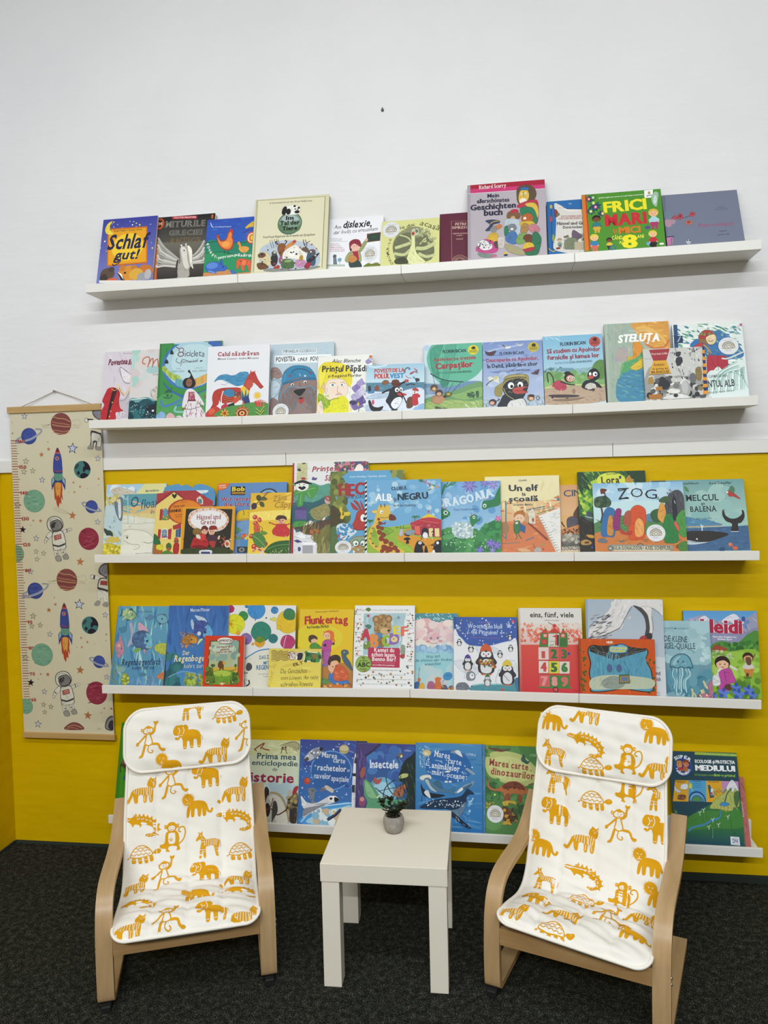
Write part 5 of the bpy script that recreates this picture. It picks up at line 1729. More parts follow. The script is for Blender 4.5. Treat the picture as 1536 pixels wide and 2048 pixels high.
book('picture_book','square sky-blue book with a giraffe, a red circus tent and penguins',2,(0.7987,-0.1030,1.0952),0.2579,0.2621,0.0090,0.1903,'6fa8d0',False,None,None,"""Y 86b8d8,9cc4dc,78aed4,b0d0e0 50 21 527 511 225 9.0 27.0
S 93b23f 11 197 161 204 302 220 389 227 515 221 514 26 12 28
S 7fa83a 11 197 126 206 197 177 126 143 11 153
S d8952f 223 142 267 176 311 193 311 149 459 122 515 121 514 52 458 25 328 26 320 71 241 107
S 9ab83c 223 107 293 80 328 26 215 27
L 5a6a2a 2 214 208 249 194 311 197
P b83440 306 228 390 262 433 275 516 247 515 217 311 218
P e0c02f 376 258 432 292 490 261 433 266
K c04a3a 3 432 290 432 314
E b83440 432 307 6 6
P a83044 311 220 515 221 515 128 337 149 324 167
P d86a5a 337 206 372 210 376 149 341 158
P e8d49a 433 192 459 193 462 139 434 139
P e8d49a 472 191 502 191 504 134 474 137
X e8b0a0 8 320 215 511 204 26 2.6 0
L d88a84 1 372 249 433 235 502 226
S 26262c 385 149 389 183 407 196 429 179 428 131 389 129
S ececec 391 144 402 166 424 157 424 129 394 129
X 1e1e22,f0f0f0 14 376 175 459 117 16 4.4 -60
L 1e1e22 3 450 165 468 174 459 148 467 139
S b8b8bc 232 150 239 185 258 190 257 146 236 143
L 444444 2 245 194 242 212
L 444444 2 258 194 265 213
S 3a3a40 269 150 280 176 306 180 302 141
S 8a9aa4 276 176 328 184 341 167 320 149 280 154
L 222222 2 212 203 221 194
S 23232a 263 119 280 132 302 130 311 119 298 115 300 93 280 93 283 113
S 202028 337 31 346 88 367 110 389 101 407 79 389 72 393 30
E f0f0f0 374 95 11 10
E 111111 374 95 4 4
S 202028 463 30 467 78 476 104 502 113 515 104 514 29
S 5a4a3a 443 78 471 91 480 74
E f0f0f0 491 94 9 10
S 202028 403 30 413 79 427 30
P f0f0f0 450 30 467 52 476 30
L 555555 1 311 237 341 254 359 258
L 7a5a3a 2 341 228 337 263
L 3f7a4a 3 339 261 328 276 320 263
L 3f7a4a 3 33 232 19 255 12 240
L 3f7a4a 3 339 261 335 276 330 263
L 3f7a4a 3 33 232 26 255 20 240
L 3f7a4a 3 339 261 342 276 341 263
L 3f7a4a 3 33 232 33 254 28 239
L 3f7a4a 3 339 261 349 276 351 263
L 3f7a4a 3 33 232 40 254 36 239
L 3f7a4a 3 339 261 356 276 362 263
L 3f7a4a 3 33 232 47 254 44 239
L 3f7a4a 3 339 261 363 276 372 263
L 3f7a4a 3 33 232 55 254 52 239
K 7a6a4a 2 35 232 37 206
S d8b44a 74 285 90 338 103 355 134 346 165 354 170 319 183 292 210 265 210 247 170 248 135 253 108 231 91 178 113 125 171 99 232 63 269 31 109 29 98 108 73 188 64 232
S e0c06a 45 314 72 322 90 311 77 298 54 301
K 6a3a28 4 112 337 107 360
K 6a3a28 4 136 339 134 362
S 6a2f24 174 292 205 278 211 252 170 250 165 275
E f0f0ec 114 307 11 12
E 111111 117 305 4 5
L 7a5a2a 2 103 271 134 266 161 270
L d8b44a 10 73 232 46 188 33 135 47 91 91 56 109 42
S 8a3a24 86 262 94 267 103 261 102 252 89 250
S 8a3a24 91 238 102 244 116 236 114 222 96 220
S 8a3a24 78 212 91 219 106 210 104 195 84 192
S 8a3a24 105 202 116 208 130 201 127 187 110 185
S 8a3a24 84 177 98 185 115 175 112 159 91 156
S 8a3a24 110 160 125 168 142 158 139 140 117 138
S 8a3a24 97 134 111 141 129 132 126 114 104 111
S 8a3a24 126 117 142 125 162 114 158 95 134 92
S 8a3a24 164 98 178 105 195 96 192 79 170 76
S 8a3a24 114 75 133 85 157 72 152 49 123 45
S 8a3a24 151 65 169 74 190 62 186 41 159 38
S 8a3a24 190 71 204 79 222 69 219 52 196 49
S 8a3a24 209 48 222 55 237 47 235 31 215 29
S 8a3a24 106 48 117 54 130 47 128 34 111 31
S 8a3a24 143 39 152 44 164 37 162 26 147 24
S 8a3a24 50 199 54 202 60 199 59 193 52 192
S 8a3a24 37 164 41 167 47 164 46 158 39 157
S 8a3a24 32 129 37 132 43 128 42 123 35 122
S 8a3a24 50 98 55 101 62 98 61 91 52 90
S 8a3a24 72 76 77 79 84 76 83 69 74 68
S 8a3a50 117 235 130 231 142 240 139 222 128 227 119 220
P 1c1c20 -3 514 11 520 11 507 -3 501
P 1c1c20 -3 484 12 490 12 476 -3 470
P 1c1c20 -2 453 12 459 12 446 -2 440
P 1c1c20 -2 423 12 429 12 415 -2 409
P 1c1c20 -2 392 12 398 12 385 -2 379
P 1c1c20 -2 362 13 368 13 354 -2 348
P 1c1c20 -1 331 13 337 13 324 -1 318
P 1c1c20 -1 301 13 307 13 294 -1 288
P 1c1c20 -1 271 13 277 14 264 -1 258
P 1c1c20 -1 241 14 247 14 233 0 227
P 1c1c20 0 211 14 217 14 203 0 197
P 1c1c20 0 181 14 187 14 173 0 167
P 1c1c20 0 151 14 157 15 143 0 137
P 1c1c20 1 121 15 127 15 113 1 107
P 1c1c20 1 91 15 97 15 83 1 77
P 1c1c20 1 61 15 67 15 54 1 48
P dcdcdc -3 524 11 524 17 28 3 28
P 1c1c20 -3 511 12 520 12 506 -2 495
P 1c1c20 -3 481 12 490 13 475 -2 465
P 1c1c20 -2 450 13 459 13 445 -1 434
P 1c1c20 -2 420 13 429 13 414 -1 404
P 1c1c20 -2 389 13 398 13 384 -1 373
P 1c1c20 -2 359 14 368 14 353 -1 343
P 1c1c20 -1 329 14 337 14 323 0 313
P 1c1c20 -1 298 14 307 14 293 0 282
P 1c1c20 -1 268 14 277 14 263 0 252
P 1c1c20 -1 238 15 247 15 233 0 222
P 1c1c20 0 208 15 217 15 202 1 192
P 1c1c20 0 178 15 187 15 172 1 162
P 1c1c20 0 148 15 157 15 142 1 132
P 1c1c20 1 118 16 127 16 112 2 102
P 1c1c20 1 88 16 97 16 83 2 72
P 1c1c20 1 58 16 67 16 53 2 42
T 22303c 0.035 j 23 180 455 288 457|CLUBUL
T f0f0ee 0.04 j 48 72 383 183 386|ALB
T 22303c 0.03 - 20 194 379 214 380|ȘI
T 22303c 0.055 j 44 224 385 429 392|NEGRU
T 2a3a48 0.02 ij 16 192 341 342 344|de Alice Hemming
L 4a5a4a 2 373 519 425 496 504 467
P c86a8a 402 518 424 512 410 493
P a85a9a 428 500 451 494 437 475
P 5a9a6a 454 490 477 485 463 465
P d8926a 478 481 500 475 486 456
L 4a6a44 3 434 482 456 464 425 447
E d8d8c8 456 468 12 11
S 3f7a4a 366 524 390 526 395 510 377 506""")
book('picture_book','square blue and green garden book with small green dragon heads and white blossom ball',2,(1.0547,-0.0900,1.0946),0.1983,0.2538,0.0080,0.2247,'6aa0cc>a8cce0',False,None,None,"""Y 7aaad4,88b6d8,6098c8,9cc4e0 40 5 493 391 220 14.1 35.2
S 3f8a50 1 173 74 185 160 189 246 170 280 205 396 238 392 28 0 29
Y 3a8048,52985a,2f7044,4a904e 80 13 173 380 34 12.2 31.3
Y b8d8b0 60 21 173 295 48 2.6 5.2
S 2f8048 276 187 315 222 366 238 396 229 394 134 331 134 280 152
Y 3f9050,2a7040 26 289 222 390 142 10.3 22.2
E a8bcc0 143 176 72 56
Y ccd8d8,b4c8cc,e0e8e6,98b0b8 120 78 225 207 127 5.2 12.1
L 2f7a50 5 27 493 14 457 9 421
L 2f7a50 5 49 506 27 475 14 439
L 2f7a50 5 80 508 53 483 31 470
L 2f7a50 5 102 509 75 487 58 492
flo 6a68b0 8a88c8 14 193 480 54
flo 6a68b0 8a88c8 12 293 496 35
flo 7a78c0 9a98d0 12 349 481 38
flo b04a8a d88ab8 10 377 251 22
flo 6a5ab0 8a7ac8 10 326 87 31
flo 6a5ab0 8a7ac8 10 368 73 29
flo 5a58b0 8a7ac8 10 257 41 26
flo 6a5ab0 a89ad8 10 338 41 20
S 2f8048 3 315 26 323 57 300 58 278 30 261 1 253
E c8e0d8 31 296 15 15
E 1a2a24 32 296 7 8
L 123c28 2 4 266 48 274
K 2f7a50 2 13 319 9 328
E b84a6a 9 328 5 5
K 2f7a50 2 31 321 33 332
E b84a6a 33 328 5 5
S 2f8048 199 214 191 258 204 276 238 277 238 245 260 257 257 240 229 223 212 201
E d0e4dc 219 262 9 11
E 1a2a24 219 262 4 5
E b84a6a 185 269 4 4
E b84a6a 202 285 4 4
E b84a6a 221 284 4 4
S 2a7a48 400 475 369 423 351 384 317 375 283 372 273 328 290 314 325 327 368 335 398 361
E d0e4dc 291 340 12 13
E 1a2a24 291 338 5 6
E b84a6a 287 387 5 5
E b84a6a 307 391 5 5
E b84a6a 322 392 5 5
S 2a6a40 12 33 25 85 38 59 51 102 64 59 86 93 81 33
S 5aa060 4 138 73 155 82 120 21 112
T cfe0ea 0.06 s 55 -4 338 26 339|D
T cfe0ea 0.06 s 55 33 339 74 347|R
T cfe0ea 0.06 s 55 81 343 123 352|A
T cfe0ea 0.06 s 55 128 350 174 359|G
T cfe0ea 0.06 s 55 180 359 226 373|O
T cfe0ea 0.06 s 55 233 374 274 388|A
T cfe0ea 0.06 s 55 279 388 298 394|I
T cfe0ea 0.06 s 55 303 389 355 406|A
T 3f5a90 0.015 s 14 83 309 243 312|Thais Vanderheyden""")
book('picture_book','cream and orange book with a small elf among pencils, glue bottle and notebook',2,(1.2012,-0.0780,1.0944),0.2445,0.2684,0.0090,0.2258,'e4d6a4>d88a5a',False,None,None,"""P e6dcae -2 536 493 538 492 371 2 362
S cf7a4e 0 221 124 228 210 235 346 268 494 301 485 25 2 27
X d88a58,cf7a50,dc9a66,c87048 60 110 369 481 29 77 12.0 8
X e8deb4,e0d09a,ead8a0 30 113 529 481 283 104 17.3 -85
P c87a50 446 385 486 401 488 371
P 4a7a9a 471 380 488 384 487 362 471 364
P e6e4de 346 264 492 318 485 25 456 23
X 7a7a84 30 422 284 485 145 42 1.7 22
K b0a890 3 346 264 464 23
K 6a6458 2 352 249 372 254
K 6a6458 2 361 232 381 237
K 6a6458 2 369 216 389 220
K 6a6458 2 377 199 398 204
K 6a6458 2 386 182 406 187
K 6a6458 2 394 166 414 171
K 6a6458 2 402 149 423 154
K 6a6458 2 411 133 431 138
K 6a6458 2 419 116 439 121
K 6a6458 2 427 100 447 105
K 6a6458 2 436 83 456 88
K 6a6458 2 444 67 464 72
K 6a6458 2 452 51 472 56
K 6a6458 2 460 34 480 39
K 4f8088 6 137 368 135 110
K 3f7078 4 269 304 390 327
K 6a8a7a 3 283 297 457 323
K 7a8a5a 4 338 277 452 314
K 8a4234 9 257 243 404 103
K d8b890 9 257 243 273 227
K 3f6a70 3 106 145 135 110
K 5a7a70 3 105 80 224 89
K 3f7088 4 262 100 317 123
K 444444 2 308 82 323 43
S dcd8c0 283 287 305 304 325 295 328 216 311 212 286 221
P d8d4bc 303 313 313 312 316 295 301 295
E b04a3a 313 238 8 14
E 9a7a54 124 184 34 38
S c89a70 245 287 283 269 281 217 252 235
S b8702f 186 236 194 284 228 301 258 287 252 243 231 257 206 257 197 236
E e8c0a0 225 248 32 30
E 222222 214 251 3 3
E 222222 235 251 3 3
E e0b494 184 249 9 12
S 3f7a44 193 227 227 231 230 183 221 152 191 153 185 192
S e8e0d0 197 222 214 227 213 213 199 213
L 3f6a44 3 195 153 207 126 194 109
L 3f6a44 3 212 152 224 131 237 111
P 34608a 225 218 264 195 259 148 221 170
E a8642a 245 298 8 7
S b0a49c 315 43 341 60 365 43 356 24 315 24
E 8a9a5a 373 73 8 9
E b84a3a 374 43 7 7
S d8a87a 206 44 248 53 298 31 239 25
T 3a4440 0.02 ij 13 224 500 277 502|Gudule
T 2f3540 0.05 j 41 159 435 350 435|Un elf
T 2f3540 0.04 - 23 246 402 269 403|la
T 2f3540 0.055 j 35 158 365 348 366|școală
T 2f3540 0.02 ij 14 185 336 310 335|Grégoire Mabire""")
book('picture_book','orange sunset book with a leopard, half hidden behind the dark green book',2,(1.3661,-0.0649,1.0937),0.2340,0.2355,0.0080,0.2267,'d9a068>e0b878',False,None,None,"""P cf9a68>dcb080 142 473 477 470 469 278 136 266
T 2f4a6a 0.01 - 44 188 390 341 398|CINE
T 2f4a6a 0 - 2 188 387 249 391|ILIA
S 55505a 201 213 211 248 253 260 282 247 301 212 300 168 216 169
S 5a4034 245 265 272 317 289 325 286 247
S c88450 158 162 200 178 251 195 284 199 282 143 224 135 190 127 165 135
L c88450 6 166 161 161 136 169 109
L b87440 5 207 135 210 92
L c88450 5 240 135 235 96
L 3a2a24 4 188 187 176 205 168 222
Y 3a2418 34 167 187 280 125 3.3 5.9
S 8a8a80 158 127 282 134 279 57 156 58
S 5f5f58 160 92 197 75 280 95 279 61 159 58
Y a8a494,6f6a64,c0b4a0 16 162 135 278 74 8.4 16.7
P cfc4b0 156 56 296 60 295 27 155 25
T 2a2622 0.02 s 24 120 32 303 36|JULIA DONALDSON""")
book('picture_book','dark green jungle book with a butterfly and mushrooms, behind the wide orange-ground landscape book',2,(1.5054,-0.0900,1.0939),0.2157,0.2815,0.0090,0.2750,'2c5a2a',False,None,None,"""X 2a5a28,4f8a34,1f4020,7aa83a 80 7 565 437 470 59 10.1 -60
S a8c43a 11 453 63 488 172 521 287 509 351 472 99 372 30 303
E d0d84a 213 502 91 53
Y 5f9a34,8ab83a,3a7a2c,b8cc4a 40 8 480 104 285 10.0 23.4
S 1c3a1e 3 556 48 542 87 470 62 479 77 434 36 453 26 409 3 463
S 1c3a1e 315 562 438 562 441 470 353 508
X 24502a,3a6a34 20 7 543 92 390 50 6.7 -60
L 4a8a4a 2 23 533 63 488 87 478
S 221f18 3 251 52 233 100 198 92 33 -2 32
X 2f2a20,4a3a28,16140f 40 7 234 97 35 41 5.0 -40
S c89434 40 138 73 138 93 129 84 116 55 121
S b08a4a 5 96 39 108 71 91 62 74 12 72
E 5a3a20 42 88 16 8
E 3a4ab0 74 56 6 7
S 4a5a54 37 264 62 277 84 259 85 237 56 235 44 242
L c8d8d0 2 37 264 57 255 86 250
S 3a4a5a 46 286 67 294 83 281 70 263
T 2a3a1c 0.02 - 12 186 538 256 542|Nora Paulsen
T 4a2a1c 0.04 s 46 152 479 268 483|Lora
S b8862f 303 500 330 535 341 508 357 506 344 486 315 486
L 1c2a20 6 360 485 373 494 393 489
E 2a3060 272 520 8 11""")
book('picture_book','wide landscape book with a big curly three-letter title and round white sticker',2,(1.5500,-0.1030,1.0938),0.2821,0.2413,0.0090,0.2736,'a8ccdc',False,(0.1895,0.0736,0.0289,0.0278),None,"""P 86b4d4>c0dce4 3 482 568 483 564 362 -1 347
Y b8d4e0,c8dfe6,a8cce0 24 61 477 475 338 24.7 49.4
P c0dce0 -1 356 564 362 561 209 -1 200
S 4f7f4a 4 217 124 250 181 266 293 247 358 263 405 245 567 294 563 125 1 131
X 4a8040,6a9a4a,3a6a3c 40 14 251 557 158 49 6.5 -10
S 5a7f9a 293 247 359 276 421 254 363 220
S c8783c 2 148 160 164 319 136 565 133 559 29 -3 34
X d8904a,b8682f,c87c40,8a5a34 40 9 140 552 75 57 6.5 -3
S 2f4a34 7 373 32 392 82 394 113 362 103 328 62 320 13 325
Y 3a5a3a,27402c,4a6a44 20 11 386 107 328 9.9 18.1
L 4a3a30 6 50 324 55 268 41 217
S 4a4a50 433 245 452 356 483 407 520 428 551 414 564 362 560 192 529 210 516 244 476 244
X 3a3a40,5f5f66,2f2f34 40 456 416 553 209 48 6.4 -75
S 3f5a3a 412 365 446 386 477 381 471 347 419 348
S 26262c 492 364 513 372 516 244 492 244
L c8c8d0 2 504 359 510 338
S 4a9040 508 244 567 294 568 133 524 134
P 8a8a90 473 429 485 437 496 420 484 414
S 6a2f1c 49 442 72 446 92 437 79 424 80 402 66 414 54 409
S 2f5a34 355 280 401 305 435 279 428 228 371 220
S 2f6aa0 41 139 54 251 78 311 111 319 137 284 126 138 85 126
S c88a3a 78 148 91 250 112 267 122 224 114 139
S 8a2a6a 116 181 128 267 147 310 175 301 163 232 156 172
S cf4f22 213 112 215 214 231 300 274 333 321 307 325 247 313 179 305 115 261 103
S e8a058 254 128 255 213 281 247 307 213 301 136
S a8503a 182 215 198 283 231 291 222 197
S b83a24 161 181 191 155 232 163 223 137 167 146
S d89a44 397 245 410 322 431 348 448 296 439 211
S 2a7a3c 427 93 426 194 446 262 478 270 498 210 516 125 505 84 458 80
S d0604a 492 210 510 218 523 176 514 159
S 6a707a 19 97 32 114 68 112 77 92 43 87
E 7a6a5a 164 96 18 8
S 8a4a24 496 67 536 75 534 50 503 46
S 4a7f34 512 75 562 91 560 31 517 32
P 8e8f84 82 67 99 76 465 67 482 59 470 30 81 33
P c8c4a8 110 66 464 59 458 31 105 33
E 6f7068 94 51 18 19
E b8b8a8 94 51 8 8
T 2c2c28 0.03 s 22 109 42 463 39|JULIA DONALDSON • AXEL SCHEFFLER
L 5a5a54 3 259 68 279 81 299 69
T 1c2026 0 s 76 158 372 227 374|Z
T 1c2026 -0.005 - 64 239 383 314 384|O
T 1c2026 0 s 64 326 372 405 372|G
L 1c2026 3 161 436 173 429 231 447
L 1c2026 3 166 370 212 385 226 376
L 1c2026 2 406 387 409 370 397 372""")
book('picture_book','wide teal book with a black whale tail rising from the sea',2,(1.7333,-0.0900,1.0945),0.2897,0.2475,0.0110,0.3077,'8fb4b0',True,None,None,"""P 6f9c9c>a8c8bc 2 495 583 495 579 194 -7 176
Y 9cc0b8,90b8b2,84b0ac 16 222 468 570 202 32.1 64.2
P 4a5a5a 14 500 104 499 102 480 13 482
P 3f6288 196 173 580 187 578 28 188 25
X 34527a,4a7098,2c4668,5f84a8 150 204 182 573 30 32 3.2 -4
S 4f84a4 197 246 252 239 291 228 331 233 368 214 421 192 200 182
X 6aa0bc,3f7090 16 205 238 398 196 40 4.8 -15
L c8a478 3 204 184 279 183 421 187
S 4f8a4a 217 451 232 441 241 415 223 424
S 2a2422 202 148 277 155 379 150 457 134 414 111 318 83 233 92 198 105
S c0ccd0 198 97 271 83 334 83 254 67 196 71
X 4a5a64 10 201 90 278 71 47 2.4 -6
E e8e8e8 265 103 5 5
L d8e4e4 3 301 155 301 181 296 198
L d8e4e4 2 302 172 310 193
S 2b2522 434 285 442 290 450 255 480 233 519 237 549 262 551 288 562 279 562 241 540 207 519 199 517 152 476 151 484 199 451 217 433 251
L c8d4d8 2 472 149 519 149
L 8a4a4a 2 441 285 450 296
S b03a38 466 408 481 419 497 423 510 405 547 367 542 362 509 379 485 379 475 397
S 4f7a5a 485 418 495 443 509 448 521 426 511 401 496 410
E e0d8d0 474 408 7 7
E c8643a 464 64 14 13
E c8643a 489 42 17 12
E e8a080 459 69 5 5
S 2a4a6a 400 44 424 48 422 26 395 26
T 2a4448 0.035 ij 14 117 467 302 466|Julia Donaldson
T 2a4448 0.035 ij 16 366 463 504 463|Axel Scheffler
T 20262a 0.02 s 40 220 354 420 356|MELCUL
T 20262a 0.02 - 19 308 326 332 328|și
T 20262a 0.02 s 36 240 281 400 283|BALENA
T 3a4a4c 0 - 9 274 234 362 234|Traducere de Florin Bican""")
book('picture_book','blue-green underwater book with several coloured fish, leftmost on the fourth shelf',3,(-0.1407,-0.1030,0.6332),0.2009,0.2942,0.0070,0.3180,'5f9ab4>4f8ab0',False,None,None,"""X 4f86b0,74b0b8,8cc0b4,5a94bc,6f9cc8,3f78a8 70 -32 587 444 30 154 18.5 -80
X b8dcdc,a0cccc 8 160 516 349 183 202 14.2 -82
P 4a84a4 -11 587 4 587 29 20 11 20
fish 86a880 3a5a5a 90 525 122 -10
Y a8c08a,d8d8a0,7fa884 30 43 563 113 492 8.2 12.2
E 1a2a34 114 525 5 6
fish 6fa4b8 3a5a6a 354 493 110 -200
E 1a2a34 349 496 5 6
fish 5a7fa0 4a6f94 252 505 60 15
fish 4a7f9a 42708a 56 416 61 -10
S a8a8c4 101 459 121 468 145 393 138 328 112 290 105 309 122 374
S c8a0b4 168 455 181 469 236 431 249 403 183 408
S 3f5a80 134 356 155 393 213 413 266 385 294 339 292 292 239 273 178 286 144 318
S 6fb0c8 235 394 277 376 294 334 293 292 248 287 227 338
Y 4a6a94,466690,527098 40 140 393 242 292 9.1 12.1
E 1a2430 252 336 8 9
L c8a04a 3 267 292 282 287 294 301
S 7fa84a 156 258 188 286 213 282 191 259
S b090a8 229 278 249 273 248 241 236 255
S b88498 9 308 31 336 55 346 79 290 83 244 54 234 20 261
S b88498 33 359 41 374 55 346 41 336
E e0a888 40 303 12 11
E 222222 63 280 4 5
S b88498 29 234 63 239 52 211
S b0b84a 313 283 334 316 383 323 406 312 409 247 361 247
X 6a8a3a,d8d870 16 324 311 406 247 30 4.0 -60
S cf7a4a 355 87 377 110 407 120 412 75 371 72
E 222222 392 101 4 4
S 9aa83a 91 60 100 106 131 97 146 61 130 23 100 29
Y c8c85a,7a8a3a 20 91 97 147 34 7.0 9.9
X 5f8a6a,7a8a4a,4a7a80,8a7a8a 60 1 178 89 33 50 6.0 -70
E 7fa4a0 77 133 34 20
X 6f8ab0,a8a8c0,4f78a0,8ab0c0 50 154 70 366 26 40 4.0 -85
S 5f86a8 285 54 295 91 309 96 324 55 307 28
E 4a7a9a 245 99 30 15
T 1f3a5a 0 s 16 158 539 263 543|Marcus Pfister
T 1c2c54 0.02 is 42 76 163 370 172|Regenbogenfisch
T 1c2c54 0.005 i 26 159 132 336 139|komm hilf mir!""")
book('picture_book','deep blue fish book with an orange puffer fish, on the fourth shelf',3,(0.0620,-0.0857,0.6335),0.2261,0.2904,0.0070,0.2187,'3a66a8>4480bc',False,None,None,"""X 3a68b0,4674b8,325c9c 40 0 576 444 144 180 19.9 -85
S a8c4dc 170 470 182 484 201 433 198 405 179 424
S b8cce0 197 511 232 507 272 493 293 461 253 466 223 479
S 3f4f8a 196 437 214 470 263 475 303 452 335 406 341 370 290 337 229 378 203 405
S 68a8d4 284 447 314 438 340 393 337 370 299 337 268 369 276 415
Y 46589a,3f5090,4a60a0 36 199 470 287 383 8.8 11.8
E 1c2a44 282 392 8 9
E c8d8e8 238 383 14 15
S c8d8a0 241 341 270 346 242 314 228 305
S a8743a 109 326 122 359 170 377 210 369 231 346 217 323 174 309 145 304
X 8a5a24,c89a50,6a441c,d8b06a 90 95 395 214 286 22 3.9 -40
S d8963a 176 350 205 359 226 337 218 314 183 318
E 222222 184 339 6 6
S c88a6a 135 299 159 304 146 276
X 8a5a24,c89a50,6a441c 50 95 395 205 286 20 3.0 -130
S 4a86b8 21 83 97 121 215 105 300 133 306 21 5 15
Y 2f6a74,3a7a7c,2a5a68 34 -4 247 122 22 15.8 29.6
L 1f4a54 2 50 248 35 174 25 16
Y 8a9a4a,a8b05a,6a7f3a 60 147 103 306 21 7.8 15.6
Y a8c04a 14 159 59 229 19 7.8 13.6
L 8ab4d8 2 21 74 136 117 254 96
X 5a6a2a 30 234 105 306 21 29 3.9 -80
T dfe4ec 0.01 s 22 164 538 310 543|Marcus Pfister
T e8ddae 0.01 is 31 122 230 173 233|Der
T e8ddae 0.02 is 42 61 185 408 195|Regenbogenfisch
T c8ccae 0 i 31 135 139 329 146|kehrt zurück""")
book('picture_book','white book with big bright paint dots, behind the yellow envelope book',3,(0.2807,-0.0748,0.6357),0.2517,0.2883,0.0080,0.2196,'dededc',False,None,None,"""S dcdacb 5 225 141 199 187 227 281 264 376 274 504 271 512 18 7 9
L 3f86b8 4 145 200 168 218 243 259 328 272
L 3f86b8 4 145 200 130 213
S a8305f -11 548 -2 571 20 578 41 567 48 548 37 528 17 523 -1 531
S 3a8a4a 79 496 91 526 118 535 144 521 153 497 139 472 114 465 91 476
S d8d42a -16 435 7 495 62 513 114 485 131 436 104 387 53 373 8 394
S 2f7f6c 178 383 202 444 257 462 310 434 327 385 299 335 248 320 202 341
S d8a02a 208 314 220 345 248 355 275 340 284 315 270 290 243 282 220 293
S 2f7478 309 340 320 368 345 376 370 363 377 341 364 318 341 311 320 321
S dcb82a 362 452 389 521 451 541 511 509 529 453 497 397 440 381 389 404
S 3a80b8 320 540 329 562 349 568 368 558 374 540 364 522 345 517 329 524
S 3a78b8 411 511 425 546 456 556 486 540 495 512 479 483 450 475 425 487
S 3f8ac8 147 536 168 589 217 605 264 580 278 536 254 492 209 479 169 498
S 8a6aa8 102 336 115 370 147 380 177 364 187 336 171 308 142 300 116 312
S b03a6a 397 315 414 358 454 371 491 351 503 316 483 280 446 270 414 285
S c8d42a 75 416 81 430 93 434 106 427 110 416 103 404 91 401 81 406
S e0a02a 69 379 74 392 85 395 96 390 100 379 94 369 84 366 74 370
S d8d04a 313 477 316 484 321 486 327 483 329 478 326 472 320 471 316 473
S d8d04a 329 477 334 489 346 493 357 487 360 477 354 467 344 464 334 468
S d8a02a 186 303 189 311 196 313 203 310 205 303 202 297 195 295 189 298
S 2a2a3a 281 487 283 491 287 493 291 491 293 487 291 483 287 482 283 483
S 3a80b8 126 568 130 579 140 582 150 577 153 568 148 559 138 557 130 560
S 3f8ac8 200 505 208 464 214 505
S dcb82a 380 438 366 410 409 410
S 3f7a4a 415 515 433 547 490 538 492 484 454 474 421 488
S 5f8a2f 207 336 242 350 288 341 246 314
L d88a2a 3 13 454 29 431 49 412
S d88a2a 14 444 33 454 38 435
L e0c0d0 2 439 365 426 320 423 284
L a0c8e0 1 357 547 376 529
T 2f6898 0.03 - 25 248 199 378 208|DAS ZEBRA
T 2f6898 0.01 - 23 280 163 380 169|MIT DEM
T 2f6898 0.03 - 30 229 127 418 135|REGENBOGEN
T 666666 0 - 9 246 92 420 98|David Ferstl Hanna Winter
T 666666 0 - 8 281 77 383 80|Susanne Weber
S 4a4a4e 152 146 166 173 190 164 196 137 177 119 158 123
X 2a2a2e 12 134 136 177 16 25 5.7 -80
L 2a2a2e 5 175 56 181 30 158 13
L 2a2a2e 3 140 100 154 101""")
book('picture_book','small bright red pocket book with a green meadow picture and white oval name plate',3,(0.2110,-0.1030,0.6348),0.1456,0.1867,0.0130,0.2027,'d0391c',False,None,None,"""P 5a4a2a 41 340 259 342 255 41 22 37
P 9cb09a>b8b87a 49 333 253 335 248 47 29 43
Y 86a49a,a8bca0,7a9a90,b4c4a0 24 47 329 254 188 13.5 34.7
P d0a83a 34 149 251 161 251 116 32 104
S 6f9a34 47 113 123 137 208 133 251 107 250 47 29 43
E a8c04a 138 114 67 21
Y 4a5a24,5f7a2f 30 28 149 79 44 9.6 17.3
Y 3f5a24,5a7a34 24 209 116 252 47 7.6 13.3
X 3a4a1c 40 28 113 252 49 25 2.9 -85
E 4a5a3a 69 167 17 11
E 4a5a3a 235 169 9 11
K 4a3a2a 2 236 165 235 143
K 4a3a2a 2 69 158 65 144
L 6a4a2a 2 199 133 241 141
E 8a2a1c 152 342 61 23
E e6e2d8 152 342 57 20
T 2a1a14 0.04 j 16 104 333 202 334|JANOSCH
S c0ccb8 57 275 86 307 153 314 221 304 217 268 194 251 108 247 74 262
T 7a2a20 0.03 j 15 93 288 210 295|Ich mach dich
T 7a2a20 0.03 j 14 119 270 187 275|gesund,
T 7a2a20 0.03 j 13 91 254 209 259|sagte der Bär
S 6a4426 106 177 120 199 144 191 146 150 112 154
E d8963a 149 186 10 11
L 4a3420 4 127 154 118 134
L 4a3420 4 141 155 146 137
E d8c8a0 141 43 11 9
Y c83a24,d8c87a 8 31 55 250 45 3.8 6.7""")
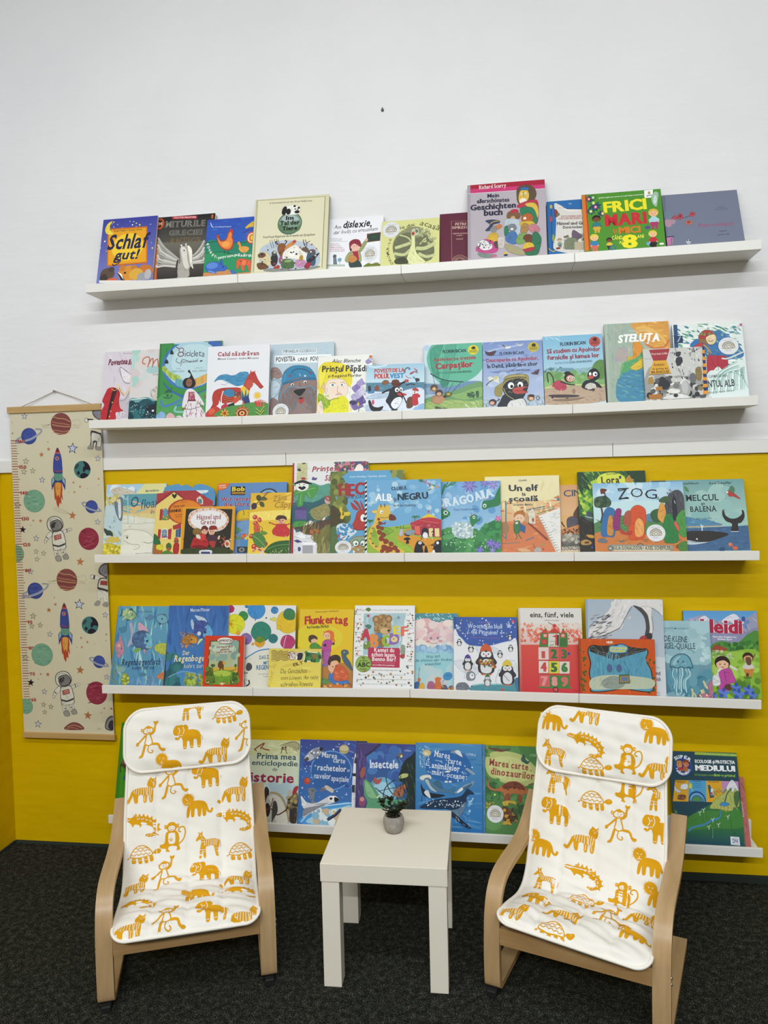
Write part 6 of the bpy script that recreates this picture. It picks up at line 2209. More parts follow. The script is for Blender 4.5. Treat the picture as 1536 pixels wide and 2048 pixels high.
book('picture_book','yellow envelope-shaped book with wavy postmark lines, two stamps and handwriting',3,(0.4477,-0.1030,0.6378),0.1862,0.1420,0.0120,0.2422,'dcca5a',False,None,None,"""P d8c45a>e2d05a 5 283 376 285 369 24 -5 22
X dccc62,d4bc52,e2d468 20 -10 274 374 33 151 18.8 -5
L 5a3a24 2 14 265 37 270 61 261 84 269 108 261 137 268
L 5a3a24 2 14 255 37 260 61 251 84 260 108 251 138 258
L 5a3a24 2 15 245 38 250 62 242 85 250 108 241 138 249
L 5a3a24 2 15 236 38 240 62 232 85 240 109 231 138 239
L 5a3a24 2 15 226 39 231 62 222 86 230 109 222 139 229
L 5a3a24 2 16 216 39 221 63 212 86 221 110 212 139 219
L 5a3a24 2 16 206 40 211 63 202 86 211 110 202 140 210
E 9a7a4a 163 236 32 32
E d8cfc0 163 236 27 27
X 8a3a34,5a4a44 10 140 258 184 214 24 5.6 -40
T 6a3a34 0.03 - 7 146 247 179 249|POST
P c8b8b4 186 258 244 261 242 209 188 207
S 2a2a30 203 210 206 250 234 255 241 241 231 211
S e8e4e0 191 232 202 236 203 214 192 210
P d8d8c8 254 268 375 259 368 190 249 201
P 2f6a3a 261 261 370 252 362 197 256 208
Y 2a5a30,4a8a44,24502c,3a7a3a 26 261 259 365 200 7.4 16.7
E 8a6a4a 322 238 18 12
L b84a3a 2 299 224 332 220 350 229
T 5a4a24 0 - 8 17 194 71 198|Geschrieben
T 5a4420 0.04 j 21 179 163 245 183|EILT
T b89a34 0 - 21 13 16 20 37|W
T b89a34 0 - 21 19 39 26 60|I
T b89a34 0 - 21 25 62 31 83|C
T b89a34 0 - 21 30 85 37 106|H
T b89a34 0 - 21 36 107 42 129|T
T b89a34 0 - 21 41 131 48 152|I
T b89a34 0 - 21 47 154 53 175|G
T b89a34 0 - 21 52 177 59 198|!
T 2a2620 -0.008 ij 32 86 114 272 122|Die Geschichte
T 2a2620 -0.008 ij 28 89 71 355 81|vom Löwen, der nicht
T 2a2620 -0.008 ij 30 89 26 318 34|schreiben konnte""")
book('picture_book','yellow book with a red hand-lettered title and children around a reading man',3,(0.5434,-0.0868,0.6385),0.1976,0.2756,0.0090,0.2710,'dcb81c',False,None,None,"""P b8962a -5 557 6 557 16 15 5 15
E d8c42a 145 349 177 99
T 5a3a14 0.02 - 10 117 527 289 535|Annette Langen • Steffi Becker
T b02c24 0.055 j 56 45 446 351 454|Flunkertag
T 4a3418 0.04 j 18 62 416 218 424|bei Familie Ehrlich
S b0793a 171 128 189 163 243 181 326 183 393 148 396 18 171 14
E dcae94 108 340 28 31
S 4a342a 78 331 79 362 106 372 135 358 140 340 117 347 94 336 97 318
S 4f8a34 91 277 95 309 127 318 161 296 166 278
S c86a3a 110 276 166 276 169 251 125 255
L c86a3a 5 159 276 175 234
S d86a2a 181 368 194 395 226 404 253 386 256 342 238 332 228 359 200 350
L d86a2a 4 227 395 255 391
L d86a2a 3 180 395 199 390
L d86a2a 5 247 350 261 333 253 315
E e4b498 207 368 24 22
E 2a1a14 200 368 3 4
E 2a1a14 217 368 3 4
L a03a38 1 200 357 210 354 217 358
S b04a94 174 305 192 336 229 341 253 315 239 297 236 252 178 252
S a85a9a 178 252 235 252 225 181 216 159 181 159 188 190
E 2a2024 195 301 11 9
E 3a2a2c 254 313 11 9
L b04a94 5 239 323 253 315
E 5a7ab0 193 163 13 7
S 4a5f6a 315 235 313 262 332 273 358 267 365 245 347 231 381 183 393 131 354 165 326 196
E d8d84a 333 255 4 4
E e0b090 263 155 40 42
S 3a2420 220 181 233 221 274 237 306 222 306 182 280 200 243 190 235 164
X 2a1a18,5a3a2c 24 223 230 303 196 22 4.6 -60
S c85a34 281 169 313 165 355 130 370 69 339 56 265 68 259 111
X e8a080 10 277 147 361 69 55 2.8 -5
S 3f74b4 237 111 259 120 265 68 302 60 366 65 362 39 285 35 238 58 228 85
L e0b090 6 246 111 254 129 261 146
E 8a4a3a 255 155 6 4
L 4a342a 2 270 164 288 159
S 5f8a4a 169 66 210 75 238 58 222 39 175 40
L 5f8a4a 3 174 66 201 88
S c8742a 239 28 303 38 367 30 365 17 240 15
Y a8623a,d8a05a,8a4a2a 20 175 44 394 18 4.6 9.2""")
book('picture_book','glossy white reading book with a brown bear holding coloured letters and a green disc',3,(0.7456,-0.1030,0.6409),0.2099,0.2906,0.0090,0.3010,'e2e2e2',False,None,None,"""P a4c0c8 63 526 359 529 323 244 66 241
Y b4ccd2,98b8c0 20 72 517 357 332 14.7 33.0
E a07a48 197 454 60 68
E a8844f 198 419 63 41
Y 8f6a3c,b08c58 60 146 508 253 393 7.3 12.8
E 8f6a3c 150 485 25 27
E 8f6a3c 239 489 25 27
E b8926a 150 485 13 14
E b8926a 239 489 13 14
E c8a878 213 408 31 21
E 2a2220 239 408 9 7
E 1a1a1a 191 445 5 5
E 1a1a1a 220 446 5 5
S 4a7fb0 97 294 113 365 167 392 194 379 205 295
S 4a7fb0 151 294 168 339 185 361 222 357 205 295
S 8f6a3c 168 330 181 357 222 357 227 322 196 295
T b8304a 0.09 - 78 48 343 112 340|A
T d8883a 0.09 - 86 115 298 165 296|B
T 8fae2f 0.09 - 74 198 304 246 303|C
T 8a62a8 0.09 - 74 250 317 309 314|D
T dcc83a 0.07 - 53 275 384 318 389|E
T d86a4a 0.07 - 62 329 374 374 378|F
E d8c88a 280 349 23 19
E b83a3a 276 352 5 5
S 6a8a3a 70 285 73 320 100 334 114 312 106 285
E e8e8d8 85 320 6 6
S b04a6a 95 499 86 512 100 517 104 503
S 4a7a6a 74 440 101 449 120 436 102 418
S 7a9aa8 296 495 309 509 317 489
P b02a4a 100 292 322 291 320 159 100 161
T ecdce0 0.03 - 28 143 264 281 263|Kannst du
T ecdce0 0.03 - 28 125 234 292 231|schon lesen,
T ecdce0 0.03 - 28 130 203 293 202|Benno Bär?
K e0a8b8 1 135 191 288 190
T ecdce0 0.01 - 10 134 172 286 170|mit Lernbildern für Leseanfänger
E 4a7a2a 71 181 56 56
E 8fae4a 71 181 52 52
T 26381a 0.06 - 31 30 160 116 163|ABC
T 26381a 0.02 - 12 61 216 82 216|Mit
T 26381a 0.02 - 12 43 198 97 199|großem
T 26381a 0.02 - 12 48 141 97 145|Poster
T 555555 0 - 8 7 545 404 547|Ein kleiner Bär kommt eines Morgens in die große Stadt
T 555555 0 - 8 2 516 44 516|und sein
T 555555 0 - 8 367 513 408 513|Ein Fisch
T 555555 0 - 8 4 458 46 458|er und
T 555555 0 - 8 368 455 409 455|da war
T 555555 0 - 8 5 425 47 425|Honig
T 555555 0 - 8 368 422 410 422|Wald er
T 555555 0 - 8 6 391 48 391|kocht der
T 555555 0 - 8 369 388 410 389|trägt
T 555555 0 - 8 7 359 49 360|in den
T 555555 0 - 8 369 357 410 358|Blume
T 555555 0 - 8 8 328 50 329|sitzt auf
T 555555 0 - 8 370 327 411 327|lustig
T 555555 0 - 8 9 293 51 293|eine
T 555555 0 - 8 370 292 411 292|Ein Fisch
T 555555 0 - 8 10 266 52 267|Bärchen
T 555555 0 - 8 370 265 411 266|da war
T 555555 0 - 8 11 233 53 234|und sein
T 555555 0 - 8 371 232 412 233|Wald er
T 555555 0 - 8 371 200 412 201|trägt
T 555555 0 - 8 372 170 413 171|Blume
T 555555 0 - 8 15 137 409 140|Das Haus ist groß und ein Vogel singt sehr laut
T 555555 0 - 8 16 105 409 109|eins war der Hut und dann in der Ecke ein Korb sah
T 555555 0 - 8 17 74 409 79|Taucher im Meer mit einem großen Fisch und Wasser sah
T 555555 0 - 8 18 44 410 49|und zum Haus, da war doch ein Baum und drauf Haus
Y a8523a,5a8a4a,8a6a3a,c87a5a,4a5a3a 30 2 562 62 241 3.7 7.4
Y a8523a,5a6a5a,8a6a3a,c85a5a,3a3a3a 30 363 563 413 159 3.6 7.2
Y b0823a,6a8a4a,a84a3a,8a8a8a,4a3a2a 36 15 148 410 39 4.5 8.1
X f0f0f0,e8e8ea 30 318 527 416 245 36 5.4 -80
S 8a9a84 326 296 339 314 356 297 351 227 332 227
S b03a3a 324 244 351 249 351 227 327 225
S 5a7a3a 76 553 94 566 112 555 99 539""")
book('picture_book','foil-topped turquoise book with a big pink cloud and a blue balloon',3,(0.9413,-0.0847,0.6404),0.1607,0.2608,0.0080,0.2823,'8fc0c4',False,None,None,"""P 4f8a94 17 522 322 521 318 450 14 449
X a8d0d0,2f6a74,d0e8e4,4f94a0,3a7a84 80 22 522 322 442 33 6.3 -30
P a4c8c8>8ac4cc 14 449 318 450 303 120 4 115
P bcc0c0 4 115 299 120 294 9 -17 12
Y a8c8cc,c0c8c8,b4c8cc 16 -1 150 299 35 35.6 53.4
Y d8a8ac,d4b8bc,e0c0c0,c89aa4,dcccc8,e4d4cc 90 32 458 282 310 21.6 36.1
Y d8d0c8,c8c8c8,e0d8cc 40 28 325 282 284 14.3 26.9
Y 6f9ac4,8ab0d0,a0c0d4 30 33 294 277 262 10.7 21.5
E 6a7a9a 138 352 7 9
E 6a7a9a 184 353 7 9
L b0707a 2 131 321 158 316 184 326
E cf8a94 118 330 16 9
E cf8a94 202 333 16 9
T 2f5a7a 0.005 ij 21 103 217 199 224|Was sich
T 2f5a7a 0.005 ij 19 32 192 280 202|die schönste aller Wolken
T 2f5a7a 0.005 ij 21 93 167 204 173|wünschte
E 3a86b8 252 100 33 27 20
L 3a86b8 2 229 78 220 67
L 444455 1 220 71 216 33
T 1c4a70 0.02 - 8 238 100 266 104|Nils
K 4a4a50 2 61 155 53 73
S 3a5f94 -16 16 18 46 53 64 62 52 49 13
E b8703a 59 73 12 14
S d8a83a 58 17 66 47 84 52 96 31 89 14
S a05a7a 115 18 119 53 137 66 161 53 161 15
S c86a34 166 15 172 66 194 75 207 50 210 14
E c86a34 185 75 19 19
E c86a34 171 83 5 7
E c86a34 203 84 5 7
S 5a4a4a 211 14 216 37 238 42 253 12
S 8a5a4a 255 12 264 34 283 38 292 11
Y c88a3a,a03a3a,3a5a8a 10 220 33 292 16 5.2 8.7""")
book('board_book','blue and white winter book full of penguins in knitted hats',3,(1.0890,-0.1030,0.6407),0.2116,0.2518,0.0140,0.2788,'34549f',False,None,None,"""P 2a4584 3 510 16 508 9 19 -3 19
Y d8dce8,c8b04a,e8e8f0 60 16 496 413 322 2.6 5.3
star a8b8d8 29 431 19
star a8b8d8 371 445 21
star a8b8d8 318 398 12
star 8a9ac8 94 401 10
E d84a4a 397 475 8 10
E e8e8e8 397 465 4 4
S dedfe2 0 404 33 379 68 344 94 318 172 309 267 316 336 338 379 347 418 349 428 94 399 68 126 55 121 21 -3 19
L c4cede 3 0 400 50 361 94 318 172 307 249 313 336 336 418 349
S cfd4dc -1 201 58 215 93 198 161 165 152 123 75 130
S d0d6de 146 302 249 307 301 278 197 251
S d4d8e0 325 202 393 219 418 169 421 102 374 84
S 4a8a94 124 50 178 62 297 65 374 80 425 94 428 17 126 17
L 8abcc4 4 126 53 195 63 297 63 374 79
S 3f6f94 399 93 430 102 428 17 415 18
E b84a3a 318 29 12 8
S 6a6f78 14 44 31 66 75 69 100 46 96 25 23 21
X 8a8f98,4a4f58 16 23 61 96 25 22 3.5 -40
T 7a6ab0 0.02 - 11 165 463 256 465|Fiona Watt
T b8c8e0 0.015 j 31 94 430 325 426|Wo stecken bloß
T b8c8e0 0.015 j 30 117 391 295 386|die Pinguine?
T 7a5a9a 0.02 - 10 111 365 311 359|Klappen und Gucklöcher
peng 2b2c33 c0562a 215 217 196
peng 2b2c33 4a3a8a 93 198 102
peng 2b2c33 d0b83a 353 134 160
peng 22242a - 375 373 43
peng 22242a - 37 335 52
peng 3a3a42 - 115 297 60
peng 2b2c33 - 307 261 55
peng 2b3a34 - 378 300 51
peng 6a6c72 3a6a44 222 86 76
S 8a4a34 166 221 214 204 261 226 265 201 282 175 260 167 248 192 205 183 170 195
Y c8b44a,3f6a44,b03a34 24 171 221 277 171 5.2 6.9
S 7a8088 82 113 92 139 123 143 142 123 135 89 92 84
E e0e2e6 120 114 16 19
E 222222 122 118 4 5
K 3a3a44 2 299 159 364 84
L 555555 1 299 159 276 83 297 45""")
book('picture_book','white-to-red counting book with a tall house of numbered windows',3,(1.3053,-0.0868,0.6380),0.2077,0.2820,0.0130,0.2500,'d9d5cf',True,None,None,"""P d9d0c8>c83a34 -4 458 433 465 396 6 1 11
P cf4a3c>c42f38 -2 320 423 324 396 6 1 11
Y d8c0b4,dcd0c8,e0a890,d88a74 160 1 462 424 400 3.4 10.3
Y d8745c,cf6450,dc8a70,d05a48 120 0 423 422 341 5.2 12.1
P c8bcb0>b8403a -1 566 12 566 16 7 1 11
T 2a2826 0.025 - 33 78 503 364 503|eins, fünf, viele
T 8a6a64 0.01 - 9 173 478 268 478|Nadine Kaadan
E c83a34 237 446 13 13
L 4a3a34 2 195 469 227 452
K c83a34 2 236 433 239 408
P c0392f 196 400 237 435 274 399
P c83a34 141 394 178 429 196 394
P c83a34 274 395 292 427 316 395
E 3f7a34 178 423 7 6
E 3f7a34 292 422 7 6
P 3f7a3a 145 398 319 400 320 306 132 304
P c83a34 159 394 192 394 191 369 160 368
P c83a34 274 395 306 395 304 370 273 369
P d8b8a8 164 390 184 390 183 373 164 373
P d8b8a8 281 391 299 391 299 374 280 374
K b03a34 1 174 392 173 371
K b03a34 1 290 393 289 372
P cfcac0 196 394 266 395 263 310 192 309
P c03a34 243 390 254 391 251 318 236 318
P c03a34 219 377 243 386 242 369
P 2a2a28 253 386 264 386 261 314 251 314
K 4f8a44 2 201 343 237 343
K 3a7a3a 3 202 317 229 322
P b02f30 150 357 185 357 184 323 147 323
P c84a44 156 350 178 350 177 330 155 330
P 3a6a34 267 358 313 361 313 313 265 312
P b83a38 126 307 327 306 324 41 123 42
P d8c4bc 128 304 195 305 193 224 126 223
T c04a44 0.1 - 58 143 235 178 235|1
P c85a54 198 303 263 304 260 223 195 222
T 2f6a34 0.1 - 58 212 234 245 234|2
P c84a48 264 302 325 303 322 223 262 222
T 3f6a34 0.1 - 57 279 234 307 234|3
P d8d0c8 128 215 191 215 188 137 126 136
T c04440 0.1 - 57 143 148 174 148|4
P d0c43a 194 214 260 215 257 137 192 135
T 2f6a34 0.1 - 57 209 147 242 147|5
P d8c8c0 261 213 327 214 324 136 259 135
T 3f7a3a 0.1 - 57 276 147 309 147|6
P c8585a 129 124 196 125 194 48 127 46
T d88a8a 0.1 - 57 144 58 179 58|7
P 3f7a3a 196 122 257 123 254 46 194 45
T d8908c 0.1 - 57 211 57 240 57|8
P 3f7a3a 257 121 325 123 322 46 254 45
T c86a64 0.1 - 57 271 57 308 56|9
P 3f7a3a 119 49 336 48 339 40 117 40
E 3a4a8a 324 264 10 10
E 1c1a1a 232 32 18 18
E c84a50 232 32 13 13
T 5a1a20 0.02 - 7 343 25 385 24|moritz""")
book('picture_book','tall pale blue-grey book with a bowing white heron, behind the orange stage book',3,(1.5236,-0.0868,0.6342),0.2448,0.3143,0.0100,0.1648,'a6b4c2>c4ccd4',False,None,None,"""P 8fa0b0 3 630 14 630 9 5 -3 4
P d2d6da 4 230 489 220 493 6 5 5
S d0d4d8 4 247 211 266 486 253 491 187 10 180
S dcd8d6 164 581 198 624 485 624 482 519 457 549 418 574 385 561 353 578 304 588 274 561 252 510 217 442 158 408 91 382 41 373 16 382 27 441 78 492 138 543
X 6a6c70,8f9094,b8b8ba,54565a 60 25 526 157 374 58 8.3 20
X e8e4e2,d0ccca,dedad8,c4c2c2 40 165 624 282 443 50 11.6 55
L 5a5c60 2 217 442 252 510 296 582
L 6a6c70 3 33 377 116 395 217 442
S 4a484a 304 588 353 573 384 552 399 502 404 435 399 393 370 389 380 443 374 502 351 544
S dcd8d4 353 582 418 574 416 519 421 452 417 393 394 385 403 443 395 519 376 552
L 6a6c70 2 418 574 457 549 482 519
L 8a8a8c 2 420 519 425 444 410 385
S b04040 337 376 358 393 394 389 410 368 377 360 345 359
S 3a3638 379 401 411 410 414 377 386 376
T a8acb0 0 - 13 432 186 455 185|Bibi
T 33383e 0.03 - 23 420 145 456 144|und
T 33383e 0.03 - 23 432 107 457 106|ich
T 6a6c70 0 - 11 413 29 451 28|moritz
T 6a6c70 0 - 10 418 13 452 12|verlag""")
book('picture_book','orange landscape book with a blue curtained stage and black tiled ceiling',3,(1.4972,-0.1030,0.6347),0.2377,0.1879,0.0120,0.1517,'c9541c',True,None,None,"""P a8461c -1 380 12 380 15 19 1 18
X cf5a20,c04c18,d8662a 60 15 370 459 29 66 8.3 -85
Y 5a5a24 16 7 370 38 29 5.8 10.8
Y 5a5a24 14 423 366 475 30 5.6 10.5
S 3a2418 63 325 97 338 162 330 244 343 309 332 373 312 421 320 435 292 419 242 449 185 458 111 460 62 427 41 347 48 267 58 194 45 112 35 63 42 73 88 58 154 68 220 54 287
S 5a9ab4 68 319 100 331 162 324 244 338 308 326 372 306 418 315 428 290 414 242 442 185 452 111 454 66 428 47 348 54 267 65 194 51 112 41 70 48 79 88 65 154 75 221 61 287
P 33302c 68 319 100 331 244 338 418 315 421 304 216 243 67 296
K 8a8a84 1 88 329 128 298
K 8a8a84 1 139 330 161 287
K 8a8a84 1 190 330 193 275
K 8a8a84 1 240 331 225 264
K 8a8a84 1 291 331 258 276
K 8a8a84 1 341 332 291 288
K 8a8a84 1 391 332 324 300
L 8a8a84 1 75 311 218 281 413 308
L 8a8a84 1 99 293 217 271 372 291
L 8a8a84 1 123 275 217 261 331 274
L 8a8a84 1 147 257 217 251 290 257
X 4a88a4,6fb0c4,5698b0 40 74 279 209 148 99 4.9 -90
X 3f7a94,5f9cb4,4a88a4 40 218 281 415 151 98 4.9 -90
S b8c0a8 74 121 205 148 446 127 451 70 348 60 194 57 74 55
S 8f9a90 139 105 213 140 285 108 251 66 162 65
E 4a6a84 189 189 18 27
E 5a5aa0 189 192 10 12
E 4a6a84 249 190 18 26
E 5a5aa0 249 193 10 12
K 3f7a94 2 216 243 213 148
P 4a6a54 246 149 311 155 314 96 246 91
P b0803a 252 139 306 144 307 104 252 101
P 5a7aa0 262 134 299 138 300 110 262 108
S 3f6f94 186 314 203 339 236 337 260 348 293 341 312 323 299 290 258 283 201 285
S 7ab0cc 192 314 207 332 237 331 260 341 288 335 305 322 294 296 259 289 206 291
T d8d04a 0.07 - 13 196 312 303 312|SPONGEBOB
T d8d04a 0.07 - 13 194 295 293 293|SCHWAMMKOPF
S d8783a 179 362 216 364 220 347 187 342
T f0e8e0 0.06 - 12 176 349 215 351|NICK
T d8b03a 0.04 - 12 177 15 243 15|Die neue Bühne""")
book('picture_book','pale teal book with a jellyfish, right of the orange stage book',3,(1.7025,-0.0727,0.6314),0.2112,0.2453,0.0090,0.1665,'9cc0c8>3f7488',False,None,None,"""Y a4c4cc,98bcc4,a8cad0,90b4be 40 144 478 421 222 24.4 56.9
Y 4f869a,5a92a4,40788c,6a9cac 24 148 202 416 26 24.2 48.4
Y c0d8dc,b4d0d4 14 366 404 406 239 8.0 19.2
X 5f96a8,4a8094 10 156 186 238 55 97 11.3 -80
T 5a7a84 0.02 - 10 60 438 199 438|JULIA NEUHAUS
S 4a6a74 202 444 207 446 210 443 214 446 218 443 209 434
T 5a7a84 0.02 - 10 220 436 294 435|WOLF RAMHARTER
T 3a5058 0.01 j 38 137 360 280 353|DIE KLEINE
T 3a5058 0.01 j 37 109 313 328 309|ENGEL-QUALLE
S 3f6f80 166 202 174 244 208 273 248 282 284 266 302 229 308 188 284 192 260 185 236 193 212 185 188 193 168 192
S 6fa4b4 171 204 179 241 209 268 248 276 279 262 297 227 301 196 281 199 260 192 237 200 212 191 190 199
S 94c0cc 181 219 207 257 240 265 214 236 197 203
E 1f3a44 218 230 4 5
E 1f3a44 250 230 4 5
E 8ab4c0 207 215 8 5
E 8ab4c0 261 216 8 5
L a8ccd4 3 189 186 180 145 194 104 184 54
L 7aa8b4 3 198 186 195 145 200 104 191 43
L c0dce0 3 207 186 210 145 207 104 199 31
L 4f8494 3 216 186 211 145 213 104 206 20
L a8ccd4 3 225 187 226 145 220 104 216 55
L 7aa8b4 3 234 187 241 146 226 104 223 43
L c0dce0 3 242 187 242 146 232 104 231 32
L 4f8494 3 251 187 257 146 239 104 238 21
L a8ccd4 3 260 187 273 146 245 104 248 55
L 7aa8b4 3 269 187 273 146 252 105 255 44
L c0dce0 3 278 187 289 146 258 105 263 33
S 8ab0bc 146 29 172 13 213 22 252 10 420 6 148 6
Y 9cbcc4,7aa0ac 16 147 29 284 8 6.4 12.9
L c8c08a 6 296 7 301 32 294 60
L c8c08a 4 320 3 313 24 305 32
L d0c89a 6 348 6 357 33 350 53
L c8c08a 5 367 4 369 33 362 57
L d0c89a 6 368 111 382 74 401 58 412 34
L d0c89a 4 394 58 406 75
S b0708a 395 83 412 111 423 99 421 18 400 34
S b8788a 356 25 380 33 421 18 420 5 363 5
Y d8d0a0,8a4a6a 10 332 24 419 6 4.0 7.9""")
book('picture_book','alpine meadow book with two running children and mountains, rightmost on the fourth shelf',3,(1.8371,-0.0596,0.6295),0.2275,0.2775,0.0090,0.1689,'5a9ad0>a8c8e0',False,None,None,"""S 9a9ab4 6 477 60 511 134 526 173 495 237 495 311 539 357 504 413 521 452 538 452 372 5 359
S d8d8e4 92 499 134 524 164 491 139 469 116 486
S dcdce8 237 493 311 537 349 500 323 462 284 487 259 470
X 8484a0,b0b0c4,74748f,c0c0d0 40 28 502 444 372 49 5.7 -60
S 8f8fb0 168 403 248 412 351 404 456 447 453 356 165 344
S 4f8a3a 160 328 230 362 317 346 391 405 457 422 458 257 161 253
Y 3f7a34,5f9a44,2f6a2c 40 174 353 451 273 9.6 19.2
X 2f5a34,3f6a3c 50 269 354 385 289 32 6.4 -88
S 8ab43a 158 278 282 296 459 290 460 -12 148 -11
Y 98c04a,a8cc5a,7fa834 50 178 270 455 142 16.0 35.1
Y 5f8a2f,4f7a2a,6f9a38 40 170 121 455 -4 14.3 31.8
P 9a4a34 168 311 189 340 228 328 263 312 259 300 167 295
P c8b898 171 303 211 303 210 283 170 282
Y 6f9a4a,c8c4a0,a8b48a 24 167 295 240 254 6.4 11.2
Y b8c89a,7aa04a 16 226 279 303 247 4.8 9.6
kid e8b898 2a1c18 dcd4d8 b8489a 227 147 222
S b84a98 208 171 269 188 290 148 300 103 232 93 206 130
L 8a2a70 2 236 171 245 106
kid d8a078 3a2418 d0ccc0 c8823a 384 207 156
L 7a5a3a 4 418 256 428 281
S 6a4a34 371 256 399 256 400 215 377 215
L e0d8dc 6 270 205 316 177
L e0d8dc 6 221 188 196 167
L c8823a 6 391 182 418 178
S dcdcdc 165 137 187 146 208 113 204 81 162 80
S 5a3a2a 236 81 271 86 274 53 238 57
E 5a3a2a 376 149 9 13
E 4f7a2a 376 131 27 7
flo 3450a8 5a78c8 5 225 32 36
L 3f6a2a 2 225 24 220 -4
flo 3450a8 5a78c8 5 302 66 33
L 3f6a2a 2 301 58 297 30
flo 3450a8 5a78c8 5 316 25 39
L 3f6a2a 2 315 17 310 -10
flo 3450a8 5a78c8 5 376 51 35
L 3f6a2a 2 375 43 371 15
flo 3450a8 5a78c8 5 401 19 28
L 3f6a2a 2 401 11 396 -17
flo 3450a8 5a78c8 5 169 14 21
L 3f6a2a 2 169 6 164 -22
flo 3a5a9a 6a88c0 5 367 479 41
E e8e0a0 367 479 6 7
T e8e0e8 0.1 - 84 105 417 356 411|Heidi
T b02444 0.06 - 84 105 417 356 411|Heidi
T e8ecf0 0.03 - 11 177 384 320 382|Nach dem Original von
T e8ecf0 0.03 - 11 203 370 294 367|Johanna Spyri""")
book('picture_book','green insect book with black beetles, mostly hidden behind the left armchair',4,(-0.1434,-0.1030,0.1625),0.2042,0.3290,0.0140,0.2613,'3f8a1c',True,None,None,"""P 357a18 1 654 18 655 33 6 -2 5
K 1c2a14 2 11 652 59 611
K 1f5a10 1 38 639 55 149
K 1f5a10 2 71 141 105 146
S 1c1a18 25 610 65 593 79 529 48 537 34 574
L 1c1a18 2 36 574 12 592 4 619
L 1c1a18 2 46 556 22 541
S b02a1c 51 483 71 529 84 484 61 455
S 4a342a 17 345 36 400 82 411 101 348 57 337 30 355
L 3a2420 3 29 364 21 336 29 309
L 3a2420 3 61 347 59 310
E 6a5040 44 382 22 14
S 34508a 49 256 66 297 100 312 110 205 79 208 85 248 69 266
S 8a3a24 61 131 107 151 110 116 48 113""")
book('picture_book','pale history book with cave drawings, a white horse and dark red title',4,(0.3146,-0.1030,0.1612),0.2215,0.2838,0.0090,0.3227,'d2d8b0>c4d0cc',False,None,None,"""P ced0a0 7 568 442 568 439 463 6 459
X d4d8a8,c8c890,d8dcb4 30 27 558 438 472 78 15.6 -5
P b8ccd4 30 274 440 272 444 24 32 16
Y c0d4d8,b0c8d0 16 107 277 436 186 28.7 47.9
L 8a3a2c 4 100 497 137 525 174 544 157 512 216 496
L 8a3a2c 3 147 521 149 499
L 8a3a2c 3 100 502 120 489
L 8a8460 3 291 530 347 553 395 561 430 543 427 503
S a8a478 310 530 385 559 430 538 417 507 368 527
E 6a4a34 311 517 9 8
E 6a4a34 332 518 9 8
L 6a4a34 3 297 508 341 504
L 6a4a34 3 307 503 302 477
L 6a4a34 3 333 504 344 478
X 6a6444 12 363 532 427 498 29 2.9 -20
T 2f4a5c 0.02 - 39 126 438 414 438|Prima mea
T 2f4a5c 0.015 - 35 90 394 428 395|enciclopedie
T 2f4a5c 0 - 23 245 359 281 358|de
T 8f2444 0.04 - 64 87 283 404 284|istorie
S c0bdb4 202 15 203 143 213 195 236 217 283 219 327 195 364 141 386 74 394 22
S dcd8cc 229 178 265 205 314 181 356 115 380 21 296 17 271 111
L a8946a 6 236 213 284 210 328 182 365 115 384 31
S 3a2c28 197 228 210 251 231 221 215 177 208 143
L 2a2420 5 216 246 228 195
S 2c2624 209 126 227 144 248 110 237 59 218 66
L 4a2c20 4 252 110 302 70 375 115
S 4a4444 264 145 287 155 301 95 276 44 263 26
L 7a2c24 3 216 92 251 127 262 179
S 7a6a4a 367 158 383 201 415 219 439 212 440 118 404 100 375 115
Y 5a4a34,b09a5a,3a342c,8a7a5a 40 364 209 444 76 6.6 13.2
E b8b4ac 383 214 21 22
S b02a30 401 219 413 254 439 263 435 237 411 206
S 3a3230 390 99 435 118 438 25 399 25
X 6a5a44,2a2422 10 385 99 440 29 37 5.6 -80""")
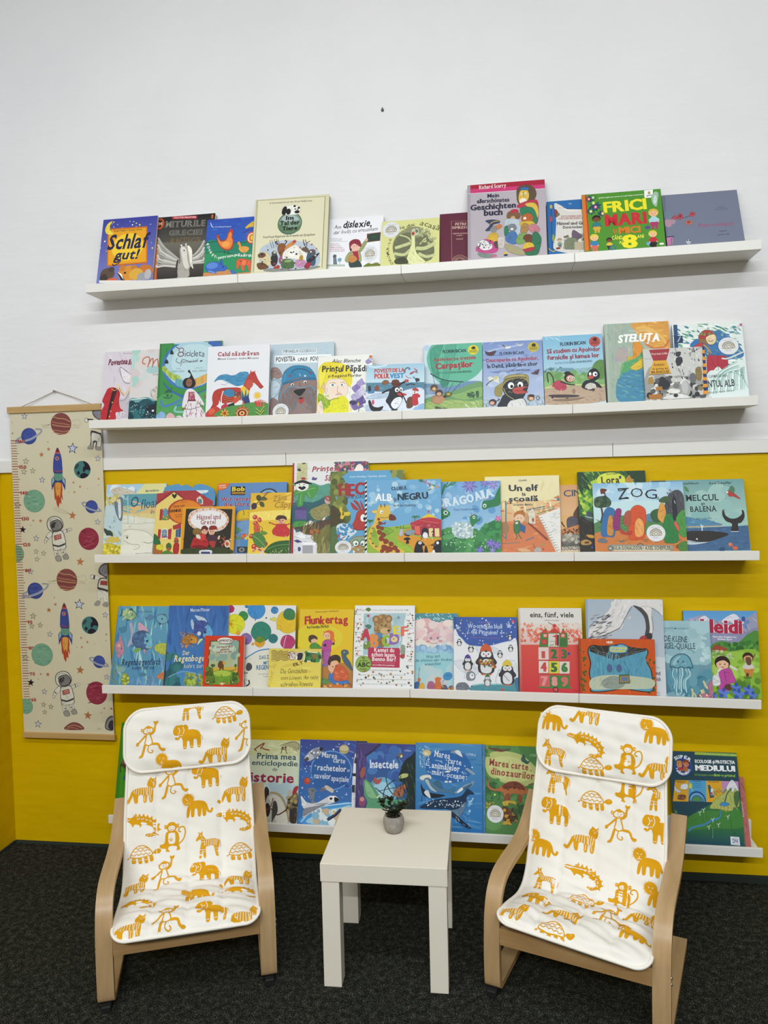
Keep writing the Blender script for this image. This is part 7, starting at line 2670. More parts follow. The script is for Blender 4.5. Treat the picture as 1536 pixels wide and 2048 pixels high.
book('picture_book','space book with a shuttle, satellite and Saturn around a blue title disc',4,(0.5387,-0.1030,0.1600),0.2021,0.2916,0.0090,0.2515,'32509a>3f78b8',False,None,None,"""P 3a4488>3a6cb4 4 585 406 581 404 343 3 329
X 3a4a94,42609f,36458a,4a70b4,5a4a94 40 4 583 406 257 85 22.8 -20
Y d8e0f0,f0f0f8 70 0 574 408 172 1.9 4.7
E 6a9ad4 229 382 149 132
E 2f5a9c 229 382 141 125
Y 32609f,2c5494 6 131 472 322 306 56.3 84.4
S 4a9ad8 26 27 61 82 142 128 252 158 380 171 398 24
S a8ccdc 72 29 125 84 217 122 308 141 381 150 398 24
Y dce4e4,8ab4c8,c8b090,e8ecec,6f9ab4 60 106 117 393 33 11.1 31.5
L b8dcf0 4 25 33 88 100 179 142 380 173
S b4b8c0 33 452 51 483 92 519 143 534 167 526 158 495 113 463 76 440 48 439
S 8a8f9a 92 506 120 525 144 517 131 477 103 467
S 2a2c34 143 532 167 528 160 508 144 512
L d8dce0 8 38 448 65 475
Y e8e8ec,5a5f6a 12 45 514 160 452 5.7 9.4
S 5a4a44 33 447 56 466 66 448 48 439
E b8a878 318 525 35 31
L 8a84a0 4 255 542 297 537 354 516 387 505
E c8bc94 318 531 32 17
L 9a8a5a 2 289 516 317 509 349 510
E b8442f 58 305 23 23
E c8603a 64 310 15 14
E d8c0d8 26 258 7 6
S dcdce0 381 137 380 273 386 428 399 503 408 429 414 139
P 26282e 380 368 407 367 408 347 380 349
P 26282e 380 291 401 290 402 240 381 241
P 3a3c44 399 481 407 464 408 429 389 437
K 8a8a90 1 393 325 398 138
S 7a7f8a 66 249 101 263 120 246 113 178 127 161 100 156 85 194
X a8acb4,54585f 8 68 253 127 161 28 4.7 -20
S c8c0b4 180 257 193 282 231 268 252 251 241 232 203 250
L 8a6a4a 6 153 243 194 262
S d4d6da 31 140 17 191 24 204 58 167 123 161 196 198 232 216 279 205 286 189 261 171 216 156 142 128 61 73 33 68 69 116 40 123
S f0f0f0 214 203 260 215 286 193 266 175 220 173
S 1f2024 260 206 284 197 285 184 261 175 256 192
E 2a2c34 233 195 11 8
S 8a8d94 45 119 124 140 197 157 106 109 38 72
L eceef0 4 19 201 58 158
L 6a6c74 2 128 153 215 165
E e8e8ea 41 149 17 12
P 1f2c4a 205 62 272 107 299 134 313 122 273 82 219 48
K 6a84b0 1 218 59 304 126
E c8a04a 256 105 9 14
K d8d8d8 4 236 85 263 111
T d8dce4 0.01 - 37 159 468 268 461|Marea
T d8dce4 0.01 - 35 241 436 326 430|carte
T d8dce4 0 - 17 107 404 122 403|a
T d8dce4 0.02 - 40 130 380 335 375|rachetelor
T d8dce4 0 - 19 341 379 363 378|și
T d8dce4 0.01 - 38 108 325 227 323|navelor
T d8dce4 0.01 - 36 231 313 355 308|spațiale""")
book('picture_book','plain dark blue book almost hidden behind the space book',4,(0.5712,-0.0900,0.1612),0.2028,0.2849,0.0140,0.2554,'23305f',True,None,None,"""X 2a3868,1f2a54,38406f 20 319 565 419 10 56 9.3 -85""")
book('picture_book','dark blue and violet insect book with a green moth, behind the potted plant',4,(0.7419,-0.1030,0.1595),0.2067,0.2862,0.0090,0.2509,'34508f>3a6a9c',False,None,None,"""P 3f447f>3a5fa4 0 574 416 571 417 418 1 413
Y 3f68a8,4a78b4,38589c 20 86 537 388 341 27.6 55.3
E 6fb0d0 186 248 100 103
E a0cce0 186 240 78 81
S 4a3f74 0 574 168 573 132 530 68 493 56 406 67 329 59 244 79 143 2 140
X 5a4a84,3a3060,6f5a94,443a6a 60 -2 517 79 143 83 8.3 -85
L 2f2f54 7 168 570 113 521 59 484
E a05a4a 47 376 17 38 -12
E 8a4a6a 47 184 25 34
E c88a8a 45 201 16 15
S 5a9a74 57 329 99 313 136 272 164 231 191 206 264 209 340 208 318 186 246 171 192 147 79 143 83 185 59 235
S 86b88a 62 321 95 300 127 255 146 213 101 211 73 244
L c8d89a 5 146 213 164 226 177 235
L 3f7a5a 2 155 205 210 190 318 195
S b05a54 122 323 135 353 149 332 180 346 172 316 145 302
L 8a3a3a 2 135 323 113 305
S a8684a 263 243 281 278 353 314 340 263 317 224 281 227
X 2a2028 16 267 294 349 229 36 2.7 -50
L 1f2a2c 3 136 281 191 240 246 217
L 1f2a2c 3 191 215 208 283 271 337
L 1f2a2c 2 154 256 227 275 281 286
L 1f2a2c 3 208 351 227 284 263 235
S 1f2a2c 298 338 316 415 342 467 387 499 416 504 418 157 318 153 353 221 344 305
X 2a3f34,1a2224,3a5a3a,26302c 60 297 474 418 157 64 7.3 -70
S b8c07a 298 355 325 377 363 378 357 357 316 347
L 3f6a3a 4 289 320 316 364
S 7a6a4a 289 500 306 513 328 506 322 484 301 481
E e0e0b8 315 492 9 8
X 2a2a2a 6 292 513 329 484 13 3.6 -40
T dfe6ee 0.03 j 52 97 409 294 413|Insectele
T 6a84b0 0 - 6 158 494 238 493|Biblioteca micului cititor
T c8d0e0 0 - 10 337 526 383 525|LITERA""")
book('picture_book','blue ocean animals book with a spotted humpback whale and an orca',4,(0.9495,-0.1030,0.1588),0.2262,0.2935,0.0090,0.2418,'4a86b8>2a74b4',False,None,None,"""X 4a88bc,3f80b4,5a94c4,3474ac 60 4 601 448 45 127 14.5 -4
S 2a64a8 63 456 99 517 197 542 313 533 374 467 378 399 321 347 232 331 126 356 77 397
Y c8dcec 40 72 482 391 341 2.7 5.4
Y a8c8e0 30 27 567 99 423 2.7 5.4
E c8b888 77 521 29 22
E e0d4a8 72 517 16 10
X b8c8d0,8ab0c8 24 23 502 99 423 45 3.6 -80
S 7a94a8 238 530 260 544 295 545 326 499 278 519
S d8dce0 269 540 300 545 322 503 286 519
L 8ab4d0 3 135 476 162 472 188 459
S dcdcd4 29 361 54 375 99 377 108 352 72 342 37 345
S 4f7894 59 346 90 359 117 331 161 299 232 285 276 311 250 277 267 257 214 271 144 269 90 304
S a8bcc4 64 342 86 347 108 305 148 269 108 280 81 313
S 3f6a84 126 331 161 341 188 295 153 307
S 1c2830 37 319 55 286 99 263 201 250 144 231 90 233 55 244 41 277
S dce0e0 59 265 86 279 104 229 77 241
L 2a4a64 3 46 244 42 202
S dce0e4 197 401 219 411 241 407 224 398
S 8aa4b8 339 423 356 432 405 400 391 387 356 411
E d8d8d0 210 338 12 7
E d8d8d0 237 339 11 7
S 7a9ab4 263 269 294 295 338 326 382 340 404 354 391 320 373 307 320 292 285 266
S 3f6484 294 287 338 309 382 332 377 315 329 288
S e4e8ea 280 271 311 304 325 292 294 270
S 1c3450 37 160 73 194 144 222 250 235 311 250 338 280 355 298 399 266 364 260 346 239 341 189 301 129 249 119 239 160
S 5f7c94 239 151 293 170 337 213 341 180 310 129 275 103
S 1c2c44 240 151 275 128 353 65 375 48 353 45 292 83 245 118
X 8aa0b4,dce0e4 14 249 143 370 46 35 4.4 -45
Y b8c8d8,dce4ec 60 73 220 328 172 1.8 4.4
Y 7ab0d4,b0d0e4 20 355 239 389 149 3.5 7.0
T dce4ec 0.01 s 41 128 501 236 486|Marea
T dce4ec 0.01 s 36 220 460 312 448|carte
T dce4ec 0.02 s 37 110 426 302 407|animalelor
T a8c4dc 0 - 14 203 452 213 451|a
T 7aa8d0 0 s 20 319 392 349 388|din
T dce4ec 0.01 s 36 112 383 190 376|mări
T a8c4dc 0 - 14 193 371 208 370|și
T dce4ec 0.01 s 35 213 368 335 357|oceane
T c8d8e8 0 - 15 350 515 412 510|LITERA""")
book('picture_book','thin pale blue book edge showing behind the ocean animals book',4,(0.9643,-0.0900,0.1605),0.2215,0.2871,0.0160,0.2461,'4f84b4',True,None,None,"""X 5a8cb8,4474a4,6a9ac4 20 398 558 435 23 71 8.9 -88""")
book('picture_book','green dinosaur book with a red-brown long-necked dinosaur and round white sticker',4,(1.1864,-0.1030,0.1586),0.2019,0.2908,0.0090,0.3146,'4f7f44',False,(0.0318,0.0718,0.0276,0.0276),None,"""Y 568848,487a40,5f9050 40 7 586 376 71 35.5 70.9
S b4bc74 1 484 33 532 130 547 234 529 311 477 353 420 334 362 264 326 143 338 39 376 5 425
S c4c884 32 485 129 514 234 496 310 444 317 386 213 349 92 370 31 426
Y 3a6a34,6a8a44 40 2 586 32 510 5.3 12.4
S 6a3a2c 20 563 77 563 121 556 174 564 121 543 77 546
L 6a3a2c 2 82 563 91 572
S 2f5a54 242 496 261 530 273 497 290 485 303 494 285 468 255 480
L 6a3a2c 3 355 362 316 345 286 334
S 3a6a3c 0 375 39 351 73 311 98 246 55 228 -2 234
Y 2f5f34,4a7f44 30 0 358 89 237 10.5 21.0
E 3f7a44 62 265 26 21
E d8d84a 62 265 7 7
S b06a38 30 359 21 346 34 313 73 302 117 329 161 351 213 353 256 330 285 298 284 282 250 272 236 235 215 238 215 275 168 269 163 232 128 230 116 279 73 288 29 297 12 329 22 363 39 366
S 6f3826 117 325 161 347 213 349 251 326 263 301 195 315 125 304
Y 5a2a20,7a3a24 20 117 341 255 301 6.1 10.4
S 8a4a2c 133 263 159 273 158 223 124 222
S 8a4a2c 215 267 237 267 240 223 217 224
S c8a83a 113 222 158 232 201 225 197 200 167 206 123 196
E 3a3a1c 158 211 7 5
S 5f3a24 106 180 132 194 166 167 182 135 216 132 181 102 147 77 121 100 105 140
Y 7a4a2c,c89a3a,4a2a1c 26 110 181 207 99 6.0 10.4
S c8a03a 121 100 156 101 172 78 147 81 113 79
X c8b04a,5a5a24,7a8a34 40 -2 217 54 178 26 5.2 -50
S 3a6034 183 184 253 211 295 188 259 138 200 144
Y 34582f,4a7840 20 175 216 284 107 6.9 13.8
T 8f3030 0.025 s 42 28 453 289 428|Marea carte
T 8f3030 0 - 18 299 422 313 421|a
T 8f3030 0.03 s 42 36 396 326 371|dinozaurilor
T a8c098 0 - 15 302 519 356 516|LITERA""")
book('reference_book','dark teal ecology book with a green mountain and wind turbines',4,(1.7890,-0.1030,0.1563),0.2127,0.2926,0.0080,0.3162,'183f4c',False,None,None,"""P 6f9a34 166 584 434 582 433 562 164 567
P 9ab03a 166 584 236 583 234 566 164 567
T c8d87a 0.03 - 9 233 569 425 567|CUNOASTE SI PROTEJEAZA MEDIUL
E 10303c 88 490 61 66
E 1f4a8a 87 493 59 62
E 16357a 87 494 45 48
T e4e8ec 0.06 - 21 41 527 54 536|S
T e4e8ec 0.06 - 21 55 535 71 542|U
T e4e8ec 0.06 - 21 74 540 90 542|P
T e4e8ec 0.06 - 21 95 540 111 536|E
T e4e8ec 0.06 - 21 113 533 130 521|R
T e4e8ec 0.05 - 18 39 479 43 470|i
T e4e8ec 0.05 - 18 41 461 55 448|m
T e4e8ec 0.05 - 18 56 447 66 440|b
T e4e8ec 0.05 - 18 68 440 80 437|a
T e4e8ec 0.05 - 18 82 437 89 437|t
T e4e8ec 0.05 - 18 92 439 105 443|a
T e4e8ec 0.05 - 18 107 444 119 453|b
T e4e8ec 0.05 - 18 120 455 126 462|i
T e4e8ec 0.05 - 18 127 464 131 473|l
E d8945a 63 502 18 21
S b8842f 46 504 50 524 75 526 80 508 64 514
E 222222 58 500 2 3
E 222222 69 500 2 3
E d08a5a 106 509 18 21
S 8a3a24 88 509 92 529 121 530 123 507 108 518
E 222222 101 507 2 3
E 222222 111 507 2 3
E b02c3c 68 474 14 12
E a8642f 99 475 16 16
Y c8742f,b8502f 16 47 522 122 464 3.1 5.5
T e8ecec 0.05 - 20 163 516 410 517|ECOLOGIE și PROTECȚIA
T eef0f0 0.07 - 34 162 469 406 470|MEDIULUI
T 6f9a34 0.03 - 11 154 437 267 438|Să înțelegem totul
T 8fb83a 0.05 - 16 271 437 404 436|dintr-o privire!
P d8a01c 29 404 420 410 417 278 5 273
P 4a9ac8 114 406 221 407 213 278 102 276
P b884b4 318 408 420 410 418 337 311 339
T 4a3a10 0.03 - 8 32 394 92 395|Poluare cu
T 4a3a10 0.03 - 6 40 387 86 388|CO2 atmosferic
T 1c4a70 0.03 - 8 136 398 191 398|Atmosfera
T 4a3a10 0.03 - 8 232 398 302 399|Oceanul planetar
S e0e4e8 59 359 66 377 91 384 106 379 102 355 89 348 64 350
S c8ccd0 23 370 34 352 62 335 44 327 21 340
K 8a6a1c 1 64 344 100 344
S 7a4a2c 36 298 46 314 86 313 81 288 41 285
Y 9a6a3a,5a3420 8 40 310 81 291 3.0 5.5
K 8a6a1c 1 59 281 89 281
S c8d04a 109 361 122 392 133 374 126 356
K b8d0a0 2 123 362 139 332
E 1f4a8a 157 282 54 60
E 6fb0d8 157 279 46 50
S 3f7a9a 116 281 140 314 176 313 198 280 113 276
S 4f8a4a 126 290 152 309 175 298 180 283 131 279
P 183f4c 102 276 213 278 209 234 98 230
P 183f4c 5 273 245 277 229 229 0 220
T 1c4a70 0.02 - 5 140 385 189 386|ozon stratosferic
T 1c4a70 0.02 - 5 139 374 188 375|ozon stratosferic
T 1c4a70 0.02 - 5 138 362 187 363|ozon stratosferic
P 1f5a6a 229 377 242 385 252 354 268 361 263 307 236 301 234 336
P d8d8d0 247 360 265 358 260 319 243 321
E b03a4a 250 330 7 8
T 4a3a10 0.02 - 5 276 350 300 351|ulei
T 4a3a10 0.02 - 5 275 343 299 344|plastic
T 4a3a10 0.02 - 5 275 336 299 336|metal
S 2f6a3c -7 125 81 176 169 227 257 277 309 321 357 388 381 413 399 384 416 343 416 18 -27 19
P 2a6a3f>16465a -10 95 420 115 416 18 -27 19
S 3f7f34 80 170 175 221 265 225 385 241 418 219 416 132 196 116 15 97
S a8b05a 230 241 271 296 329 339 357 388 381 413 401 378 415 337 411 260 380 253 360 228 290 237
X 8a9a4a,c0c474,6f8440,b4b86a 60 253 366 403 242 36 4.2 -60
S dcdce0 344 370 381 418 408 384 414 349 397 366 380 341 368 371 351 352
S 4a6a3a 388 336 416 349 415 301 395 253 384 288
L 2f4a4a 3 376 365 346 334 330 292 320 274
S 3a86b8 292 264 317 280 352 272 339 257 309 251
K c8b45a 3 290 260 284 236
K a89a4a 3 301 259 295 232
K c8b45a 3 311 258 306 229
K a89a4a 3 321 257 317 225
K c8b45a 3 331 257 327 221
K a89a4a 3 341 258 339 226
K c8b45a 3 351 260 351 230
K a89a4a 3 361 261 363 235
L 3f86c0 5 89 94 112 118 186 139 230 164 279 184 295 226
L 2a5a4a 2 279 187 294 220
K dce0dc 2 166 209 156 215
K dce0dc 2 166 209 177 221
K dce0dc 2 166 209 166 192
K 1c3a30 1 184 204 182 151
K dce0dc 2 191 227 181 234
K dce0dc 2 191 227 201 240
K dce0dc 2 191 227 191 211
K 1c3a30 1 208 222 206 169
K dce0dc 2 242 171 232 177
K dce0dc 2 242 171 253 183
K dce0dc 2 242 171 242 154
K 1c3a30 1 259 166 257 113
K dce0dc 2 214 126 204 132
K dce0dc 2 214 126 225 138
K dce0dc 2 214 126 214 110
K 1c3a30 1 232 121 229 68
K dce0dc 2 275 143 265 150
K dce0dc 2 275 143 286 155
K dce0dc 2 275 143 275 127
K 1c3a30 1 293 138 290 86
K dce0dc 2 336 192 326 199
K dce0dc 2 336 192 347 204
K dce0dc 2 336 192 336 176
K 1c3a30 1 353 187 351 135
L 1c3a30 1 353 181 353 117 374 95 353 90
K a8b8a8 1 238 124 232 60
P e2e4e8 340 76 393 74 394 24 339 27
T 34407a 0.03 s 24 351 38 384 37|DPH
L 5a6a9a 1 347 59 369 69 388 58
K 34407a 1 343 30 389 29
Y 5f8a34 6 9 220 23 203 3.6 6.1""")
book('picture_book','dusty pink book edge behind the teal ecology book, last on the bottom shelf',4,(1.8963,-0.0910,0.1571),0.1262,0.2129,0.0100,0.3701,'b0625c',False,None,None,"""X a85854,c07a70,9a4a48 30 222 418 236 46 42 3.6 -70
L 7a3434 2 234 391 248 356 257 327
L 7a3434 1 217 290 248 303
L 7a3434 1 226 161 239 144 237 115
T dcc0b8 0.02 - 12 230 266 231 275|P
T dcc0b8 0.02 - 12 229 255 230 263|o
T dcc0b8 0.02 - 12 229 243 230 251|v
T dcc0b8 0.02 - 12 229 231 230 239|e
T dcc0b8 0.02 - 12 229 219 230 228|s
T dcc0b8 0.02 - 12 229 208 230 216|t
T dcc0b8 0.02 - 12 229 196 230 204|e
T dcc0b8 0.02 - 12 229 184 229 193|a""")
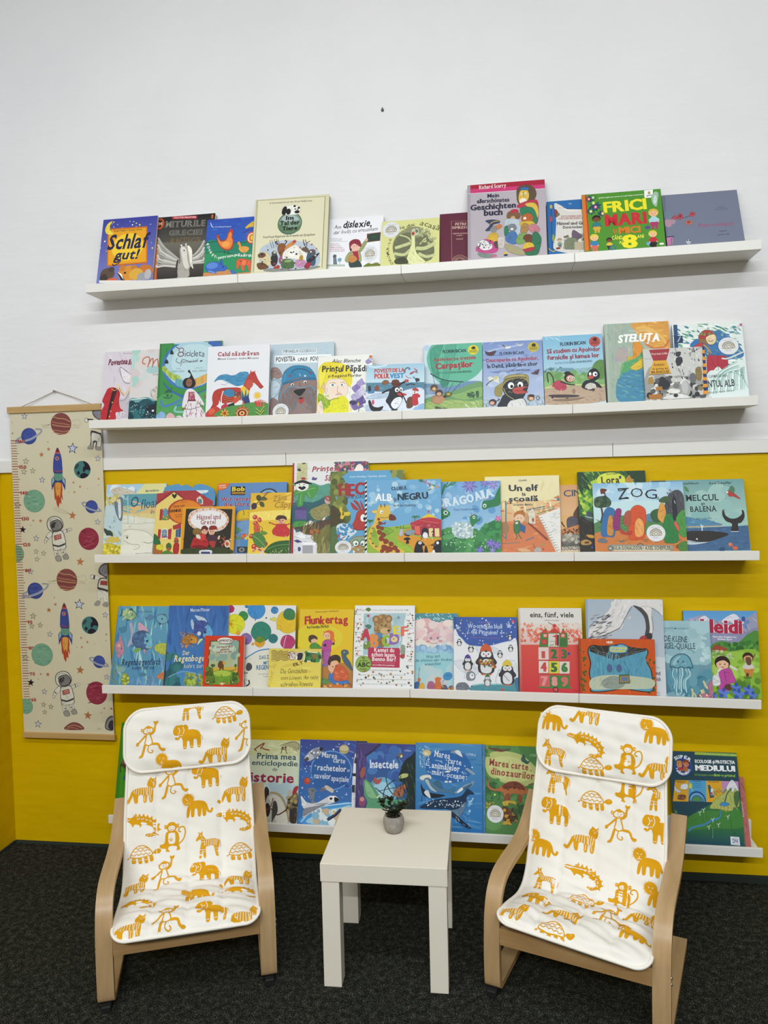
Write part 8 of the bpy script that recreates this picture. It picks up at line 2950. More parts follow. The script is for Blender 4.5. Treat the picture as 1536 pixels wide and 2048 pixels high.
CHART_ART="""star 3a3a66 121 2379 28
star c8c8cc 121 2379 20
star 5a5a58 116 2047 28
star c9c2a4 116 2047 20
star 5a5a58 96 1969 27
star c9c2a4 96 1969 19
star 5a5a58 168 1975 25
star c9c2a4 168 1975 18
star 3a3a66 241 1906 27
star c8c8cc 241 1906 19
star 2f3560 494 2131 45
star c0c8dc 494 2131 32
star 3a3a60 690 2051 26
star c8c8cc 690 2051 19
star 4a3a50 32 1723 29
star c9c2a4 32 1723 21
star 4a4a60 668 1587 26
star c8c8cc 668 1587 19
star 4a4a60 172 1472 27
star c8c8cc 172 1472 19
star 5a5a58 166 1373 24
star c9c2a4 166 1373 17
star 5a5a58 225 1360 24
star c9c2a4 225 1360 17
star 5a5a58 171 1316 24
star c9c2a4 171 1316 17
star 4a4a70 113 1225 29
star c8c8cc 113 1225 21
star b5764c 303 2131 16
star b5764c 244 2092 22
star b5764c 471 1638 33
star b5764c 213 1602 17
star b5764c 155 1605 11
star b5764c 517 1295 34
star b5764c 541 1849 12
star b5764c 490 1881 11
star b5764c 494 1810 11
star b5764c 690 1903 11
star 8a7a60 18 2257 10
star 8a7a60 300 2184 7
star 8a7a60 21 2337 5
star 8a7a60 134 1569 6
star 8a7a60 450 1808 5
star 8a7a60 598 1834 5
star 8a7a60 686 1858 6
star 2a2336 65 1539 30
L a8a084 1 332 1704 401 1681 454 1651
L a8a084 1 325 1698 401 1672 454 1651
L a8a084 1 319 1692 400 1663 454 1651
L a8a084 1 312 1687 400 1655 454 1651
S 98a0b0 37 2192 54 2217 93 2233 93 2225 60 2205 53 2194 98 2198 200 2230 246 2263 240 2275 209 2276 206 2284 247 2283 258 2265 225 2235 116 2189 59 2179
E 3d4a86 150 2231 63 61
E 45549a 156 2237 54 46
X 3a4580,4d5ca4 14 114 2267 186 2196 63 5.0 -10
L 98a0b0 8 65 2188 116 2197 174 2213 219 2238
L b9b59a 2 329 2312 270 2302 258 2310 320 2308 261 2291 328 2289
L b9b59a 2 494 2329 552 2338 562 2300 501 2302 557 2281 492 2283
E 7c4446 411 2313 82 81
E 854b48 413 2314 79 77
L c9a877 2 340 2372 389 2355 438 2349 484 2325
L 6a3438 2 339 2351 388 2337 437 2331 484 2313
L b88a64 2 338 2331 387 2319 436 2312 483 2301
L c9a877 2 337 2310 386 2300 435 2293 482 2289
L 6a3438 2 336 2290 385 2282 434 2274 482 2277
L b88a64 2 335 2270 384 2264 433 2255 481 2265
L c9a877 2 334 2249 383 2246 432 2236 481 2253
E d8d4bc 564 1973 70 66
E 467876 564 1973 66 65
S 2b2530 573 2035 606 2022 627 1984 623 1966 597 1973 573 1955 571 1986 585 2004
S 2b2530 549 1937 576 1949 602 1939 608 1929 574 1912 548 1915
S 3a4a4c 504 1981 519 2012 539 2011 524 1987
E 2b2530 533 1950 11 14
E 6f9b80 169 1750 87 85
E 78a489 167 1751 83 80
X 5f8f76,8ab598,679880 22 111 1819 226 1681 61 7.8 -6
S 98a0b0 699 1674 669 1699 669 1692 687 1674 663 1672 586 1696 558 1724 583 1728 583 1735 554 1735 548 1719 581 1692 653 1663 697 1663
E 3d4a86 625 1700 49 48
E 45549a 630 1704 41 36
X 3a4580,4d5ca4 14 598 1728 653 1672 49 3.9 -10
L 98a0b0 6 572 1705 605 1686 648 1672 687 1668
E 7f2c40 592 1464 81 83
E 8f3446 592 1466 77 79
X a8505a,74253a,9c4450 26 542 1533 641 1396 65 7.3 14
E 6f9b80 -2 1358 69 67
E 78a489 -4 1360 65 63
X 5f8f76,8ab598,679880 22 -48 1412 43 1304 48 6.2 -6
P b04a30 337 1932 329 1863 335 1792 331 1813 336 1750 344 1764 349 1722 363 1694 373 1736 387 1721 386 1777 401 1749 396 1805 401 1833 398 1875 396 1931
S d99a4a 348 1883 344 1820 355 1778 366 1792 377 1771 386 1819 389 1882
P 36417c 333 1932 314 1905 315 1824 337 1873 346 1897
P 36417c 405 1931 429 1902 421 1822 401 1871 391 1896
P 8fb0b8 334 1929 318 1901 320 1866 338 1897
P 8fb0b8 404 1927 423 1899 420 1864 402 1896
S 64947f 343 1981 343 1901 368 1890 396 1899 404 1980
P 36417c 338 1904 337 1880 368 1886 398 1878 400 1903 368 1895
S 414f94 374 2140 390 2112 403 2063 406 2014 404 1955 370 1951 335 1959 335 2016 342 2065 359 2113
P 7a2f34 374 2142 387 2116 390 2104 357 2105 360 2117
P c4565a 355 2108 392 2107 394 2095 353 2097
L a8404c 3 335 1974 370 1962 405 1968
L 2f3a70 3 335 1967 370 1954 405 1961
E c4565a 368 2061 16 16
E d8c8b8 368 2061 11 10
E 26405a 368 2061 8 8
L d8d4c8 1 406 2070 410 2000 406 1910
L 36417c 1 364 2029 394 2001
S 4a4648 297 1530 257 1495 240 1460 251 1444 271 1463 303 1494
S d6d3c6 295 1526 258 1494 242 1461 252 1447 270 1464 300 1493
E 4a4648 245 1447 11 14
E d6d3c6 245 1447 8 12
K 33302f 4 250 1484 269 1468
S 4a4648 372 1522 411 1535 434 1538 441 1524 417 1511 379 1497
S d6d3c6 375 1522 411 1534 432 1537 439 1524 417 1511 381 1499
E 4a4648 447 1536 15 11
E d6d3c6 447 1536 13 8
K 33302f 4 419 1541 424 1514
S 4a4648 305 1396 328 1395 349 1346 355 1318 324 1311 315 1346
S d6d3c6 307 1392 328 1392 348 1346 353 1320 325 1314 316 1346
S 4a4648 359 1402 386 1409 403 1367 417 1331 386 1324 369 1360
S d6d3c6 361 1400 386 1406 402 1366 414 1334 386 1327 370 1360
S 4a4648 326 1339 356 1342 370 1310 354 1298 328 1302 321 1318
S 9a978e 327 1337 355 1341 368 1311 353 1299 329 1303 322 1318
S 4a4648 387 1349 414 1354 428 1324 416 1314 389 1313 382 1328
S 9a978e 388 1348 413 1352 426 1324 415 1315 390 1314 384 1328
S 4a4648 307 1515 350 1529 388 1521 406 1465 406 1426 352 1408 306 1413 300 1466
S d6d3c6 311 1512 350 1525 385 1518 402 1465 402 1429 352 1412 310 1417 303 1466
S 4a4648 306 1417 352 1411 404 1428 406 1395 358 1384 313 1383
S d6d3c6 310 1416 352 1410 401 1427 402 1395 358 1386 316 1384
L 403d40 6 301 1422 352 1412 404 1430
P 9c4a44 314 1491 372 1504 377 1469 320 1455
K d8b8a8 2 325 1483 368 1495
K d8b8a8 2 327 1469 370 1481
K d8b8a8 2 340 1490 344 1468
K d8b8a8 2 357 1494 361 1473
S 4a4648 262 1579 278 1618 325 1636 370 1623 394 1585 389 1549 357 1522 311 1519 274 1537
S d6d3c6 267 1579 282 1615 325 1632 367 1620 390 1584 385 1551 355 1525 313 1523 278 1540
S 4a4648 287 1572 300 1596 354 1610 384 1585 385 1550 350 1525 304 1529
S 7d7b78 291 1571 303 1591 352 1605 380 1582 380 1552 347 1530 308 1535
S 3a3839 299 1575 322 1589 337 1585 320 1550 301 1551
L 8a8780 2 277 1600 324 1621 376 1599
L 8a8780 1 269 1586 316 1608 361 1599
X 8f8d8a,6a6866 10 307 1586 373 1536 38 3.8 -60
K 7a7875 1 324 1388 321 1366
K 7a7875 1 346 1388 344 1366
K 7a7875 1 367 1388 367 1365
K 7a7875 1 388 1388 389 1365
E 8a8884 334 1356 9 7
E 8a8884 384 1365 9 7
S 55525a 662 2396 685 2409 731 2408 728 2330 701 2338 672 2360
S 8a8890 669 2389 693 2401 731 2399 728 2341 694 2349
E 55525a 613 2333 17 17
E d6d3c6 613 2333 14 14
P 33302f 621 2344 667 2339 667 2332 621 2332
S 55525a 648 2255 723 2224 719 2132 691 2111 673 2126 682 2168 663 2162 658 2126 630 2119 612 2128 636 2156 642 2198
S d6d3c6 653 2240 719 2218 715 2132 692 2117 681 2126 690 2175 658 2180 653 2134 629 2124 619 2129 644 2155
P 403d40 644 2261 724 2235 723 2224 651 2244
S 9a978e 612 2135 636 2152 655 2148 654 2127 626 2119
S 9a978e 677 2133 693 2140 719 2132 718 2110 680 2115
K 8a3230 4 -1 2202 60 2200
K 8a3230 3 -1 2183 48 2181
K 8a3230 3 -1 2164 48 2162
K 8a3230 3 -1 2145 48 2143
K 8a3230 3 -1 2125 48 2124
K 8a3230 3 -1 2106 60 2105
K 8a3230 3 0 2087 48 2086
K 8a3230 3 0 2068 48 2066
K 8a3230 3 0 2049 49 2047
K 8a3230 3 0 2029 49 2028
K 8a3230 4 0 2010 61 2009
K 8a3230 3 0 1991 49 1990
K 8a3230 3 0 1972 49 1971
K 8a3230 3 0 1952 49 1951
K 8a3230 3 0 1933 49 1932
K 8a3230 3 1 1914 62 1913
K 8a3230 3 1 1895 49 1894
K 8a3230 3 1 1875 50 1874
K 8a3230 3 1 1856 50 1855
K 8a3230 3 1 1837 50 1836
K 8a3230 4 1 1818 62 1816
K 8a3230 3 1 1798 50 1797
K 8a3230 3 1 1779 50 1778
K 8a3230 3 1 1760 50 1759
K 8a3230 3 1 1740 50 1740
K 8a3230 3 2 1721 63 1720
K 8a3230 3 2 1702 51 1701
K 8a3230 3 2 1682 51 1682
K 8a3230 3 2 1663 51 1662
K 8a3230 3 2 1644 51 1643
K 8a3230 4 2 1624 63 1624
K 8a3230 3 2 1605 51 1604
K 8a3230 3 2 1586 51 1585
K 8a3230 3 2 1566 51 1566
K 8a3230 3 2 1547 51 1546
K 8a3230 3 3 1528 64 1527
K 8a3230 3 3 1508 52 1508
K 8a3230 3 3 1489 52 1488
K 8a3230 3 3 1469 52 1469
K 8a3230 3 3 1450 52 1450
K 8a3230 4 3 1431 64 1430
K 8a3230 3 3 1411 52 1411
K 8a3230 3 3 1392 52 1391
K 8a3230 3 3 1372 52 1372
K 8a3230 3 3 1353 53 1353
K 8a3230 3 4 1334 65 1333
K 8a3230 3 4 1314 53 1314
K 8a3230 3 4 1295 53 1294
K 8a3230 3 4 1275 53 1275
K 8a3230 3 4 1256 53 1256
K 8a3230 4 4 1236 65 1236
K 8a3230 3 4 1217 53 1217
K 8a3230 3 4 1197 53 1197
K 8a3230 3 4 1178 54 1178
K 8a3230 3 5 1158 54 1158
K 8a3230 3 5 1139 66 1139
K 8a3230 3 5 1119 54 1119
K 8a3230 3 5 1100 54 1100
K 8a3230 3 5 1080 54 1080
K 8a3230 3 5 1061 54 1061
K 8a3230 4 5 1041 67 1041
K 8a3230 3 5 1022 54 1022
K 8a3230 3 5 1002 55 1002
K 8a3230 3 5 983 55 983
K 8a3230 3 6 963 55 963
K 8a3230 3 6 944 67 944
K 8a3230 3 6 924 55 924
K 8a3230 3 6 904 55 905
K 8a3230 3 6 885 55 885
K 8a3230 3 6 865 55 866
K 8a3230 4 6 846 68 846
K 8a3230 3 6 826 56 826
K 8a3230 3 6 807 56 807
K 8a3230 3 6 787 56 787
K 8a3230 3 7 767 56 768
K 8a3230 3 7 748 68 748
K 8a3230 3 7 728 56 728
K 8a3230 3 7 708 56 709
K 8a3230 3 7 689 56 689
K 8a3230 3 7 669 56 670
K 8a3230 4 7 649 69 650
K 8a3230 3 7 630 57 630
K 8a3230 3 7 610 57 611
K 8a3230 3 8 590 57 591
K 8a3230 3 8 571 57 571
K 8a3230 3 8 551 69 552
K 8a3230 3 8 531 57 532
K 8a3230 3 8 512 57 512
K 8a3230 3 8 492 57 493
K 8a3230 3 8 472 58 473
K 8a3230 4 8 453 70 454
K 8a3230 3 8 433 58 434
K 8a3230 3 8 413 58 414
K 8a3230 3 9 393 58 394
K 8a3230 3 9 374 58 375
K 8a3230 3 9 354 71 355
K 8a3230 3 9 334 58 335
K 8a3230 3 9 314 58 315
K 8a3230 3 9 295 59 296
K 8a3230 3 9 275 59 276
K 8a3230 4 9 255 71 257
T 99322f 0.05 - 25 61 2184 116 2183|160
T 99322f 0.05 - 25 62 1993 117 1991|150
T 99322f 0.05 - 25 63 1800 118 1799|140
T 99322f 0.05 - 25 64 1607 119 1607|130
T 99322f 0.05 - 25 66 1414 121 1413|120
T 99322f 0.05 - 25 67 1220 122 1220|110
T 99322f 0.05 - 25 68 1025 123 1025|100
T 99322f 0.05 - 25 69 830 108 830|90
T 99322f 0.05 - 25 70 634 109 634|80
T 99322f 0.05 - 25 71 437 110 438|70
T 99322f 0.05 - 25 72 240 111 241|60
star 5a5a58 118 888 29
star c2b894 118 888 21
star 5a5a58 103 814 27
star c2b894 103 814 20
star 5a5a58 172 820 25
star c2b894 172 820 18
star 3a3a60 247 753 25
star c8c8cc 247 753 18
star 2f3048 495 978 45
star c0c8dc 495 978 33
star 3a3a60 698 900 26
star c8c8cc 698 900 19
star 4a3a50 39 573 29
star c2b894 39 573 21
star 4a4a60 689 437 25
star c8c8cc 689 437 18
star 4a4a60 182 317 26
star c8c8cc 182 317 18
star 5a5a58 171 218 24
star c2b894 171 218 17
star 4a4a48 230 203 24
star c2b894 230 203 17
star 4a4a48 177 160 22
star c2b894 177 160 16
star 3a3a60 118 68 32
star c8c8cc 118 68 23
star ab7048 303 977 14
star ab7048 248 935 22
star ab7048 480 485 35
star ab7048 216 448 19
star ab7048 159 450 11
star ab7048 526 144 35
star ab7048 547 697 12
star ab7048 498 727 11
star ab7048 501 658 11
star 857250 700 755 10
star 857250 603 684 5
star 857250 459 657 5
star 857250 296 1028 7
star 857250 695 709 7
star 857250 136 411 6
star 857250 660 202 9
star ab7048 716 200 14
star 857250 635 166 6
star 241f2c 74 384 31
L b9b59a 2 321 1158 262 1146 249 1154 312 1154 253 1134 320 1134
L b9b59a 2 488 1180 546 1192 557 1153 495 1153 552 1134 486 1134
E 7c4446 404 1161 83 83
E 854b48 406 1163 80 79
L c9a877 2 332 1219 381 1204 431 1200 478 1176
L 6a3438 2 331 1199 380 1185 430 1180 477 1164
L b88a64 2 330 1178 379 1167 429 1161 477 1152
L c9a877 2 329 1157 379 1148 428 1142 476 1139
L 6a3438 2 328 1136 378 1130 427 1123 476 1127
L b88a64 2 327 1115 377 1111 426 1103 475 1115
L c9a877 2 326 1094 376 1092 425 1084 474 1102
S 98a0b0 31 1036 49 1062 88 1080 87 1071 54 1050 47 1038 92 1044 196 1080 242 1115 236 1127 205 1127 202 1135 243 1135 255 1118 222 1086 111 1036 53 1024
E 3d4a86 145 1080 64 62
E 45549a 152 1086 54 47
X 3a4580,4d5ca4 14 109 1115 182 1044 64 5.1 -10
L 98a0b0 8 60 1033 112 1043 170 1062 215 1088
E d8d4bc 574 823 71 68
E 467876 574 823 67 66
S 2b2530 583 885 616 873 638 836 634 817 607 823 583 804 581 835 595 854
S 2b2530 559 785 586 798 612 788 619 779 584 760 558 763
S 3a4a4c 514 829 529 860 549 860 534 835
E 2b2530 542 797 11 14
E 6f9b80 177 597 88 86
E 78a489 176 599 83 81
X 5f8f76,8ab598,679880 22 119 666 235 529 62 7.9 -6
S 98a0b0 707 526 677 551 677 544 695 526 671 524 595 545 567 572 592 577 592 584 563 583 557 567 590 541 661 514 705 515
E 3d4a86 634 550 48 48
E 45549a 639 555 41 36
X 3a4580,4d5ca4 14 606 577 662 523 48 3.9 -10
L 98a0b0 6 581 554 614 535 657 523 695 520
E 7f2c40 604 315 84 87
E 8f3446 604 317 80 83
X a8505a,74253a,9c4450 26 552 386 656 245 68 7.6 14
E 6f9b80 22 202 61 60
E 78a489 20 203 58 57
X 5f8f76,8ab598,679880 22 -19 249 62 154 43 5.5 -6
P b04a30 339 779 332 709 339 640 335 661 340 598 347 612 353 570 368 542 377 584 390 570 390 626 404 598 399 654 404 682 400 724 398 780
S d99a4a 350 731 347 668 358 626 369 640 381 619 389 668 391 731
P 36417c 335 779 316 751 318 671 340 720 348 744
P 36417c 406 780 430 752 423 672 403 721 393 745
P 8fb0b8 336 776 321 748 323 713 340 744
P 8fb0b8 405 776 424 749 421 714 403 745
S 64947f 344 828 345 748 370 738 397 748 404 829
P 36417c 340 751 340 727 370 734 400 727 402 752 370 743
S 414f94 373 988 389 961 402 912 406 863 405 804 371 799 336 806 336 863 342 912 358 960
P 7a2f34 373 990 386 965 389 952 356 952 360 965
P c4565a 355 955 391 955 393 944 353 944
L a8404c 3 337 821 371 810 405 817
L 2f3a70 3 337 814 371 802 405 810
E c4565a 368 908 16 16
E d8c8b8 368 908 10 10
E 26405a 368 908 7 8
L d8d4c8 1 405 919 410 849 408 759
L 36417c 1 364 877 394 849
S 4a4648 308 367 268 330 251 294 262 278 282 298 314 331
S d6d3c6 307 363 269 329 253 296 263 281 282 299 312 330
E 4a4648 257 281 11 14
E d6d3c6 257 281 8 12
K 33302f 4 262 319 281 303
S 4a4648 385 361 424 376 447 380 454 366 430 351 391 336
S d6d3c6 388 361 424 375 445 379 452 366 430 352 394 338
E 4a4648 461 378 15 11
E d6d3c6 461 378 13 9
K 33302f 4 432 382 437 355
S 4a4648 317 231 341 231 361 181 368 153 336 145 327 180
S d6d3c6 319 228 341 228 360 182 366 155 337 148 328 181
S 4a4648 372 239 399 247 416 204 430 169 399 161 381 196
S d6d3c6 374 236 399 244 415 204 427 171 399 164 382 197
S 4a4648 338 174 369 178 383 146 367 133 340 136 333 152
S 9a978e 339 172 368 176 381 146 366 134 341 137 334 152
S 4a4648 400 186 427 191 441 162 429 151 402 149 395 164
S 9a978e 401 185 426 190 439 162 428 152 403 150 396 164
S 4a4648 319 353 362 368 400 362 419 305 419 265 364 245 318 249 312 302
S d6d3c6 322 350 362 364 398 358 415 305 415 268 364 249 322 253 315 303
S 4a4648 318 252 364 247 417 267 419 233 371 221 325 218
S d6d3c6 322 251 365 247 414 265 415 233 371 222 328 219
L 403d40 6 313 258 364 249 417 269
P 9c4a44 326 328 384 343 390 308 332 292
K d8b8a8 2 337 321 381 334
K d8b8a8 2 339 307 383 320
K d8b8a8 2 353 328 356 306
K d8b8a8 2 370 332 373 311
S 4a4648 274 417 290 456 337 476 382 465 407 426 402 390 370 361 323 356 286 374
S d6d3c6 279 416 293 453 337 472 379 461 402 425 397 392 368 365 325 360 290 376
S 4a4648 299 410 312 435 366 450 397 426 398 390 362 364 316 367
S 7d7b78 303 408 315 430 364 445 392 423 392 393 359 369 320 373
S 3a3839 311 414 334 428 350 425 333 389 313 389
L 8a8780 2 289 438 336 461 389 440
L 8a8780 1 280 424 328 448 373 440
X 8f8d8a,6a6866 10 319 425 386 376 38 3.8 -60
K 7a7875 1 336 224 333 201
K 7a7875 1 358 224 356 201
K 7a7875 1 379 225 379 202
K 7a7875 1 401 225 402 202
E 8a8884 346 192 9 7
E 8a8884 397 202 9 7
S 55525a 660 1235 685 1271 728 1278 727 1177 689 1192 663 1206
S 8a8890 668 1231 691 1262 727 1269 728 1188 690 1199
E 55525a 608 1183 17 17
E d6d3c6 608 1183 14 14
S d6d3c6 620 1195 666 1184 661 1163 619 1166
P 33302f 620 1195 632 1195 626 1164 615 1166
S 55525a 665 1170 730 1163 727 1076 685 1083 647 1098
S d6d3c6 671 1164 730 1157 727 1082 685 1089 653 1102
P 9c4a44 672 1155 726 1152 725 1118 667 1123
P 403d40 645 1108 727 1087 726 1072 643 1094
S d6d3c6 650 1083 726 1065 723 982 695 967 689 1018 667 1025 657 982 633 974 643 1025
S 9a978e 614 982 643 1007 662 1000 658 974 629 967
S 9a978e 680 978 700 996 723 993 722 961 687 964
X 77757a 14 649 1076 720 1003 23 2.3 -85
S 854b48 336 33 357 67 406 89 460 77 487 37
L c9a877 2 356 52 412 68 475 48
L b88a64 2 340 37 396 49 443 37
S 55525a 660 75 682 127 729 143 727 42 670 42
S 8a8890 668 75 689 119 728 134 725 48 674 48
S 3a3839 687 76 704 106 727 106 725 44 694 47
X 6a6866 8 600 51 631 39 16 3.1 -30"""
ANIMALS={
'elephant':"""S -18 8 -6 20 14 22 30 16 36 2 35 -26 26 -27 25 -8 16 -6 15 -27 6 -27 4 -10 -2 -10 -4 -28 -13 -28 -14 -8
S -40 22 -34 34 -24 36 -20 26 -22 12 -30 8 -38 12
S -12 34 -4 36 2 28 -2 16 -10 14 -16 22
S -26 34 -14 36 -8 26 -10 10 -18 2 -26 8 -28 22
S -18 8 -24 -2 -30 -4 -36 0 -32 4 -26 2 -24 8
L 1 35 6 40 -2 40 -8
w 1.6 -26 30 -22 20 -26 10
w 1.6 -14 32 -10 22 -14 10
w 1.4 -20 22 -18 24 -16 22
w 1.4 -24 6 -18 8 -14 6
w 1.2 -13 -25 -5 -25
w 1.2 6 -24 14 -24
w 1.2 26 -24 34 -24""",
'lion':"""S -10 4 0 12 20 12 34 6 36 -6 34 -28 26 -28 24 -8 20 -28 13 -28 11 -10 4 -10 2 -28 -6 -28 -7 -8 -12 -28 -18 -28 -16 -6
B -14 17 21
w 1.4 -20 20 -17 17
w 1.4 -11 17 -8 20
w 1.4 -14 13 -14 7
w 1.4 -19 6 -14 7 -9 6
L 4 35 0 40 -16 48 -20 52 -12""",
'tiger':"""S -26 6 -10 12 10 12 26 14 30 2 28 -26 20 -26 18 -6 12 -26 4 -26 2 -8 -10 -8 -12 -26 -20 -26 -24 -12
S 14 16 18 32 24 28 32 32 36 26 38 36 36 14 28 8
S 22 38 20 26 32 24 38 38 33 33 28 34
L 5 -26 2 -32 -12 -40 -24 -47 -20
w 1.5 -20 10 -22 0
w 1.5 -14 11 -17 -4
w 1.5 -8 11 -10 -5
w 1.5 -2 11 -3 -6
w 1.5 4 11 4 -8
w 1.5 10 12 12 -8
w 1.5 16 14 14 -2 18 -24
w 1.5 21 13 20 -2 24 -24
w 1.5 26 10 24 -8
w 1.5 8 -10 7 -24
w 1.5 14 -12 13 -24
w 1.3 24 28 26 28
w 1.3 32 28 34 28
w 1.3 27 24 29 22 31 24""",
'zebra':"""S -14 10 0 12 20 12 30 6 30 -6 26 -20 28 -34 22 -34 18 -18 14 -6 0 -6 -6 -10 -6 -34 -12 -34 -14 -10 -18 -34 -24 -34 -20 -4
S -24 26 -26 34 -20 30 -14 34 -14 24 -6 12 -16 4 -20 14 -30 10 -32 14
L 1 30 8 34 -2 33 -12
w 1.4 -20 26 -16 20
w 1.4 -18 16 -10 12
w 1.4 -18 8 -10 6
w 1.4 -8 10 -10 -4
w 1.4 -3 11 -5 -4
w 1.4 2 11 1 -5
w 1.4 7 11 6 -5
w 1.4 12 11 10 -5
w 1.4 17 11 15 -4
w 1.4 22 10 18 -4
w 1.4 26 8 21 -8
w 1.3 -12 -14 -7 -14
w 1.3 -12 -20 -7 -20
w 1.3 -21 -14 -15 -14
w 1.3 -22 -22 -17 -22
w 1.3 20 -14 26 -14
w 1.3 22 -22 27 -22""",
'crocodile':"""S -48 12 -40 16 -26 14 -20 20 -14 16 -2 16 14 12 28 4 38 -6 40 -20 34 -30 20 -34 8 -30 12 -26 24 -26 28 -20 24 -12 12 -6 0 -4 -4 -10 -8 -4 -18 -2 -22 -8 -26 -2 -32 4 -46 8
P -18 18 -15 25 -12 17
P -10 17 -6 23 -3 16
P 0 16 4 22 7 14
P 9 13 14 18 16 11
P 18 9 24 14 25 6
P 28 3 34 6 33 -2
P 36 -6 43 -6 39 -12
P 40 -16 46 -20 38 -22
P 36 -26 40 -33 31 -30
w 1.4 -46 11 -36 9 -30 10
w 1.2 -22 17 -20 16
C -2 2 10 -1 10 -5 -2 -3
w 1.4 -12 12 -9 9 -6 12
w 1.4 -2 11 1 8 4 11
w 1.4 8 9 11 5 14 7
w 1.4 18 5 20 1 23 3
w 1.4 26 -2 26 -6 30 -5
w 1.4 32 -10 30 -14 34 -14
w 1.4 32 -20 29 -22 33 -25
w 1.4 22 -28 20 -32
w 1.4 14 -28 13 -31""",
'sitting_monkey':"""S -16 10 -6 16 6 16 16 10 20 -6 18 -20 22 -34 12 -36 14 -28 6 -24 -6 -24 -10 -30 -6 -38 -16 -36 -16 -30 -30 -26 -32 -18 -22 -16 -18 -8
C -9 6 -6 10 6 10 9 6 9 -12 5 -18 -5 -18 -9 -12
S -14 26 -8 36 0 38 8 36 14 26 10 16 0 12 -10 16
S -20 30 -14 32 -12 24 -18 22
S 20 30 14 32 12 24 18 22
C -8 26 0 29 8 26 8 19 0 15 -8 19
L 1 -6 23 -3 24
L 1 3 24 6 23
L 1 -4 19 0 18 4 19
L 2.2 18 -20 30 -10 36 8 32 22 22 22 18 14 24 10
w 1 -20 28 -15 27
w 1 20 28 15 27""",
'waving_monkey':"""L 2 -10 30 -14 26 -12 18 0 16 10 20 12 28 6 34 -6 34 -10 30
S -8 34 0 38 8 33 4 30 -4 30
L 1.6 -14 28 -19 30 -19 24 -14 24
L 1.6 12 30 17 30 18 24 12 24
L 1 -5 25 -2 26
L 1 3 26 6 25
L 1 -3 21 1 20 5 21
L 2 -6 14 -8 0 -10 -10 0 -16 10 -10 8 2 4 14
L 3 -8 12 -18 2 -28 -8
S -32 -6 -26 -8 -28 -14 -34 -14
L 3 6 14 16 22 18 36 20 44
S 16 42 14 50 20 48 26 50 24 42
L 4 -10 -14 -14 -30 -18 -42
S -24 -42 -14 -40 -18 -46 -26 -48
L 4 10 -12 26 -14 32 -26 40 -30
S 38 -26 46 -28 42 -34 34 -32
L 1.6 0 -18 -2 -30 6 -36 12 -32 8 -28""",
'turtle':"""L 1.6 -32 -6 -24 10 -10 20 6 20 20 10 28 -4 10 -8 -10 -10 -32 -6
S 30 2 38 8 46 8 50 2 44 -4 34 -4
S -26 -10 -18 -9 -16 -22 -26 -22
S -10 -11 -2 -11 0 -24 -8 -24
S 6 -10 14 -10 16 -24 8 -24
S 20 -8 28 -8 30 -20 22 -22
L 1.2 -24 10 -16 6 -10 10 -4 6 2 10 8 6 14 10 20 6
L 1.2 -28 0 -20 -3 -14 1 -8 -3 -2 1 4 -3 10 1 16 -3 22 1
L 1.2 -18 16 -10 13 -4 16 2 13 8 16 14 13
L 1.6 26 -2 32 0
L 2 -34 -8 -38 -10
w 1.5 40 4 42 4
w 1.2 -24 -14 -18 -14
w 1.2 -8 -16 -2 -16
w 1.2 8 -16 14 -16"""}
# ------------------------------------------------------------------ growth chart
gc = empty('growth_chart', (-0.5425, 0, 0.43)); tag(gc, 'cream canvas height chart with planets, rockets and astronauts hanging on the wall by a cord', 'growth chart')
vs, fs, cs = [], [], []; CW, CHH = 0.3635, 1.205
solid([(0, 0), (CW+0.0015, 0), (CW, CHH), (0, CHH)], -0.0135, -0.0127, 'd3cbb0', vs, fs, cs)
a = Art(CW, CHH, 'chart'); a.run(CHART_ART); a.into(vs, fs, cs, -0.0135)
colour_mesh('canvas', vs, fs, cs, gc, [M_CANVAS])
MB().box((-0.006, -0.0195, CHH-0.004), (CW+0.005, -0.0095, CHH+0.020)).build('top_rod', [M_ROD], gc, bevel=0.0015)
MB().box((-0.003, -0.0195, -0.018), (CW+0.006, -0.0095, 0.004)).build('bottom_rod', [M_ROD], gc, bevel=0.0015)
hx, hz = 0.1815, 1.2765
MB().tube([(0.048, -0.0145, CHH+0.018), (0.115, -0.0065, CHH+0.046), (hx-0.004, -0.005, hz)], 0.0011, 6).tube([(hx+0.004, -0.005, hz), (0.25, -0.0065, CHH+0.05), (0.333, -0.0145, CHH+0.018)], 0.0011, 6).tube([(hx-0.006, -0.006, hz-0.001), (hx, -0.008, hz+0.003), (hx+0.006, -0.006, hz-0.001)], 0.0018, 6).build('hanging_cord', [M_CORD], gc)
n = MB().tube([(-0.361, 0.01, 1.7085), (-0.361, -0.012, 1.7085)], 0.0016, 8).tube([(-0.361, -0.011, 1.7085), (-0.361, -0.0135, 1.7085)], 0.0032, 10).build('nail', [M_STEEL]); tag(n, 'small nail in the white wall that holds the height chart cord', 'nail')
# small dark wall plug left in the white wall
n = MB().tube([(0.880, 0.004, 2.6015), (0.880, -0.0025, 2.6015)], 0.0052, 10).tube([(0.880, -0.002, 2.6015), (0.880, -0.005, 2.609)], 0.0022, 6).build('wall_plug', [mat('grey_plug', '6b6b72', 0.6)[0]]); tag(n, 'small dark wall plug high on the bare white wall', 'wall plug')
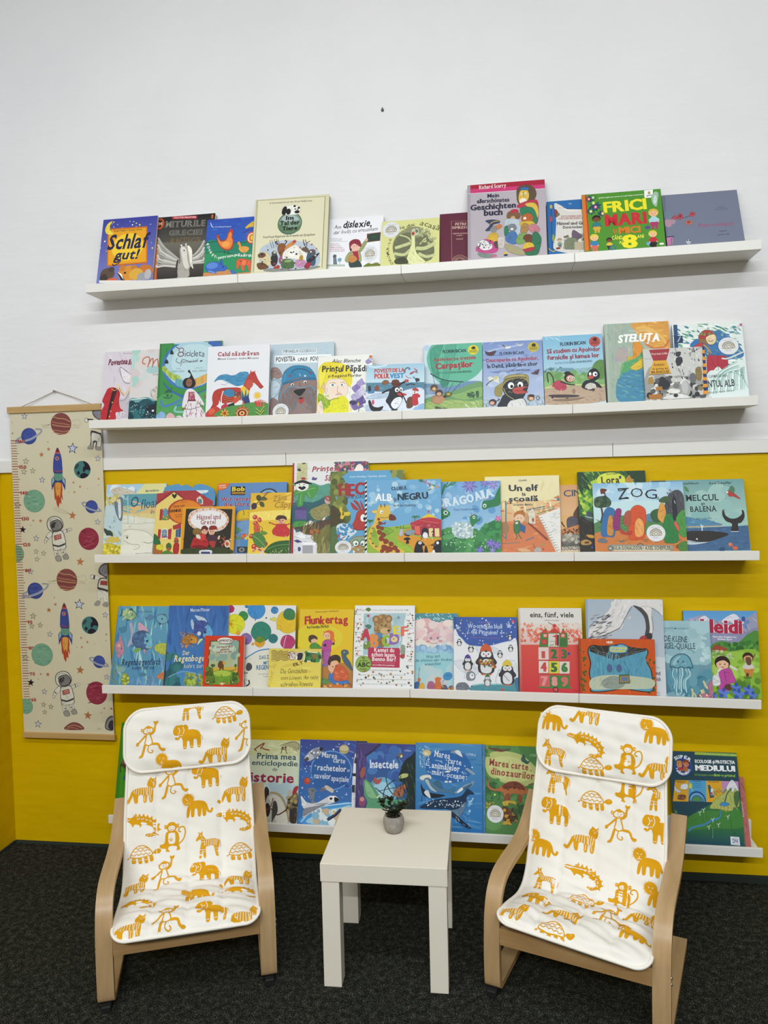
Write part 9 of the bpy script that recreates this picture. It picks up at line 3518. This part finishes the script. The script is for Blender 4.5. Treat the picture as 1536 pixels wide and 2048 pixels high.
# ------------------------------------------------------------------ armchairs
CHW, LEGW = 0.460, 0.042
PROF = [(-0.036, 0.198), (-0.012, 0.207), (0.03, 0.2095), (0.08, 0.205), (0.13, 0.197), (0.18, 0.192), (0.222, 0.198), (0.254, 0.222), (0.278, 0.262), (0.302, 0.318), (0.332, 0.396), (0.362, 0.478), (0.392, 0.562), (0.412, 0.618), (0.418, 0.635)]
CURVE = catmull([(0, y, z) for y, z in PROF], 8)
ARC = [0.0]
for i in range(1, len(CURVE)): ARC.append(ARC[-1]+(CURVE[i]-CURVE[i-1]).length)
VMAX = ARC[-1]
def prof(v, off=0.0):
    v = max(0.0, min(VMAX, v)); i = 0
    lo, hi = 0, len(ARC)-1
    while hi-lo > 1:
        m = (lo+hi)//2
        if ARC[m] <= v: lo = m
        else: hi = m
    t = (v-ARC[lo])/(ARC[lo+1]-ARC[lo]); p = CURVE[lo].lerp(CURVE[lo+1], t)
    a = CURVE[max(lo-1, 0)]; b = CURVE[min(lo+2, len(CURVE)-1)]; d = (b-a).normalized(); n = Vector((0, -d.z, d.y))
    return p+n*off
def halfw(v):
    w = 0.186
    if v < 0.05: w += 0.009*(1-v/0.05)
    w -= 0.008*max(0.0, min(1.0, (v-VMAX+0.30)/0.2))
    r = 0.05
    if v < r: w -= r-math.sqrt(max(0, r*r-(r-v)**2))
    return w
def puff(x, v):
    """quilted thickness above the middle surface"""
    g = 0.0
    for s in (-0.093, 0, 0.093): g += 0.0044*math.exp(-((x-s)/0.0065)**2)
    g += 0.005*math.exp(-((v-0.247)/0.008)**2)+0.003*math.exp(-((v-0.135)/0.010)**2)
    g -= 0.0035*abs(math.sin(math.pi*x/0.093))
    g += 0.0015*(math.sin(v*95+x*22)+math.sin(v*61-x*40+1.3)+0.8*math.sin(v*170+x*75))*(1.35 if v < 0.33 else 0.6)
    return -g
TWIST, SHIFT = [0.0], [0.0]      # how far a front corner of the cushion is pushed up; how far the head pillow has slid sideways
def twist(x, v):
    return TWIST[0]*max(0.0, 1-v/0.22)**1.3*(0.5-x/0.38)
def seat_pt(x, v, off=0.0):
    hw = max(halfw(v), 1e-4); s = min(1, abs(x)/hw); e = max(0.0, 1-s**5)
    e *= min(1.0, 0.15+v/0.02) if v < 0.02 else 1
    p = prof(v, 0.0125*e+puff(x, v)*e+off); return Vector((CHW/2+x, p.y, p.z+twist(x, v)))
def seat_pt_low(x, v):
    hw = max(halfw(v), 1e-4); s = min(1, abs(x)/hw); e = max(0.0, 1-s**6)
    p = prof(v, -0.0115*e); return Vector((CHW/2+x, p.y, p.z+twist(x, v)))
# head pillow: a rounded rectangle hung over the top of the back
PV0, PVL, PHW = VMAX-0.164, 0.182, 0.186
def pil_half(t):
    r = 0.058; d = min(t, PVL-t)
    return PHW-(r-math.sqrt(max(0, r*r-(r-d)**2)) if d < r else 0)
def pil_mid(t):
    if t <= 0.164: return prof(PV0+t, 0.020), None
    q = prof(VMAX, 0.020); d = (prof(VMAX)-prof(VMAX-0.01)).normalized(); k = t-0.164
    return q+d*k+Vector((0, 0.35*k, 0)), None
def pil_pt(x, t, off=0.0, top=True):
    hw = max(pil_half(t), 1e-4); s = min(1, abs(x)/hw); e = max(0, 1-s**4)*max(0, 1-(abs(t-PVL/2)/(PVL/2))**8)
    p = pil_mid(t)[0]; n = (prof(VMAX-0.05, 1)-prof(VMAX-0.05)).normalized()
    w = 0.0014*(math.sin(t*150+x*30)+math.sin(x*70-t*60)+math.sin(t*60+x*110))
    k = (0.013*e+w*e+off) if top else -0.006*e
    p = p+n*k; return Vector((CHW/2+x+SHIFT[0], p.y, p.z))
def shell(top, low, half, L, nu, nv):
    b = MB(); vs = []; fs = []; us = [-1+2*i/nu for i in range(nu+1)]; us = [math.copysign(1-(1-abs(u))**1.5, u) for u in us]
    vv = [L*(0.5-0.5*math.cos(math.pi*j/nv))*0.5+L*(j/nv)*0.5 for j in range(nv+1)]
    for f in (top, low):
        for v in vv:
            for u in us: vs.append(f(u*half(v), v))
    N = nu+1; T = N*(nv+1)
    for j in range(nv):
        for i in range(nu):
            q = (j*N+i, j*N+i+1, (j+1)*N+i+1, (j+1)*N+i); fs.append(q); fs.append(tuple(T+k for k in reversed(q)))
    for j in range(nv):
        for i in (0, nu):
            q = (j*N+i, (j+1)*N+i, T+(j+1)*N+i, T+j*N+i); fs.append(q if i == 0 else q[::-1])
    for i in range(nu):
        for j in (0, nv):
            q = (j*N+i+1, j*N+i, T+j*N+i, T+j*N+i+1); fs.append(q if j == 0 else q[::-1])
    b.add(vs, fs, 0, True); return b
def animal_faces(name, cx, cy, sc, rot, flip, R):
    """flat (u,v) polygons with layer and material: 0 fabric, 1 ochre"""
    out = []; ca, sa = math.cos(rot), math.sin(rot); k = sc*0.001
    def tr(x, y): x = -x if flip else x; x *= k; y *= k; return (cx+x*ca-y*sa, cy+x*sa+y*ca)
    lay = 0
    for line in ANIMALS[name].split('\n'):
        w = line.split(); c = w[0]; lay += 1
        n = [float(q) for q in w[1:]]
        if c in 'SPC':
            P = list(zip(n[::2], n[1::2])); P = catmull(P, 4, True) if c != 'P' else P
            P = [tr(p[0], p[1]) for p in P]; t3 = tessellate_polygon([[Vector((p[0], p[1], 0)) for p in P]])
            for t in t3: out.append(([P[i] for i in t], lay, 0 if c == 'C' else 1))
        elif c == 'B':
            for i in range(30):
                a = 2*math.pi*i/30; r = n[2]*R.uniform(0.85, 1.05)
                out.append(([tr(n[0]+r*math.cos(a), n[1]+r*math.sin(a)), tr(n[0]+n[2]*0.6*math.cos(a-0.09), n[1]+n[2]*0.6*math.sin(a-0.09)), tr(n[0]+n[2]*0.6*math.cos(a+0.09), n[1]+n[2]*0.6*math.sin(a+0.09))], lay, 1))
            P = [tr(n[0]+n[2]*0.72*math.cos(a*0.35), n[1]+n[2]*0.72*math.sin(a*0.35)) for a in range(18)]
            for i in range(1, 17): out.append(([P[0], P[i], P[i+1]], lay, 1))
        else:
            P = catmull(list(zip(n[1::2], n[2::2])), 4); wd = n[0]*(0.5 if c == 'w' else 0.75)
            for i in range(len(P)-1):
                t = (P[i+1]-P[i])
                if t.length < 1e-6: continue
                t.normalize(); q = Vector((-t.y, t.x))*wd; e = t*wd*0.4
                out.append(([tr(*(P[i]+q-e)), tr(*(P[i]-q-e)), tr(*(P[i+1]-q+e)), tr(*(P[i+1]+q+e))], lay, 0 if c == 'w' else 1))
    return out
def print_on(mb, items, fmap, inside, seed):
    """cut the flat print along a fine grid so that it follows the puffed cloth, and lay it on"""
    R = random.Random(seed)
    for name, u, v, sc, rot, flip in items:
        faces = animal_faces(name, u, v, sc, math.radians(rot), flip, R)
        for P, lay, mi in faces:
            cells = [P]
            for ax, step in ((1, 0.008), (0, 0.012)):
                nxt = []
                for Q in cells:
                    lo = min(p[ax] for p in Q); hi = max(p[ax] for p in Q); k = math.floor(lo/step)+1
                    while k*step < hi:
                        lim = k*step; A, B = [], []
                        for i in range(len(Q)):
                            p, q = Q[i-1], Q[i]
                            if (p[ax] < lim) != (q[ax] < lim):
                                t = (lim-p[ax])/(q[ax]-p[ax]); x = (p[0]+(q[0]-p[0])*t, p[1]+(q[1]-p[1])*t); A.append(x); B.append(x)
                            (A if q[ax] < lim else B).append(q)
                        if len(A) > 2: nxt.append(A)
                        Q = B; k += 1
                        if len(Q) < 3: break
                    if len(Q) > 2: nxt.append(Q)
                cells = nxt
            for Q in cells:
                if not all(inside(p) for p in Q): continue
                ar = sum(Q[i-1][0]*Q[i][1]-Q[i][0]*Q[i-1][1] for i in range(len(Q)))
                if abs(ar) < 1e-12: continue
                if ar < 0: Q = Q[::-1]
                mb.add([fmap(p[0], p[1], 0.0005+0.00005*lay) for p in Q], [tuple(range(len(Q)))], mi, True)
ARM = catmull([(0, y, z) for y, z in ((0.418, 0.0125), (0.30, 0.0125), (0.16, 0.0125), (0.075, 0.0125), (0.032, 0.0132), (0.012, 0.0190), (0.0025, 0.036), (0.0, 0.10), (0.002, 0.16), (0.008, 0.212), (0.024, 0.256), (0.052, 0.284), (0.090, 0.2975), (0.150, 0.301), (0.230, 0.300), (0.290, 0.305), (0.340, 0.320), (0.385, 0.346), (0.434, 0.380))], 6)
def bent(pts, x0, x1, th, mb):
    n = len(pts); rows = []
    for i, p in enumerate(pts):
        d = (pts[min(i+1, n-1)]-pts[max(i-1, 0)]).normalized(); q = p+Vector((0, d.z, -d.y))*th
        rows.append(((x0, p.y, p.z), (x1, p.y, p.z), (x1, q.y, q.z), (x0, q.y, q.z)))
    for k in range(4):                    # four strips with their own edges: two veneered faces, two plywood edges
        vs = [v for r in rows for v in (r[k], r[(k+1) % 4])]
        mb.add(vs, [(2*i, 2*i+2, 2*i+3, 2*i+1) for i in range(n-1)], 0 if k % 2 == 0 else 1, True)
    mb.add(rows[0], [(0, 1, 2, 3)], 1); mb.add(rows[-1], [(3, 2, 1, 0)], 1)
    return mb
def armchair(loc, yaw, label, seat_items, pil_items, seed):
    r = empty('armchair', (loc[0], loc[1], 0), (0, 0, math.radians(yaw))); tag(r, label, 'armchair', 'small armchairs with animal print cushions')
    for x0, x1 in ((0, LEGW), (CHW-LEGW, CHW)):
        f = bent(ARM, x0, x1, 0.0165, MB()).build('arm_frame', [M_BIRCH, M_PLY], r)
        for yy, nm in ((0.012, 'foot_pad'), (0.40, 'foot_pad')):
            b = MB(); xm = (x0+x1)/2; b.box((xm-0.012, yy-0.020 if yy < 0.1 else yy-0.01, 0), (xm+0.012, yy+0.022, 0.0122 if yy > 0.1 else 0.0175)); b.build(nm, [M_BLACK], f, bevel=0.002)
    MB().box((LEGW, 0.0035, 0.141), (CHW-LEGW, 0.0205, 0.1845)).build('front_rail', [M_BIRCHX], r, bevel=0.001)
    MB().box((LEGW, 0.385, 0.0135), (CHW-LEGW, 0.403, 0.050)).build('rear_rail', [M_BIRCHX], r, bevel=0.001)
    sf = [prof(v, -0.0135) for v in [0.045+i*(VMAX-0.06)/50 for i in range(51)]]
    for x0, x1 in ((0.052, 0.088), (CHW-0.088, CHW-0.052)): bent(sf[::-1], x0, x1, 0.012, MB()).build('seat_frame', [M_BIRCH, M_PLY], r)
    for v in (0.10, 0.17, 0.33, 0.42, 0.51, 0.60):
        if v < VMAX-0.02:
            q = prof(v, -0.0195); MB().tube([(0.089, q.y, q.z), (CHW-0.089, q.y, q.z)], 0.0055, 10).build('cross_slat', [M_BIRCHX], r)
    for zz in (0.155, 0.170):
        for xx, s in ((0, -1), (CHW, 1)): MB().tube([(xx-s*0.002, 0.012, zz), (xx+s*0.0025, 0.012, zz)], 0.0035, 10).build('bolt', [M_STEEL], r)
    # cushion
    mb = shell(lambda x, v: seat_pt(x, v), seat_pt_low, halfw, VMAX-0.002, 56, 150)
    print_on(mb, seat_items, lambda x, v, o: seat_pt(x, v, o), lambda p: abs(p[0]) < halfw(p[1])-0.002 and 0.004 < p[1] < VMAX-0.03, seed)
    c = mb.build('seat_cushion', [M_FABRIC, M_OCHRE], r)
    vsamp = [0.0002+i*(VMAX-0.004)/90 for i in range(91)]; vf = [0.0002+0.05*(1-math.cos(i*math.pi/2/14)) for i in range(15)]
    side = sorted(set(vf+[v for v in vsamp if v > 0.052]))
    def edge(v, s): h = halfw(v); p = prof(v, 0.001); return (CHW/2+s*(h+0.001), p.y, p.z+twist(s*h, v))
    loop = [edge(v, -1) for v in reversed(side)]+[edge(v, 1) for v in side]
    MB().tube(loop, 0.0045, 8).build('cushion_piping', [M_PIPING], c)
    # head pillow
    mb = shell(lambda x, t: pil_pt(x, t), lambda x, t: pil_pt(x, t, 0, False), pil_half, PVL, 50, 44)
    print_on(mb, pil_items, lambda x, t, o: pil_pt(x, t, o), lambda p: 0.003 < p[1] < PVL-0.003 and abs(p[0]) < pil_half(p[1])-0.003, seed+1)
    p = mb.build('head_pillow', [M_FABRIC, M_OCHRE], r)
    ts = [0.0001+i*(PVL-0.0002)/60 for i in range(61)]; ts = sorted(set([0.058*(1-math.cos(i*math.pi/2/12)) for i in range(13)]+[PVL-0.058*(1-math.cos(i*math.pi/2/12)) for i in range(13)]+[t for t in ts if 0.058 < t < PVL-0.058]))
    def pe(t, s): q = pil_mid(t)[0]; return (CHW/2+SHIFT[0]+s*(pil_half(t)+0.001), q.y, q.z)
    MB().tube([pe(t, -1) for t in reversed(ts)]+[pe(t, 1) for t in ts], 0.0048, 8, closed=True).build('pillow_piping', [M_PIPING], p)
    return r
LEFT_SEAT, LEFT_PIL, RIGHT_SEAT, RIGHT_PIL = ([('tiger', -0.137, 0.526, 1.08, 0, False), ('waving_monkey', -0.052, 0.552, 1.08, 0, False), ('elephant', 0.052, 0.552, 1.08, 0, False), ('tiger', 0.136, 0.499, 1.08, 0, False), ('lion', 0.011, 0.472, 1.08, 0, False), ('crocodile', -0.137, 0.44, 1.2, 0, False), ('crocodile', 0.136, 0.424, 1.2, 0, False), ('sitting_monkey', -0.052, 0.392, 1.08, 0, False), ('zebra', 0.052, 0.36, 1.08, 0, False), ('turtle', -0.137, 0.355, 1.08, 0, False), ('turtle', 0.147, 0.328, 1.08, 0, False), ('waving_monkey', -0.073, 0.286, 1.08, 0, False), ('elephant', 0.042, 0.27, 1.08, 0, False), ('tiger', -0.158, 0.254, 1.08, 0, False), ('tiger', 0.136, 0.222, 1.08, 0, False), ('lion', 0.011, 0.157, 1.08, 0, False), ('crocodile', -0.137, 0.152, 1.2, 0, False), ('crocodile', 0.147, 0.141, 1.2, 0, False), ('elephant', 0.063, 0.045, 1.08, 0, False), ('waving_monkey', -0.052, 0.045, 1.08, 0, False), ('tiger', -0.147, 0.029, 1.08, 0, False), ('tiger', 0.147, 0.013, 1.08, 0, False)],
[('waving_monkey', -0.116, 0.093, 1.08, 0, False), ('elephant', 0.0, 0.088, 1.08, 0, False), ('tiger', 0.084, 0.037, 1.08, 0, False), ('turtle', 0.116, 0.148, 1.08, 0, False), ('waving_monkey', 0.179, 0.084, 1.08, 0, False), ('lion', -0.063, 0.014, 1.08, 0, False), ('zebra', 0.011, 0.179, 1.08, 0, False)],
[('zebra', -0.116, 0.558, 1.08, 0, False), ('turtle', -0.011, 0.52, 1.08, 0, False), ('sitting_monkey', 0.084, 0.569, 1.08, 0, False), ('zebra', 0.168, 0.558, 1.08, 0, False), ('elephant', -0.116, 0.467, 1.08, 0, False), ('waving_monkey', 0.063, 0.467, 1.08, 0, False), ('elephant', 0.168, 0.467, 1.08, 0, False), ('lion', -0.158, 0.376, 1.08, 0, False), ('tiger', -0.032, 0.408, 1.08, 0, False), ('lion', 0.136, 0.382, 1.08, 0, False), ('zebra', -0.126, 0.275, 1.08, 0, False), ('crocodile', -0.021, 0.318, 1.2, 0, False), ('sitting_monkey', 0.084, 0.28, 1.08, 0, False), ('turtle', -0.011, 0.227, 1.08, 0, False), ('elephant', -0.126, 0.163, 1.08, 0, False), ('tiger', -0.032, 0.099, 1.08, 0, False), ('waving_monkey', 0.063, 0.168, 1.08, 0, False), ('tiger', -0.158, 0.045, 1.08, 0, False), ('turtle', -0.042, 0.019, 1.08, 0, False), ('lion', 0.126, 0.104, 1.08, 0, False), ('lion', 0.168, 0.302, 1.08, 0, False), ('tiger', 0.147, 0.211, 1.08, 0, False)],
[('tiger', -0.042, 0.174, 1.08, 0, False), ('crocodile', -0.042, 0.093, 1.2, 0, False), ('lion', 0.136, 0.145, 1.08, 0, False), ('zebra', -0.137, 0.051, 1.08, 0, False), ('sitting_monkey', 0.074, 0.062, 1.08, 0, False), ('turtle', -0.021, 0.029, 1.08, 0, False), ('tiger', 0.158, 0.049, 1.08, 0, False), ('lion', -0.158, 0.145, 1.08, 0, False)])
armchair((0.202, -0.827), 21.155, 'birch armchair with ochre animal print cushion, left of the white side table', LEFT_SEAT, LEFT_PIL, 5)
TWIST[0], SHIFT[0] = 0.030, 0.007
armchair((1.187, -0.638), -18.382, 'birch armchair with ochre animal print cushion, right of the white side table', RIGHT_SEAT, RIGHT_PIL, 9)
# ------------------------------------------------------------------ side table
t = empty('side_table', (0.758, -0.6622, 0), (0, 0, 0.026)); tag(t, 'small square white side table between the two armchairs', 'side table')
TS = 0.3386; TH = 0.339
MB().box((0, 0, TH-0.049), (TS, TS, TH)).build('tabletop', [M_TABLE], t, bevel=0.0012)
for x in (0.0025, TS-0.0505):
    for y in (0.0025, TS-0.0505): MB().box((x, y, 0), (x+0.048, y+0.048, TH-0.0492)).build('leg', [M_TABLE], t, bevel=0.0012)
# ------------------------------------------------------------------ potted plant
pp = empty('potted_plant', (0.930, -0.463, TH)); tag(pp, 'little dark-leaved succulent in a round grey cement pot on the white side table', 'plant')
MB().lathe([(0.019, 0.0), (0.0225, 0.0015), (0.0275, 0.012), (0.0305, 0.026), (0.0300, 0.038), (0.0265, 0.047), (0.0235, 0.049), (0.0215, 0.047), (0.0215, 0.040)], n=40).build('pot', [M_POT], pp)
MB().lathe([(0.0005, 0.0425), (0.0212, 0.0415), (0.0212, 0.0412), (0.0005, 0.0412)], n=24).build('soil', [M_SOIL], pp)
R = random.Random(3); st = MB(); lf = MB()
def leaf(p, d, L, w):
    d = Vector(d).normalized(); s = d.cross(Vector((0, 0, 1)));
    if s.length < 0.01: s = Vector((1, 0, 0))
    s.normalize(); n = s.cross(d); vs = []; N = 7
    for top in (1, -1):
        for i in range(N):
            t = i/(N-1); ww = w*math.sin(math.pi*min(1, t*0.93+0.05))**0.8; c = Vector(p)+d*L*t+n*(0.18*L*t*t+top*0.0009*math.sin(math.pi*t))
            vs += [c-s*ww+n*ww*0.25, c, c+s*ww+n*ww*0.25]
    fs = []
    for k, o in ((0, 0), (1, 3*N)):
        for i in range(N-1):
            for j in range(2):
                q = (o+3*i+j, o+3*i+j+1, o+3*i+3+j+1, o+3*i+3+j); fs.append(q if k == 0 else q[::-1])
    lf.add(vs, fs, 0, True)
for bx, by, tx, ty, tz in ((-0.010, 0.0, -0.036, 0.004, 0.082), (0.006, 0.002, 0.034, 0.002, 0.078), (0.0, -0.006, 0.004, -0.014, 0.064), (-0.004, 0.008, -0.014, 0.020, 0.084), (0.008, -0.002, 0.018, 0.016, 0.066)):
    pts = catmull([(bx, by, 0.041), (bx*0.5+tx*0.35, by*0.5+ty*0.4, 0.058), (tx, ty, tz)], 6); st.tube(pts, 0.0013, 6)
    for i in range(4, len(pts), 2):
        for k in range(2):
            a = i*1.1+k*math.pi+R.uniform(-0.4, 0.4); leaf(pts[i], (math.cos(a), math.sin(a), R.uniform(0.1, 0.5)), R.uniform(0.016, 0.023), R.uniform(0.0048, 0.0068))
    for k in range(3): a = k*2.1+R.random(); leaf(pts[-1], (math.cos(a), math.sin(a), 0.9), 0.014, 0.0048)
st.build('stem', [M_STEM], pp); lf.build('leaves', [M_LEAF], pp)
